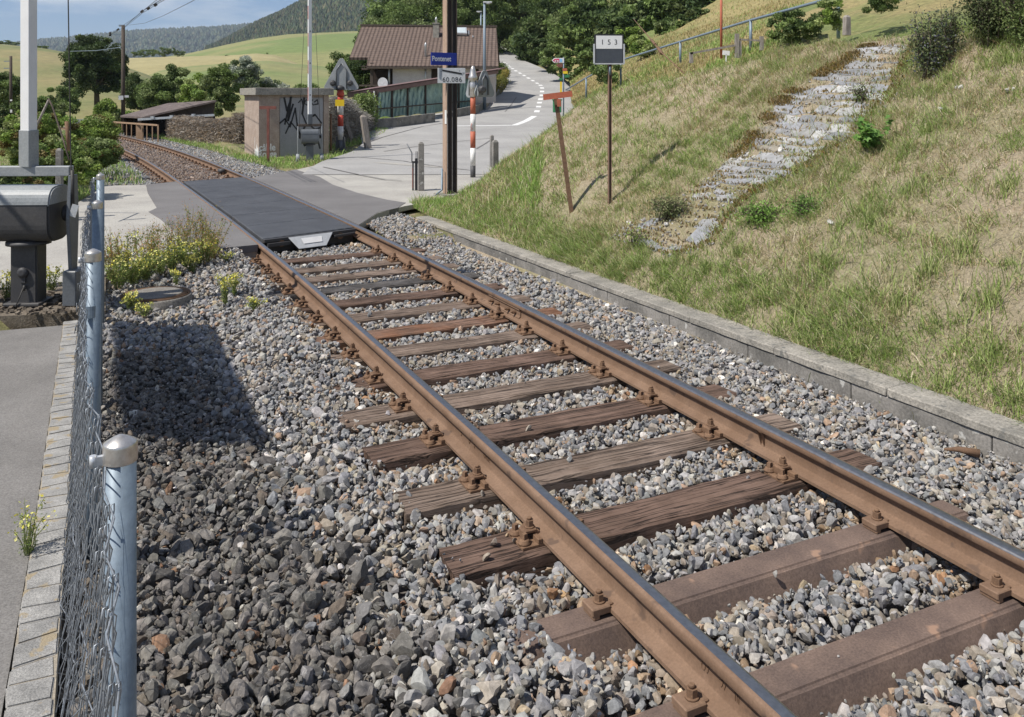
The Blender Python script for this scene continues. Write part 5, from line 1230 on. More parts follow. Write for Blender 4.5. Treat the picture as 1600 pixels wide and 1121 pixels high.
def cab(x, y):
    k = 0
    while 800+F*(C0+u_*k).x/(C0+u_*k).y < x: k += .005
    q = C0+u_*k-v_*.004; return Vector((q.x, q.y, HC-(y-YH)/F*q.y))
Rc = Matrix((u_, Vector((0, 0, 1)), -v_)).transposed()
text_obj('white_writing', 'câble', cab(417.5, 231), .30, M['white'], Rc, e, .002, sx=.80, bold=.006)
text_obj('white_writing', 'Rouge', cab(417.5, 241.5), .30, M['white'], Rc, e, .002, sx=.74, bold=.006)
mb = MB(); Rv = Matrix((v_, -u_, Vector((0, 0, 1)))).transposed()
pts = [(.02, 0), (.62, 0), (.60, .26), (.45, .20), (.30, .42), (.22, .25), (.08, .34)]; mb.prism([C0-u_*.003+v_*x+Vector((0, 0, z+.12)) for x, z in pts], -u_*.003); mb.prism([C0-u_*.003+v_*(x)+Vector((0, 0, z)) for x, z in ((.60, .1), (.64, .1), (.64, .72), (.60, .72))], -u_*.003); mb.build('paint_splash', M['white_worn'], e)

# ---- house
ZE, ZR = 52.0, 57.2
def roofpt(x, y, Z): return P(x, y, Z)
e = thing('house', 'pale rendered house with a brown tiled roof beside the road', 'house', (P(670, 185, 46).x, 46, .8))
RL, RRt, EL, ER = P(564.5, 41, ZR), P(775.5, 43, ZR), P(573, 103.5, ZE), P(779, 104, ZE); EL0 = P(546, 90, ZE+.9); EL1 = P(575, 90, ZE+.9)
mb = MB(); th = Vector((0, .05, -.16))
mb.prism([RL, EL0, EL1, EL, ER, RRt], th); back = Vector((0, 2*4.5, 0))
mb.prism([RL, RRt, ER+Vector((0, 9.2, 0)), EL0+Vector((0, 7.2, 0))], th)
rf = mb.build('roof', M['tile'], e)
mb = MB(); mb.bar(RL+Vector((-.05, 0, .06)), RRt+Vector((.05, 0, .06)), .22, .12); mb.build('ridge_tiles', M['brown_wood'], rf)
mb = MB(); mb.bar(EL+Vector((0, -.06, -.10)), ER+Vector((0, -.06, -.10)), .12, .12); mb.build('gutter', M['brown_wood'], rf)
W0, W1 = P(588, 103, ZE+.5), P(772, 103, ZE+.5); zf = 1.0
mb = MB(); mb.prism([(W0.x+1.0, ZE+.55, zf), (W1.x, ZE+.55, zf), (W1.x, ZE+8.2, zf), (W0.x+1.0, ZE+8.2, zf)], (0, 0, W0.z-zf-.02)); mb.prism([(W1.x-.14, ZE+.6, W0.z-.05), (W1.x-.14, ZE+8, W0.z-.05), (W1.x-.14, ZR, RL.z-.25)], (.14, 0, 0)); mb.build('wall', M['plaster'], e)
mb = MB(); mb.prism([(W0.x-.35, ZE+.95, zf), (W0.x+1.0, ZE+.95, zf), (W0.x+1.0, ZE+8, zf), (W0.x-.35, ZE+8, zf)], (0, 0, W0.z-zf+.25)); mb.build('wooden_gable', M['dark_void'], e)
mb = MB(); mb.box(P(581, 118, ZE+.3), (.18, .18, 1.5)); mb.box(P(575, 108, ZE+.3), (.75, .3, .12)); mb.box(P(577, 104, ZE+.3), (.9, .35, .06)); mb.box(P(588, 134, ZE+.2), (2.0, .6, .10)); mb.build('balcony', M['brown_wood'], e)
for x0, x1 in ((674, 684), (736, 748)):
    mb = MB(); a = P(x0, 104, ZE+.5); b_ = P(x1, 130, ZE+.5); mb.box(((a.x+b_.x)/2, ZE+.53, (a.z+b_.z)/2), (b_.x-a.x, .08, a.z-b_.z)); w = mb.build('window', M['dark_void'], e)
mb = MB()
for x in (608, 665): mb.tube([P(x, 104, ZE+.4), P(x, 134, ZE+.4)], .06, 8)
mb.build('downpipe', M['zinc'], e)
def rp(x, y):      # point on the front roof plane
    r = Vector(((x-800)/F, 1, -(y-YH)/F)); n = (RRt-RL).cross(EL-RL); t = (RL-Vector((0, 0, HC))).dot(n)/r.dot(n); return Vector((0, 0, HC))+r*t
c = rp(681.5, 57); mb = MB(); mb.box(c+Vector((0, 0, .28)), (.38, .45, 1.05)); mb.box(c+Vector((0, 0, .83)), (.46, .52, .07)); ch = mb.build('chimney', M['concrete_top'], rf)
mb = MB(); mb.lathe(c+Vector((0, 0, .86)), [(.07, 0), (.07, .2), (.10, .22), (.05, .32), (.02, .42)], 12); mb.build('chimney_cowl', M['zinc'], ch)
c = rp(665, 90); mb = MB(); mb.lathe(c, [(.07, -.1), (.065, .7), (.09, .75), (.05, .85), (.01, .95)], 12); mb.box(c, (.36, .3, .08), Matrix.Rotation(.5, 3, 'X')); mb.build('flue_pipe', M['zinc'], rf)
q = [rp(711, 47.5), rp(729, 47.5), rp(730, 57), rp(711, 56.5)]; up_ = Vector((0, -.10, .14)); mb = MB(); mb.prism([x+up_*.3 for x in q], up_); sk = mb.build('skylight', M['zinc'], rf)
cq = sum(q, Vector())/4; mb = MB(); mb.prism([cq+(x-cq)*.82+up_*1.31 for x in q], up_*.08); mb.build('pane', M['glass'], sk)
mb = MB(); c = rp(732.5, 54); mb.box(c+Vector((0, 0, .1)), (.07, .1, .3)); c = rp(739, 59.5); mb.box(c+Vector((0, 0, .1)), (.07, .1, .12)); mb.build('roof_vent', M['zinc'], rf)
# lean-to with green nets
def L2(t): return np.interp(t, [0, 1], [38.2, 46.8])
def LP(x, y): 
    return P(x, y, float(np.interp(x, [585, 765], [38.2, 48.0])))
e = thing('open_shed', 'long lean-to shelter with a sloping brown fascia and green netting walls', 'shelter', (LP(585, 185).x, 38.2, .4))
f0, f1 = P(543, 144.5, 36.6), P(778, 108.5, 49); bk = Vector((.4, 2.6, .2))
mb = MB(); mb.prism([f0, f1, f1+bk, f0+bk], (0, 0, -.07)); mb.prism([f0, f1, f1+Vector((0, 0, -.24)), f0+Vector((0, 0, -.24))], (.02, .08, 0)); mb.build('roof', M['fascia'], e)
xs = [584.5, 589, 612.5, 637, 665, 717, 738]
for i, x in enumerate(xs):
    yt = np.interp(x, [543, 778], [149, 113]); yb = np.interp(x, [585, 680, 735], [185.5, 178, 170]); mb = MB(); mb.bar(LP(x, yb+2), LP(x, yt), .09 if i not in (0,) else .07, .09); mb.build('post', M['white_worn'] if i == 0 else M['brown_wood'], e)
mb = MB(); mb.bar(LP(585, 171), LP(740, 157.5), .06, .06); mb.build('cross_rail', M['brown_wood'], e)
bk2 = Vector((0, .12, 0)); bx_ = list(range(0, len(xs)-2))
for a, b_ in ((589, 612.5), (612.5, 637), (637, 665), (665, 717), (717, 738)):
    nx, nz = 14, 12; V_ = []
    for j in range(nz+1):
        for i in range(nx+1):
            x = a+(b_-a)*i/nx; yt = np.interp(x, [543, 778], [150, 114]); yb = np.interp(x, [585, 680, 735], [184.5, 177, 169])
            sag = 3.5*math.sin(math.pi*i/nx)-2.5; y = yt+(yb-sag-yt)*j/nz; p = LP(x, y)+bk2; p.y += .10*math.sin(i*1.9+j*.4)+.05*math.sin(j*1.3+i); V_.append(tuple(p))
    V_ = np.array(V_); i_ = np.arange((nx+1)*(nz+1)).reshape(nz+1, nx+1); Fa = np.stack([i_[:-1, :-1], i_[:-1, 1:], i_[1:, 1:], i_[1:, :-1]], -1).reshape(-1, 4)
    o = np_mesh('net_panel', V_-np.array(e.location), Fa, M['net_green'], parent=e, smooth=True)
mb = MB(); a = LP(586, 186)+Vector((.3, 2.4, 0)); b_ = LP(765, 160)+Vector((.3, 2.4, 0)); mb.prism([a, b_, b_+Vector((0, 0, 1.5)), a+Vector((0, 0, 1.05))], (0, .1, 0)); mb.build('rear_wall', M['plaster'], e)
mb = MB(); c = P(598, 130, 40); mb.lathe(c, [(.26, 0), (.22, .03), (.01, .07)], 20, axis=(.3, 1, 0)); mb.tube([c, c+Vector((0, .3, -.5))], .03, 6); tag(mb.build('satellite_dish', M['plate_grey']), 'grey satellite dish standing over the lean-to roof at the left house corner', 'satellite dish')
# low walls along the road
def low_wall(nm, label, top, bot, zs, th=.28, mat='concrete'):
    mb = MB(); k = len(top); TP, BP = [], []
    for (x, y), (xb, yb), Z in zip(top, bot, zs): a = P(x, y, Z); TP.append(a); BP.append(Vector((a.x, a.y, HC-(yb-YH)/F*Z-.25)))
    bk_ = Vector((-.1, th, 0)); vs = TP+BP+[p+bk_ for p in TP]+[p+bk_ for p in BP]
    fs = []
    for i in range(k-1): fs += [(i, i+1, k+i+1, k+i), (i, 2*k+i, 2*k+i+1, i+1), (2*k+i, 3*k+i, 3*k+i+1, 2*k+i+1)]
    fs += [(0, k, 3*k, 2*k), (k-1, 3*k-1, 4*k-1, 2*k-1)]
    mb.add(vs, fs); return tag(mb.build(nm, M[mat]), label, 'wall')
def zr(x, y): return float(roadP(x, y).y)
low_wall('low_wall', 'low stained concrete wall below the green netting, left of the steel mast', [(556, 189), (620, 184), (680, 177)], [(556, 204), (620, 200), (680, 191.5)], [zr(560, 203), zr(620, 199), zr(680, 191)])
low_wall('low_wall', 'curved low concrete wall following the road edge below the hedge', [(711, 171.5), (744, 165), (758, 159), (768, 153), (781, 138), (791, 120)], [(711, 183.5), (738, 178.5), (755, 170), (768, 160.5), (783, 145), (795, 127)], [zr(711, 183.5), zr(738, 178.5), zr(755, 170), zr(768, 160.5), zr(783, 145), zr(795, 127)])

# ---- shed left of the track
e = thing('wooden_shed', 'low open dark timber shed with brown mono pitch roof behind the railing', 'shed', (P(265, 215, 41).x, 41, -.05))
Zs_ = 40.0; A0 = P(188, 181, 41); A1 = P(222, 183, 38.5); A2 = P(338, 157, 39); A3 = P(262, 161.5, 46)
mb = MB(); mb.prism([A0, A1, A2, A3], (0, 0, -.08)); mb.build('roof', M['shed_roof'], e)
mb = MB(); mb.bar(P(216, 187, 38.4), P(335, 180, 38.6), .12, .10); [mb.bar(P(x, y-1.5, 38.4), P(x+5, y-1.8, 38.4), .14, .12) for x, y in ((236, 185.5), (266, 184), (300, 182))]; mb.build('gutter', M['zinc'], e)
mb = MB(); mb.prism([P(222, 184, 38.9), P(336, 158, 39.2), P(332, 181, 39.2), P(218, 188, 38.9)], (0, .1, 0)); mb.build('board_gable', M['brown_wood'], e)
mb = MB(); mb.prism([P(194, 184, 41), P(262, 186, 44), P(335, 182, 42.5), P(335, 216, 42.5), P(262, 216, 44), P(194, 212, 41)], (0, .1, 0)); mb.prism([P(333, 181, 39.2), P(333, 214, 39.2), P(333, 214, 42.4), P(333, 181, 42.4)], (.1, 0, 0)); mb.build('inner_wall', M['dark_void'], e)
mb = MB()
for x, y0, y1 in ((262, 186, 216), (219, 187, 208)): mb.bar(P(x, y0, 38.8), P(x, y1, 38.8), .14, .14)
mb.build('post', M['dark_void'], e)
# brown railing in front of it
e = thing('brown_railing', 'rust brown metal railing with thin uprights in front of the open shed', 'railing', tuple(P(212, 212, 37)))
r0, r1 = P(176.5, 191, 41.5), P(247, 196, 36.3)
mb = MB(); mb.bar(r0, r1, .07, .07); mb.build('top_rail', M['tan_rail'], e)
for i, t in enumerate(np.linspace(0, 1, 10)):
    a = r0.lerp(r1, t); mb = MB(); mb.bar(a, (a.x, a.y, -.1), .06 if i in (0, 9) else .04, .04); mb.build('upright', M['tan_rail'], e)
mb = MB(); q = P(219, 195, 38.6); mb.box((q.x, q.y, .15), (.30, .05, .9)); mb.build('slatted_panel', M['tan_rail'], e)
# distant mesh fence by the curve
e = thing('far_mesh_fence', 'pale mesh fence along the outside of the track curve in the distance', 'fence', tuple(P(150, 205, 48)))
pts = [P(176, 188, 42), P(160, 187, 46), P(145, 186.5, 50), P(130, 186, 55), P(112, 186, 62)]
for p in pts: mb = MB(); mb.tube([(p.x, p.y, -.2), (p.x, p.y, p.z)], .035, 6); mb.build('post', M['galv'], e)
mb = MB()
for a, b_ in zip(pts[:-1], pts[1:]):
    for k in range(26): q = a.lerp(b_, k/26); mb.bar((q.x, q.y, -.1), (q.x, q.y, q.z-.03), .016, .01)
    for z in (-.03, -.4, -.8): mb.bar((a.x, a.y, a.z+z), (b_.x, b_.y, b_.z+z), .02, .02)
mb.build('wire_netting', M['galv'], e)

# ---- poles and wires
def pole(label, x, y0, y1, Z, r, mat='brown_wood', nm='utility_pole'):
    p = P(x, y1, Z); e = thing(nm, label, 'pole', tuple(p)); mb = MB(); mb.tube([(p.x, p.y, p.z-.3), (p.x, p.y, HC-(y0-YH)/F*Z)], [r*1.15, r*.9], 14); mb.build('shaft', M[mat], e); return e, p
Z = 46.; e, p = pole('brown wooden overhead line pole with a short crossarm beside the shed roof', 192.5, 40, 208, Z, .10)
pt = P(190, 40, Z); e.children[0].data.transform(Matrix.Identity(4))
mb = MB(); mb.bar(P(171, 54.5, Z), P(191, 54.5, Z), .05, .05); mb.bar(P(186, 40.5, Z), P(194, 40.5, Z), .07, .10); mb.build('crossarm', M['galv'], e)
mb = MB(); mb.lathe(P(172, 53.5, Z), [(.04, -.12), (.07, -.05), (.04, 0), (.07, .06), (.03, .12)], 10); mb.build('insulator', M['insul'], e)
mb = MB(); mb.box(P(189, 153, Z-.2), (.26, .02, .22)); mb.box(P(198, 151, Z-.2), (.22, .02, .12)); mb.build('small_sign', M['plate_grey'], e)
mb = MB(); mb.tube([P(110, 80.5, 60), P(150, 79.5, 52), P(188, 74.5, Z)], .02, 5); mb.tube([P(188, 74.5, Z), P(188, 76, Z)], .05, 6); tag(mb.build('stay_wire', M['galv']), 'thin horizontal bracket tube running left from the wooden line pole past the tree', 'wire')
def wire(label, pts, r=.008, droppers=()):
    mb = MB(); P_ = [P(*q) for q in pts]; out = []
    for a, b_ in zip(P_[:-1], P_[1:]):
        for i in range(6): out.append(a.lerp(b_, i/6))
    out.append(P_[-1]); mb.tube(out, r, 5)
    return tag(mb.build('overhead_wire', M['cable']), label, 'wire', 'overhead wires meeting at the line pole')
wire('lower contact wire with small clamps running up from the line pole', [(173, 54, 46), (193, 43.5, 40), (222, 18, 28), (245, 4, 22), (275, -14, 17)], .010)
wire('overhead wire running up steeply just left of the contact wire', [(191, 41, 46), (210, 28, 34), (235, 8, 24), (248, -2, 20), (265, -14, 17)], .008)
wire('second contact wire just right of the clamped one', [(194, 44, 46), (222, 21, 30), (248, 5, 22), (282, -14, 17)], .008)
wire('slack overhead wire curving away to the right of the line pole', [(202, 39.5, 45), (226, 36.5, 38), (255, 25, 30), (293, 6, 22), (330, -14, 17)], .007)
mb = MB()
for x, y, Z in ((222, 18, 28), (232, 13.5, 25.5), (184, 46.5, 43), (243, 8, 22.6)): mb.bar(P(x-2, y+1.5, Z), P(x+2, y-1.5, Z), .06, .06)
tag(mb.build('wire_clamps', M['insul'], kind='stuff'))
e, p = pole('thin dark pole with two small brackets behind the near barrier arm', 17, 88, 182, 34, .055, 'brown_wood')
mb = MB(); [mb.bar(P(6, y, 34), P(17, y, 34), .03, .03) for y in (96, 107)]; mb.build('bracket', M['galv'], e); mb = MB(); mb.box(P(17.5, 174, 33.9), (.08, .02, .12)); mb.box(P(17.5, 157, 33.9), (.08, .02, .06)); mb.build('small_sign', M['white_worn'], e)
# tripod of sticks left
e = thing('wooden_strut', 'pair of leaning rusty struts meeting above the bushes behind the barrier machine', 'strut', tuple(P(80, 250, 13)))
mb = MB(); mb.tube([P(76, 157, 13), P(57, 197, 13.2), P(40, 235, 13.4)], .018, 6); mb.build('strut', M['grey_wood'], e); mb = MB(); mb.tube([P(75.5, 154, 13), P(82, 167, 13), P(100, 222, 12.6), P(108, 250, 12.4)], .014, 6); mb.build('strut', M['brown_wood'], e)
mb = MB(); mb.tube([P(104, 190, 12.5), P(108, 236, 12.5)], .03, 6); mb.build('short_stake', M['rust_dark'], e)
stub(93, 232, 300, 0, .09, 'slim concrete post standing in the bushes right of the near barrier arm', rz=.1, Z=13.0)
Z = 30.; 
stub(549, 168, 212, 0, .14, 'left one of two weathered posts behind the red and white light post', (-.35, 0), 'grey_wood', .3, 'wooden_post', Z=31)
stub(575.5, 180, 230, 0, .20, 'right one of two weathered posts, on the little grass island by the road', (-.18, 0), 'grey_wood', .5, 'wooden_post', Z=28.5)
mb = MB(); mb.tube([P(517, 236, 27.5), P(517, 178, 27.5)], .035, 6); tag(mb.build('iron_stake', M['rust_dark']), 'thin dark iron stake between the barrier machine and the red white post', 'stake')

# street lamps
def lamp(label, x, y0, y1, Z, r, arm):
    p = P(x, y1, Z); e = thing('street_lamp', label, 'street lamp', tuple(p)); zt = HC-(y0-YH)/F*Z
    mb = MB(); mb.tube([(p.x, p.y, p.z-.2), (p.x, p.y, zt)], [r*1.2, r*.75], 12); mb.build('pole', M['galv'], e)
    mb = MB(); mb.box((p.x+arm/2, p.y, zt), (abs(arm)+.15, .22, .09)); mb.lathe((p.x+arm*.6, p.y, zt-.1), [(.10, 0), (.14, .05), (.10, .07)], 12); mb.build('lamp_head', M['plate_grey'], e, bevel=.02)
lamp('tall grey street lamp rising in front of the right house end', 757, 4, 170, 48, .085, .35)
lamp('smaller street lamp showing above the house roof', 751.5, 18.5, 80, 72, .075, -.3)

# signpost with bin
Z = 40.; p = P(880.5, 172, Z); e = thing('signpost', 'grey signpost with pink cycle arrow and small yellow and green plates', 'signpost', tuple(p))
mb = MB(); mb.tube([(p.x, p.y, p.z-.3), (p.x, p.y, zy(90, Z))], .035, 10); mb.build('post', M['galv'], e)
M['pink'] = pm('pink_sign', (.50, .05, .12), (.56, .07, .15), 5, .5, bs=0)
def plate(x0, y0, x1, y1, mat, arrow=0, nm='sign_plate', dy=-.05):
    mb = MB(); q = [(x0, y0), (x1, y0), (x1, y1), (x0, y1)]
    if arrow < 0: q = [(x0+4, y0), (x1, y0), (x1, y1), (x0+4, y1), (x0, (y0+y1)/2)]
    if arrow > 0: q = [(x0, y0), (x1-3, y0), (x1, (y0+y1)/2), (x1-3, y1), (x0, y1)]
    mb.prism([P(x, y, Z+dy) for x, y in q], (0, .015, 0)); return mb.build(nm, M[mat], e)
pk = plate(862, 91, 881, 98.5, 'white', -1); mb = MB(); mb.prism([P(x, y, Z-.056) for x, y in ((863.5, 94.8), (867, 92), (874, 92), (874, 97.6), (867, 97.6))], (0, .004, 0)); mb.build('pink_field', M['pink'], pk); mb = MB(); mb.box(P(876.5, 94.8, Z-.056), (.12, .004, .15)); mb.build('blue_field', pm('pale_blue', (.2, .42, .7), (.25, .48, .75), 5, .5, bs=0), pk)
mb = MB()
for x, y in ((868, 95.6), (871.6, 95.6)): mb.lathe(P(x, y, Z-.062), [(.035, 0), (.035, .004)], 10, axis=(0, -1, 0))
mb.bar(P(868, 95.4, Z-.064), P(870.5, 93.6, Z-.064), .012, .004); mb.bar(P(870.5, 93.6, Z-.064), P(871.6, 95.6, Z-.064), .012, .004); mb.build('cycle_symbol', M['white'], pk)
plate(868.5, 99.5, 879, 105.5, 'red_dark', -1); plate(879, 107, 886, 111, 'red_fade'); plate(879.5, 111.5, 887, 115.5, 'yellow'); plate(882, 117, 891, 121.5, 'green_bin', 1); plate(872, 122, 879, 126, 'green_bin', -1); plate(875, 128, 878, 145, 'yellow')
Zb2 = 38.; p = P(870, 176, Zb2); e = thing('green_bin', 'small green litter bin standing behind the red T board at the roadside', 'bin', tuple(p))
mb = MB(); a = P(864, 157, Zb2); b_ = P(877, 157, Zb2); mb.box(((a.x+b_.x)/2, Zb2, (a.z+p.z)/2), (b_.x-a.x, .3, a.z-p.z)); bn = mb.build('bin_body', M['green_bin'], e, bevel=.02); mb = MB(); mb.box(((a.x+b_.x)/2, Zb2, a.z+.02), (b_.x-a.x+.06, .36, .06)); mb.build('bin_lid', M['green_bin'], e, bevel=.01)

# handrail, red pole, wooden fence, guy wire, small sign
e = thing('handrail', 'long galvanised handrail climbing the hillside path to the right', 'railing', tuple(P(970, 130, 40)))
hp = [(884, 141, 52), (916, 122, 46), (950, 104, 42), (970, 94.5, 40), (1063, 65.5, 34), (1173, 32, 27), (1275, 4, 23), (1312, -6, 22), (1420, -40, 19)]
mb = MB(); mb.tube([P(*q) for q in hp], .045, 8); mb.build('top_rail', M['galv'], e)
for (x, y0, y1, Z) in ((916, 122, 152, 46), (970, 94.5, 134, 40), (1063, 65.5, 101, 34), (1173, 32, 82, 27), (1310, -6, 58, 22)): mb = MB(); mb.tube([P(x, y1+3, Z), P(x, y0, Z)], .05, 8); mb.build('post', M['galv'], e)
mb = MB(); mb.tube([P(1127, 92, 26.5), P(1127, -30, 26.5)], .04, 10); tag(mb.build('red_pole', M['red_fade']), 'thin red pole rising out of the picture from the hillside', 'pole')
e = thing('wooden_fence', 'short grey wooden fence rails on leaning posts at the top of the slope', 'fence', tuple(P(1150, 85, 25)))
for x, y0, y1, w in ((1080, 82, 96, .10), (1151.5, 53, 88, .11), (1156.5, 64, 88, .07), (1190, 57, 76, .10)): mb = MB(); mb.bar(P(x, y1+3, 25), P(x, y0, 25), w, w); mb.build('post', M['grey_wood'], e)
mb = MB(); mb.bar(P(1078, 84, 25), P(1152, 70.5, 25), .10, .06); mb.build('rail', M['grey_wood'], e); mb = MB(); mb.bar(P(1156, 62, 25), P(1190, 64, 25), .05, .05); mb.build('rail', M['grey_wood'], e)
mb = MB(); mb.box(P(1134.5, 83, 24.5), (.20, .03, .13), Matrix.Rotation(.1, 3, 'Y')); mb.box(P(1134.5, 91, 24.5), (.03, .03, .2)); tag(mb.build('small_sign', M['white']), 'small blank white sign at the foot of the red pole', 'sign')
mb = MB(); a = P(1072, 118, 14.5); b_ = P(1031, 80, 17); c = P(1018, 63, 18.5); d_ = P(990, 30, 22)
mb.tube([a, b_, c, d_], [.010, .012, .014, .008], 6); mb.tube([P(1034, 84, 16.9), P(1028, 75, 17.4)], .035, 8); mb.tube([P(1024, 70, 17.8), P(1018, 63, 18.5)], .03, 8); tag(mb.build('guy_wire', M['rust_dark']), 'rusty twisted guy wire with a turnbuckle anchored at the slope crest', 'guy wire')
stub(1323, 24, 47, 0, .11, 'weathered concrete post at the top of the slope beside the galvanised handrail post', rz=.3, mat='grey_wood', Z=15.5)

# ================================================================== VEGETATION
def rnd_dirs(n): v = RNG.normal(size=(n, 3)); return v/np.linalg.norm(v, axis=1)[:, None]
def leaves(name, centers, size, col, parent, aspect=.6, up=0.0):
    n = len(centers); R = rots(n)
    if up: pass
    q = np.array([[-.5, 0, 0], [0, -aspect/2, .06], [.5, 0, 0], [0, aspect/2, .06]]); v = np.einsum('nij,vj->nvi', R, q)*size[:, None, None]+centers[:, None, :]
    Fa = (np.array([[0, 1, 2], [0, 2, 3]])[None]+(np.arange(n)*4)[:, None, None]).reshape(-1, 3)
    off = np.array(parent_world(parent)) if parent else 0
    return np_mesh(name, v.reshape(-1, 3)-off, Fa, M['leaf'], col=np.repeat(col, 4, axis=0), parent=parent)
def crown_pts(n, c, rad, nclump, clump, fill=.35, flat=0.0, bottom=-.75):
    c = np.array(c); d = rnd_dirs(nclump*3); d = d[d[:, 2] > bottom][:nclump]; k = len(d)
    rr = np.where(RNG.random(k) < fill, RNG.uniform(.25, .8, k), RNG.uniform(.78, 1.05, k)); cc = d*rr[:, None]*np.array(rad)+c
    cr = clump*RNG.uniform(.6, 1.35, k); ix = RNG.integers(0, k, n); off = rnd_dirs(n)*(RNG.random(n)**.45)[:, None]*cr[ix][:, None]
    off[:, 2] *= .7; return cc[ix]+off, ix, cc
def tree(name, label, x, ybase, Z, crown, rad, nleaf, ls, cols, nclump=60, clump=.8, group=None, trunk_r=.16, cat_='tree', fill=.35, trunk=True, bottom=-.75):
    """crown = (x, y) pixel of crown centre at depth Z"""
    if cat_ == 'bush': bottom = -1; rad = (rad[0], rad[1], rad[2]*1.05)
    b = P(x, ybase, Z); c = P(crown[0], crown[1], Z); e = thing(name, label, cat_, tuple(b), group)
    pts, ix, cc = crown_pts(nleaf, c, rad, nclump, clump, fill, bottom=bottom)
    cols = np.array(cols); cl = cols[RNG.integers(0, len(cols), len(cc))][ix]*RNG.uniform(.75, 1.3, (nleaf, 1))*(RNG.uniform(.85, 1.15, (len(cc), 1))[ix])
    leaves('crown' if cat_ == 'tree' else 'foliage', pts, ls*RNG.uniform(.6, 1.3, nleaf), cl, e)
    if trunk and cat_ == 'tree':
        mb = MB(); m_ = b.lerp(c, .5)+Vector((random.uniform(-.1, .1)*rad[0], 0, 0)); mb.tube([b-Vector((0, 0, .3)), m_, c+Vector((0, 0, rad[2]*.3))], [trunk_r, trunk_r*.7, trunk_r*.2], 8)
        for k in range(min(16, len(cc))): q = Vector(cc[RNG.integers(0, len(cc))]); st = m_.lerp(c, random.uniform(0, .8)); mb.tube([st, st.lerp(q, .55)+Vector((0, 0, .05*rad[2])), q], [trunk_r*.4, trunk_r*.22, trunk_r*.06], 5)
        mb.build('trunk' if cat_ == 'tree' else 'stem', M['bark'], e)
    return e
DK = [(.075, .115, .035), (.10, .145, .045), (.06, .095, .035), (.13, .165, .06)]
MID = [(.15, .21, .06), (.19, .26, .08), (.12, .17, .055), (.22, .27, .11)]
LT = [(.22, .31, .065), (.27, .35, .09), (.17, .25, .06), (.31, .36, .14)]
SIL = [(.30, .34, .26), (.22, .27, .16), (.38, .41, .34), (.15, .20, .09)]
s46 = lambda px, Z: px/F*Z
# the large trees
tree('broadleaf_tree', 'big dark layered tree behind the near barrier arm, before the pasture hill', 152, 172, 78, (150, 108), (s46(40, 78), 3.2, s46(52, 78)), 45000, .21, DK+[(.07, .10, .04)], 130, .62, None, .3)
big = [(660, 60, 92, 75, 70, 'MID'), (600, 62, 96, 40, 42, 'MID'), (745, 50, 98, 62, 75, 'DK'), (815, 20, 116, 45, 70, 'DK'), (865, 35, 100, 50, 62, 'DK'), (915, 60, 84, 48, 60, 'MID'), (965, 30, 88, 52, 68, 'DK'), (1010, 20, 80, 50, 60, 'MID'), (1060, -5, 78, 55, 55, 'DK'), (1105, -25, 76, 50, 50, 'DK'), (880, -30, 110, 90, 70, 'DK'), (780, -40, 120, 90, 70, 'DK'), (1000, -50, 95, 90, 60, 'DK'), (700, -30, 110, 80, 60, 'DK'), (925, 48, 76, 42, 42, 'DK'), (985, 46, 68, 40, 36, 'DK'), (1040, 26, 66, 40, 36, 'DK'), (1088, 6, 66, 38, 34, 'DK'), (1140, -16, 68, 42, 34, 'DK'), (640, 15, 125, 70, 50, 'DK'), (850, 62, 90, 40, 34, 'DK')]
lab = ['broad green tree rising right behind the house chimney', 'low bright tree at the left end of the house roof', 'dark tree behind the right end of the house roof', 'dark tree where the road enters the wood', 'dark tree right above the road bend', 'green tree on the roadside bank right of the bend', 'dark tree directly behind the 153 board', 'green tree behind and right of the 153 board', 'dark tree on the upper wood edge near the guy wire', 'rightmost dark tree of the wood edge, at the top of the picture']
for i, (x, y, Z, rx, rz, kd) in enumerate(big):
    L_ = lab[i] if i < 10 else 'dark green tree of the wood above the road, merging with its neighbours'
    tree('broadleaf_tree', L_, x, y+rz*.9+18, Z, (x, y), (s46(rx, Z), s46(rx, Z)*.8, s46(rz, Z)), 30000 if i < 10 else 16000, .25 if i < 10 else .42, DK+MID[:2] if kd == 'DK' else MID+DK[:1], 80, s46(15, Z), 'trees of the wood above the road', .32, bottom=-.95)
# bright undergrowth along the wood edge
ug = [(846, 78, 78, 20, 16, DK), (868, 92, 70, 24, 20, MID), (893, 100, 62, 22, 22, MID), (920, 88, 60, 22, 24, MID), (945, 78, 56, 20, 18, DK), (985, 62, 58, 26, 16, LT), (1005, 75, 50, 16, 10, LT), (1050, 42, 60, 28, 14, MID), (1090, 28, 60, 26, 12, DK)]
for i, (x, y, Z, rx, rz, cl) in enumerate(ug):
    nm = ['dark bush nearest the road at the wood edge', 'leafy bush on the bank just above the road bend', 'leafy bush left of the 153 board above the signpost', 'tall bush directly left of the 153 board', 'dark bush hidden behind the 153 board', 'light green bush right of the 153 board', 'small pale bush below the light green one', 'bush at the upper meadow edge left of the red pole', 'dark bush at the upper meadow edge nearest the red pole'][i]
    tree('bush', nm, x, y+rz, Z, (x, y), (s46(rx, Z), s46(rx, Z)*.8, s46(rz, Z)), 6000, .22, cl, 30, s46(7, Z), 'bushes along the wood edge', .08, 'bush')
tree('small_tree', 'small orchard tree behind the post of the 153 board', 958, 133, 40, (948, 112), (s46(22, 40), .7, s46(16, 40)), 2600, .13, MID, 26, .22, None, .08, 'bush', bottom=-.3)
tree('bush', 'low dark rounded shrub between handrail posts, upper right', 1238, 68, 25, (1240, 42), (s46(40, 25), .7, s46(24, 25)), 9000, .075, MID+DK, 60, .16, None, .05, 'bush')
tree('bush', 'light green shrub right next to the tall handrail post at the top', 1298, 52, 21, (1296, 20), (s46(16, 21), .3, s46(30, 21)), 4500, .06, LT+MID, 30, .12, None, .04, 'bush', bottom=-1)
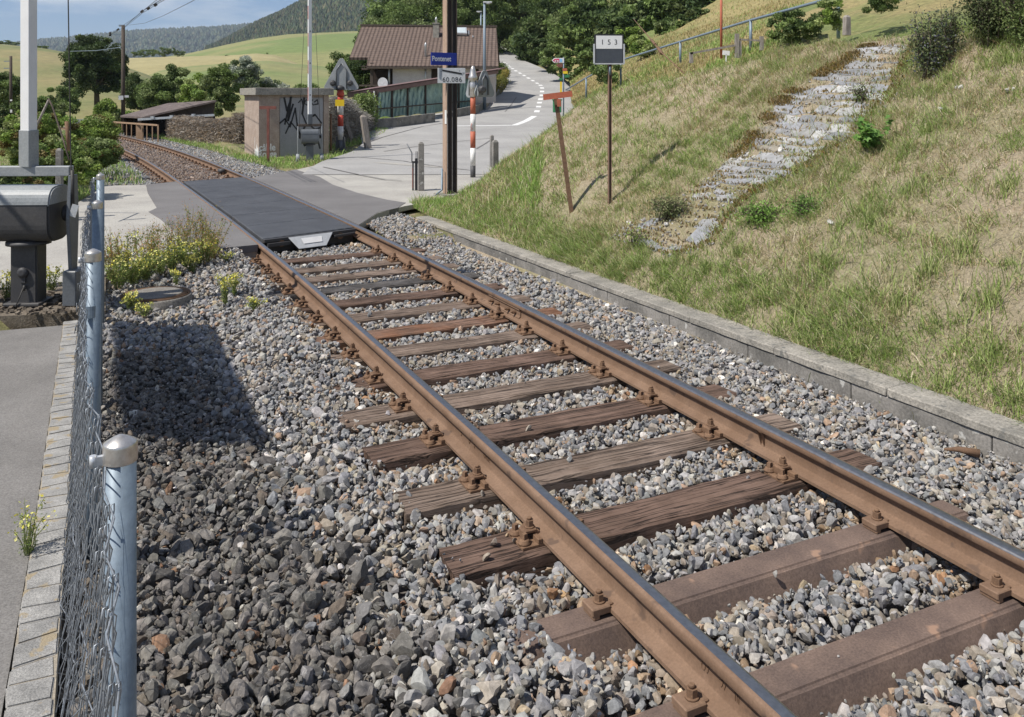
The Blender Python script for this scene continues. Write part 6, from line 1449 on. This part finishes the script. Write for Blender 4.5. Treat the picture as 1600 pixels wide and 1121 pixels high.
tree('bush', 'dark shrub cut off by the top edge right of the handrail', 1372, 30, 20, (1375, 2), (s46(26, 20), .4, s46(22, 20)), 5000, .06, DK+MID, 30, .12, None, .04, 'bush')
# left side greenery
lf = [(-40, 200, 34, 60, 46, DK, 'dark bush at the left picture edge beyond the track'), (15, 150, 40, 26, 34, MID, 'green tree just behind the thin dark pole'), (95, 160, 62, 26, 26, MID, 'greyish green bush left of the big layered tree'), (60, 185, 30, 40, 32, MID, 'broad green bush behind the near barrier machine'),
 (213, 145, 66, 22, 26, DK, 'dark bush between the line pole and the shed'), (240, 150, 60, 22, 22, MID, 'olive bush above the shed roof, left'), (268, 142, 60, 30, 36, MID, 'tall green bush above the middle of the shed'), (310, 150, 56, 28, 30, LT, 'pale green bush above the right end of the shed'),
 (345, 142, 52, 26, 34, MID, 'green bush between the shed and the cabin'), (382, 118, 60, 24, 26, SIL, 'silvery willow rising behind the cabin corner'), (420, 140, 62, 26, 14, SIL, 'low silvery bush behind the cabin roof'), (168, 178, 46, 14, 20, LT, 'light olive bush at the track curve left of the line pole'), (190, 188, 50, 20, 12, LT, 'small bright bush at the foot of the line pole'),
 (478, 142, 60, 16, 6, MID, 'flat green bush just behind the cabin roof near the barrier arm'), (535, 112, 60, 22, 28, MID, 'grey green tree behind the triangular crossing light'), (560, 120, 56, 20, 30, DK, 'dark green tree at the left end of the house')]
for i, (x, y, Z, rx, rz, cl, nm) in enumerate(lf):
    tree('bush', nm, x, y+rz+4, Z, (x, y), (s46(rx, Z), s46(rx, Z)*.7, s46(rz, Z)), 19000, .14 if Z > 45 else .09, cl, 60, s46(9, Z), 'bushes in the valley behind the track', .07, 'bush', fill=.5, bottom=-1)
# bushes near the left edge, closer
nb = [(90, 262, 15.5, 62, 36, LT+MID, 'leafy green bush spilling to the track left of the crossing'), (60, 215, 17.5, 60, 42, LT, 'light green bush with the rusty struts in it'), (148, 240, 20, 36, 20, MID, 'low bush beside the curved left rail'), (150, 205, 26, 30, 22, LT, 'bright leafy bush overhanging the far end of the curve'), (10, 300, 12.5, 60, 30, MID, 'low green bush behind the housing of the near barrier machine')]
for i, (x, y, Z, rx, rz, cl, nm) in enumerate(nb):
    tree('bush', nm, x, y+rz, Z, (x, y), (s46(rx, Z), s46(rx, Z)*.8, s46(rz, Z)), 24000, .060, cl+[(.20, .16, .06)], 110, s46(10, Z), 'leafy bushes left of the crossing', .03, 'bush')
# field hedges and lone trees
fh = [(215, 86, 290, 10, 6), (232, 82, 292, 13, 8), (250, 84, 288, 11, 9), (268, 82, 290, 10, 8), (281, 84, 290, 8, 7), (215, 110, 240, 7, 4), (243, 108, 236, 5, 3.5), (264, 104, 240, 10, 6), (285, 102, 240, 9, 5), (308, 99, 240, 12, 5), (338, 97, 245, 11, 4.5), (352, 93, 250, 9, 6), (368, 95, 250, 10, 5), (390, 90, 252, 8, 6.5), (416, 87, 256, 4.5, 4), (473, 87, 258, 4.5, 3.5), (519, 60, 395, 5, 5), (510, 64.5, 392, 5, 2), (538, 64.5, 392, 4.5, 2), (320, 81, 360, 4, 2.5), (430, 63, 424, 10, 3), (5, 68, 160, 22, 5), (62, 75, 162, 12, 6), (45, 72, 162, 8, 4)]
proto_f = []
for k in range(3):
    n = 1500; pts, ix, cc = crown_pts(n, (0, 0, .2), (1, .8, 1), 24, .32); cl = np.array(DK+MID)[RNG.integers(0, 8, n)]*RNG.uniform(.8, 1.4, (n, 1))
    proto_f.append((pts, cl))
fm = []
for i, (x, y, Z, rx, rz) in enumerate(fh):
    b = P(x, y+rz*.8, Z); k = i % 3
    if len(fm) <= k:
        pts, cl = proto_f[k]; R = rots(len(pts)); qd = np.array([[-.5, 0, 0], [0, -.35, .05], [.5, 0, 0], [0, .35, .05]])*.16; v = np.einsum('nij,vj->nvi', R, qd)+pts[:, None, :]
        Fa = (np.array([[0, 1, 2], [0, 2, 3]])[None]+(np.arange(len(pts))*4)[:, None, None]).reshape(-1, 3); o = np_mesh('field_bush', v.reshape(-1, 3), Fa, M['leaf'], col=np.repeat(cl, 4, axis=0)); fm.append(o)
    else: o = fm[k].copy(); COL.objects.link(o)
    o.location = b+Vector((0, 0, s46(rz, Z)*.55)); o.scale = (s46(rx, Z), s46(rx, Z), s46(rz, Z)); o.rotation_euler = (0, 0, 0)
    grp = 'copse on the far stubble field' if i < 5 else ('hedge bushes between the fields' if i < 14 else ('lone bushes on the meadow hill' if i < 21 else 'bushes on the pasture hill top'))
    tag(o, {'copse on the far stubble field': 'dark tree of the small copse below the far blue ridge', 'hedge bushes between the fields': 'round dark bush of the hedge line between the fields', 'lone bushes on the meadow hill': 'small lone bush standing on the green meadow hill', 'bushes on the pasture hill top': 'bush on the top of the brown pasture hill, upper left'}[grp], 'bush', grp)
# forests on the far hills: one mass each
def forest(name, R, n, h0, h1, w, cols, jmin, jmax, imin):
    a, b_, _ = R.shape; ui = RNG.uniform(imin, a-5, n); vi = RNG.uniform(0, b_-1.01, n); i, j = ui.astype(int), vi.astype(int); fu, fv = (ui-i)[:, None], (vi-j)[:, None]
    p = (R[i, j]*(1-fu)+R[i+1, j]*fu)*(1-fv)+(R[i, j+1]*(1-fu)+R[i+1, j+1]*fu)*fv
    px = 800+F*p[:, 0]/p[:, 1]; k = (px > jmin) & (px < jmax); p = p[k]; n = len(p); h = RNG.uniform(h0, h1, n); ww = w*RNG.uniform(.7, 1.3, n)
    an = np.linspace(0, 2*np.pi, 7)[:-1]; ring = np.stack([np.cos(an), np.sin(an), 0*an], -1); V = np.zeros((n, 13, 3))
    V[:, 0:6] = p[:, None]+ring[None]*ww[:, None, None]*.8; V[:, 6:12] = p[:, None]+ring[None]*(ww[:, None, None]*RNG.uniform(.7, 1.1, (n, 6, 1))); V[:, 6:12, 2] += (h*.45)[:, None]; V[:, 12] = p; V[:, 12, 2] += h
    f = [[t, (t+1) % 6, 6+(t+1) % 6] for t in range(6)]+[[t, 6+(t+1) % 6, 6+t] for t in range(6)]+[[6+t, 6+(t+1) % 6, 12] for t in range(6)]
    Fa = (np.array(f)[None]+(np.arange(n)*13)[:, None, None]).reshape(-1, 3); cols = np.array(cols); cl = cols[RNG.integers(0, len(cols), n)]*RNG.uniform(.7, 1.35, (n, 1))*(.7+.7*fbm(p[:, 0], p[:, 1], 1/90., 1))[:, None]
    np_mesh(name, V.reshape(-1, 3), Fa, M['leaf'], col=np.repeat(cl, 13, axis=0), kind='stuff')
FC = [(.035, .062, .028), (.05, .08, .032), (.028, .048, .026), (.075, .095, .04), (.10, .10, .045)]
forest('far_forest', HA, 16000, 14, 26, 9, FC, -40, 640, 4); forest('hill_forest', HF, 52000, 8, 15, 3.4, FC+[(.13, .12, .06), (.09, .12, .045)], 320, 760, 1)
# dead brushwood hedge
def twigs(name, label, pix, n, cols, h, cat_, group=None, tw=.012, ln_=.5, mat='leaf'):
    e_o = []; pts = np.array([[*P(*q)] for q in pix]); k = len(pts)-1; t = RNG.uniform(0, k, n); i = t.astype(int); f = (t-i)[:, None]; base = pts[i]*(1-f)+pts[i+1]*f
    base[:, 1] += RNG.uniform(0, 1.3, n); base[:, 0] += RNG.normal(size=n)*.1
    hh = h(t)*(RNG.uniform(0, 1, n)); base[:, 2] = -.05+hh; d = rnd_dirs(n)*(ln_*RNG.uniform(.4, 1.2, n))[:, None]; d[:, 2] = np.abs(d[:, 2])*.6
    ctr = base; w = rnd_dirs(n)*tw; V = np.stack([ctr-d/2-w, ctr-d/2+w, ctr+d/2], 1); Fa = np.arange(n*3).reshape(-1, 3); cols = np.array(cols); cl = cols[RNG.integers(0, len(cols), n)]*RNG.uniform(.7, 1.3, (n, 1))
    return tag(np_mesh(name, V.reshape(-1, 3), Fa, M[mat], col=np.repeat(cl, 3, axis=0)), label, cat_, group)
DEAD = [(.30, .26, .215), (.38, .34, .29), (.24, .20, .165), (.20, .16, .12), (.34, .25, .16)]
twigs('dead_hedge', 'long brown dead brushwood hedge between the shed and the cabin', [(264, 214, 38.0), (300, 216, 35), (340, 220, 32.5), (374, 224, 31)], 42000, DEAD, lambda t: np.interp(t, [0, .2, 1, 2, 3], [.75, .98, 1.0, 1.05, 1.25])*(.88+.25*vn(t*6, t*0, 1, 3)), 'hedge', None, .016, .28)
mb = MB(); a, b_, c, d_ = P(266, 214, 38.4), P(300, 216, 35.5), P(340, 220, 33), P(374, 224, 31.6)
twigs('dead_hedge', 'tangled grey dead hedge right of the cabin behind the red and white post', [(512, 236, 29.5), (535, 230, 31), (560, 215, 34), (575, 205, 36)], 26000, [(.36, .34, .31), (.26, .24, .21), (.16, .14, .12), (.44, .42, .38)], lambda t: np.interp(t, [0, 1, 2, 3], [1.9, 1.8, 1.2, 1.0]), 'hedge', None, .012, .4)
# core boxes so the hedges do not show daylight
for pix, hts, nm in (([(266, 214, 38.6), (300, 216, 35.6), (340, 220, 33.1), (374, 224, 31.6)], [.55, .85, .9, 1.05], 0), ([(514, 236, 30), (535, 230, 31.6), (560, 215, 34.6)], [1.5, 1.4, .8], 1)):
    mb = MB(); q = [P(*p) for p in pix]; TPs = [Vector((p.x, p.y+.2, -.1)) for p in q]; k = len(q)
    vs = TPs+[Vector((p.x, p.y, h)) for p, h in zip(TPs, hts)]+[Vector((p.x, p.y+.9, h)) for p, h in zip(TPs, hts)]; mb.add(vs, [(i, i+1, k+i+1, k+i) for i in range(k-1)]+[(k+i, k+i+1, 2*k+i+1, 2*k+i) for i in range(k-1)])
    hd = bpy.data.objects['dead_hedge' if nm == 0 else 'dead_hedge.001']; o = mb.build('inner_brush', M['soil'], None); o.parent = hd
# hedge on the low wall
def hedge(label, pix, rad, n, ls, cols, nc, cl_):
    q = [P(*p) for p in pix]; e = thing('hedge', label, 'hedge', tuple(q[0])); pts, colr = [], []
    for i in range(nc): 
        t = random.uniform(0, len(q)-1.001); k = int(t); c = q[k].lerp(q[k+1], t-k)+Vector((random.uniform(-.4, .4)*rad, random.uniform(0, 1)*rad, random.uniform(-.8, .8)*rad)); m_ = n//nc
        pts.append(np.array(c)+rnd_dirs(m_)*(RNG.random(m_)**.4)[:, None]*cl_); colr.append(np.repeat(np.array(cols)[[RNG.integers(0, len(cols))]], m_, 0)*RNG.uniform(.8, 1.25, (m_, 1)))
    pts = np.concatenate(pts); colr = np.concatenate(colr); leaves('foliage', pts, ls*RNG.uniform(.6, 1.3, len(pts)), colr, e); return e
hedge('yellow green clipped hedge on the low wall at the road edge', [(760, 149, 56), (770, 138, 59), (782, 125, 64), (789, 116, 68)], .55, 9000, .10, [(.20, .19, .04), (.26, .24, .05), (.15, .16, .04), (.30, .24, .06)], 60, .38)
hedge('dark green bush at the top end of the clipped hedge', [(776, 112, 68), (787, 112, 70)], .5, 5000, .13, DK+MID, 30, .45)
hedge('bright vine leaves around the stone corner right of the house', [(770, 107, 60), (776, 108, 60)], .4, 1800, .14, LT, 16, .35)
hedge('green shrub below the left end of the lean-to roof', [(562, 168, 36), (575, 176, 36.5)], .55, 4500, .11, LT+MID, 26, .40)

# ================================================================== NEAR PLANTS
def weed(name, label, base, nst, h, spread, flower, leafc, stemc, cat_='plant', group=None, fl=14, lf=18, fsz=.012, lsz=.03, top=.25):
    b = Vector(base); e = thing(name, label, cat_, tuple(b), group); off = np.array(b)
    SP, FP_, LP_, LC = MB(), [], [], []
    for i in range(nst):
        a = random.uniform(0, 2*math.pi); hh = h*random.uniform(.6, 1.1); sp = spread*random.uniform(.1, 1); d0 = Vector((math.cos(a), math.sin(a), 0))
        pts = [b+d0*sp*.15]; 
        for k in range(1, 5): t = k/4; pts.append(b+d0*sp*(.15+.85*t**1.4)+Vector((random.uniform(-.01, .01), random.uniform(-.01, .01), hh*t*(1-.08*t))))
        SP.tube(pts, [.0030, .0026, .0022, .0016, .001], 4, caps=False)
        for k in range(lf):
            t = random.uniform(.1, .92)*4; j = int(t); q = pts[j].lerp(pts[min(j+1, 4)], t-j); LP_.append(q+Vector((random.gauss(0, .012), random.gauss(0, .012), random.gauss(0, .008))))
        for k in range(fl):
            t = 4*(1-top*random.random()); j = min(int(t), 3); q = pts[j].lerp(pts[j+1], t-j); w = .035*spread/.2 if top > .3 else .014; FP_.append(q+Vector((random.gauss(0, w), random.gauss(0, w), random.gauss(0, w*.6))))
    SP.build('stem', stemc, e)
    if LP_:
        n = len(LP_); lc = np.array(leafc)[RNG.integers(0, len(leafc), n)]*RNG.uniform(.7, 1.3, (n, 1)); leaves('leaves', np.array(LP_), lsz*RNG.uniform(.6, 1.3, n), lc, e, .28)
    if FP_:
        n = len(FP_); fc = np.array(flower)[RNG.integers(0, len(flower), n)]*RNG.uniform(.85, 1.15, (n, 1)); leaves('flower', np.array(FP_), fsz*RNG.uniform(.7, 1.3, n), fc, e, .9)
    return e
M['stem_green'] = pm('stem_green', (.13, .17, .05), (.20, .22, .08), 9, .7, bs=0); M['stem_red'] = pm('stem_red', (.24, .13, .06), (.30, .22, .09), 9, .7, bs=0)
YEL = [(.75, .66, .10), (.80, .74, .28), (.70, .72, .22)]; SEED = [(.50, .26, .10), (.46, .36, .10), (.34, .30, .08), (.40, .16, .08)]
GL = [(.18, .25, .06), (.24, .30, .08), (.13, .19, .05), (.30, .30, .10)]
spots = [(335, 405, .50, 1), (318, 398, .62, 1), (300, 400, .66, 1), (281, 408, .55, 1), (262, 412, .52, 1), (240, 420, .50, 1), (322, 412, .40, 1), (218, 425, .50, 1), (195, 432, .48, 0), (175, 436, .55, 1), (250, 428, .30, 0), (228, 438, .32, 0), (208, 444, .34, 0), (186, 450, .34, 0), (290, 416, .34, 0), (270, 422, .30, 0), (308, 412, .30, 0), (180, 442, .6, 1), (234, 412, .56, 1), (330, 400, .46, 1)]
lbw = ['rust brown seeding plant at the right end of the weed patch before the crossing', 'tall rust brown plant near the right end of the weed patch', 'tallest rust brown plant of the weed patch', 'seeding brown green plant in the middle of the weed patch', 'bushy brown green plant of the weed patch, left of the middle']
for i, (x, y, h, k) in enumerate(spots):
    p = G(x, y, -.06); lb = lbw[i] if i < 5 else ('rust brown seeding weed in the patch between the shaft cover and the crossing' if k else 'low green weed with pale yellow flowers in the patch by the shaft cover')
    if k: weed('weed', lb, p, 17, h, .27, SEED, GL, M['stem_red'], 'plant', 'weeds in the patch before the crossing', 15, 24, .013, .034, .5)
    else: weed('weed', lb, p, 20, h, .26, YEL, GL, M['stem_green'], 'plant', 'weeds in the patch before the crossing', 5, 34, .022, .036, .14)
single = [(206, 488, .20, 'small toadflax growing out of the ballast left of the shaft ring'), (227, 494, .12, 'tiny green weed in the ballast below the shaft cover'), (352, 476, .30, 'yellow toadflax standing alone in the ballast right of the shaft cover'), (366, 462, .22, 'smaller toadflax behind the lone one right of the shaft cover'), (398, 484, .12, 'small yellow toadflax at the left rail'), (355, 415, .16, 'short weed in the ballast near the crossing corner'), (110, 470, .30, 'toadflax tuft at the fence foot under the counterweight'), (12, 470, .28, 'yellow toadflax at the left picture edge under the barrier machine'), (80, 455, .26, 'green weed between barrier foot and counterweight'), (300, 428, .22, 'pale yellow flower cluster on top of the ballast before the crossing'), (275, 445, .18, 'toadflax just behind the shaft cover')]
for x, y, h, lb in single: weed('toadflax', lb, G(x, y, -.13 if x > 130 else -.03), 9 if h < .2 else 16, h, .11, YEL, GL, M['stem_green'], 'plant', None, 9, 20, .020, .028, .2)
weed('toadflax', 'small yellow flowered weed growing in the joint between asphalt and granite edging', G(43, 866, -.01), 11, .20, .075, YEL, GL, M['stem_green'], 'plant', None, 8, 30, .012, .016, .22)
# saplings on the slope
p, s, d = on_slope(1362, 240); e = thing('maple_sapling', 'bright green maple sapling beside the stone paving on the slope', 'sapling', tuple(p))
sc_ = p.y/F; pts = []; mb = MB()
for k in range(15):
    a = random.uniform(0, 6.28); t = p+Vector((math.cos(a)*30*sc_*random.uniform(.2, 1.05), math.sin(a)*.2*random.uniform(.2, 1), 52*sc_*random.uniform(.35, 1))); mb.tube([p, p.lerp(t, .5)+Vector((0, 0, .05)), t], [.006, .004, .002], 5)
    for q in range(17): r_ = random.uniform(.35, 1.05); v = p.lerp(t, r_)+Vector((random.gauss(0, .03), random.gauss(0, .03), random.gauss(0, .025)+.03)); pts.append(tuple(v))
mb.build('stem', M['stem_green'], e); n = len(pts); lc = np.array([(.13, .25, .05), (.18, .32, .07), (.10, .20, .04)])[RNG.integers(0, 3, n)]
# lobed leaves
R = rots(n); R = np.einsum('nij->nij', R); ang = np.linspace(0, 2*np.pi, 11)[:-1]; rad = np.where(np.arange(10) % 2 == 0, .5, .24); star = np.stack([np.cos(ang)*rad, np.sin(ang)*rad, np.abs(np.sin(ang))*.05], -1)
R[:, :, 2] = R[:, :, 2]*.6+np.array([0, -.3, .8]); R[:, :, 2] /= np.linalg.norm(R[:, :, 2], axis=1)[:, None]; x_ = np.cross(R[:, :, 1], R[:, :, 2]); x_ /= np.linalg.norm(x_, axis=1)[:, None]; y_ = np.cross(R[:, :, 2], x_); R = np.stack([x_, y_, R[:, :, 2]], -1)
V = np.einsum('nij,vj->nvi', R, star)*(RNG.uniform(.055, .095, n))[:, None, None]+np.array(pts)[:, None, :]; V = np.concatenate([V, np.array(pts)[:, None, :]], 1)
Fa = (np.array([[i, (i+1) % 10, 10] for i in range(10)])[None]+(np.arange(n)*11)[:, None, None]).reshape(-1, 3)
np_mesh('leaves', V.reshape(-1, 3)-np.array(p), Fa, M['leaf'], col=np.repeat(lc*RNG.uniform(.8, 1.2, (n, 1)), 11, axis=0), parent=e)
def slope_bush(label, x, y, w, h, n, cols, ls, nst, name='bush', cat_='bush'):
    p, s, d = on_slope(x, y); e = thing(name, label, cat_, tuple(p)); sc_ = p.y/F; mb = MB(); pts = []
    for k in range(nst):
        a = random.uniform(0, 6.28); t = p+Vector((math.cos(a)*w*sc_*random.uniform(.1, 1.), math.sin(a)*w*sc_*.6*random.uniform(.1, 1), h*sc_*random.uniform(.5, 1.05))); m_ = p.lerp(t, .5)+Vector((random.gauss(0, .04), random.gauss(0, .04), .04))
        mb.tube([p+Vector((random.gauss(0, .05), random.gauss(0, .05), -.03)), m_, t], [.009, .006, .002], 4)
        for j in range(4): q = m_.lerp(t, random.random()); mb.tube([q, q+Vector((random.gauss(0, .09), random.gauss(0, .09), random.gauss(.04, .06)))], [.003, .001], 3)
        for q in range(n//nst): u = random.uniform(.15, 1.02); v = (p.lerp(m_, u*2) if u < .5 else m_.lerp(t, u*2-1)); pts.append(tuple(v+Vector((random.gauss(0, .065), random.gauss(0, .065), random.gauss(0, .055)))))
    mb.build('stem', M['bark'], e); n = len(pts); leaves('foliage', np.array(pts), ls*RNG.uniform(.6, 1.3, n), np.array(cols)[RNG.integers(0, len(cols), n)]*RNG.uniform(.7, 1.3, (n, 1)), e, .5)
BT = [(.12, .165, .07), (.17, .21, .09), (.09, .12, .06), (.22, .23, .11), (.14, .14, .17)]
slope_bush('sparse blackthorn bush at the upper right end of the stone paving', 1450, 122, 28, 100, 2600, BT, .035, 26)
slope_bush('slender blackthorn shoot between the two larger thorn bushes, top right', 1485, 92, 20, 85, 1300, BT, .033, 15)
slope_bush('thick dark thorn bush at the upper right picture corner', 1548, 72, 55, 110, 6500, [(.085, .115, .045), (.12, .15, .06), (.15, .17, .08)], .034, 45)
slope_bush('green shrub reaching in from the right picture edge at the top', 1600, 75, 40, 100, 3500, [(.13, .18, .06), (.19, .24, .08)], .034, 26)
slope_bush('small grey green shrub on the left side of the stone paving', 1348, 158, 18, 22, 500, MID, .022, 10)
slope_bush('low dark grass green shrub at the lower left edge of the stone paving', 1045, 340, 30, 26, 1500, [(.16, .20, .08), (.24, .25, .12)], .03, 22)
slope_bush('low bright bramble patch right of the stone paving foot', 1195, 342, 42, 10, 1500, [(.17, .30, .06), (.22, .36, .08)], .03, 24)
slope_bush('second low bramble patch, right of the bright one', 1258, 334, 22, 12, 700, [(.15, .27, .06), (.2, .32, .08)], .03, 14)
slope_bush('small leafy seedling on the rubble at the paving foot', 993, 385, 12, 22, 220, LT, .03, 7)
# tufts of long green grass
tp = [(1240, 500, .26), (1545, 480, .34), (1500, 400, .26), (1420, 300, .2), (1100, 430, .2), (1330, 560, .22), (1480, 610, .2), (1580, 640, .2), (1200, 470, .18), (1020, 455, .2), (910, 430, .18), (860, 405, .15), (1400, 480, .24), (1290, 420, .22), (1380, 230, .18), (1575, 300, .25), (760, 350, .14), (820, 385, .14), (1150, 400, .2), (1450, 430, .28), (1360, 350, .22), (960, 420, .16), (1550, 560, .26), (1250, 330, .2), (900, 260, .16), (830, 300, .14), (1000, 240, .14), (1570, 100, .3), (1480, 130, .22)]
B_, H_, L_, C_2 = [], [], [], []
for x, y, h in tp:
    p, s, d = on_slope(x, y)
    for k in range(190):
        r_ = random.gauss(0, .13); a = random.uniform(0, 6.28); q = (p.x+math.cos(a)*r_, p.y+math.sin(a)*r_); s2, d2 = toSD(*q); B_.append((q[0], q[1], float(emb_z(s2, d2))-.01)); hh = h*.62*random.uniform(.4, 1.1); H_.append(hh); ll = random.uniform(.2, .8)*hh; a2 = a+random.gauss(0, .6); L_.append((math.cos(a2)*ll, math.sin(a2)*ll)); C_2.append(random.choice([(.26, .34, .10), (.32, .38, .14), (.22, .28, .08), (.48, .46, .24)]))
blades('grass_tufts', np.array(B_), np.array(H_), np.full(len(B_), .007), np.array(L_), np.array(C_2)*RNG.uniform(.8, 1.2, (len(B_), 1)))
# rusty iron part lying on the ballast by the wall
p = G(1515, 708, -.15); mb = MB(); mb.tube([p+Vector((-.12, .05, .0)), p+Vector((-.05, .02, .012)), p+Vector((.05, -.01, 0))], [.006, .016, .024], 10); tag(mb.build('rusty_bolt', M['rust_dark']), 'rusty iron rod end lying on the ballast against the concrete edging, lower right', 'iron part')

# ================================================================== HAZE
m = bpy.data.materials.new('haze_air'); m.use_nodes = True; nt = m.node_tree; nt.nodes.clear()
out = nt.nodes.new('ShaderNodeOutputMaterial'); pv = nt.nodes.new('ShaderNodeVolumePrincipled'); pv.inputs['Color'].default_value = (.72, .84, 1.0, 1); pv.inputs['Density'].default_value = .00011; pv.inputs['Anisotropy'].default_value = 0.0
nt.links.new(pv.outputs[0], out.inputs['Volume'])
mb = MB(); mb.box((0, 3200, 320), (9000, 11000, 660)); hz = mb.build('haze', m, kind='stuff')
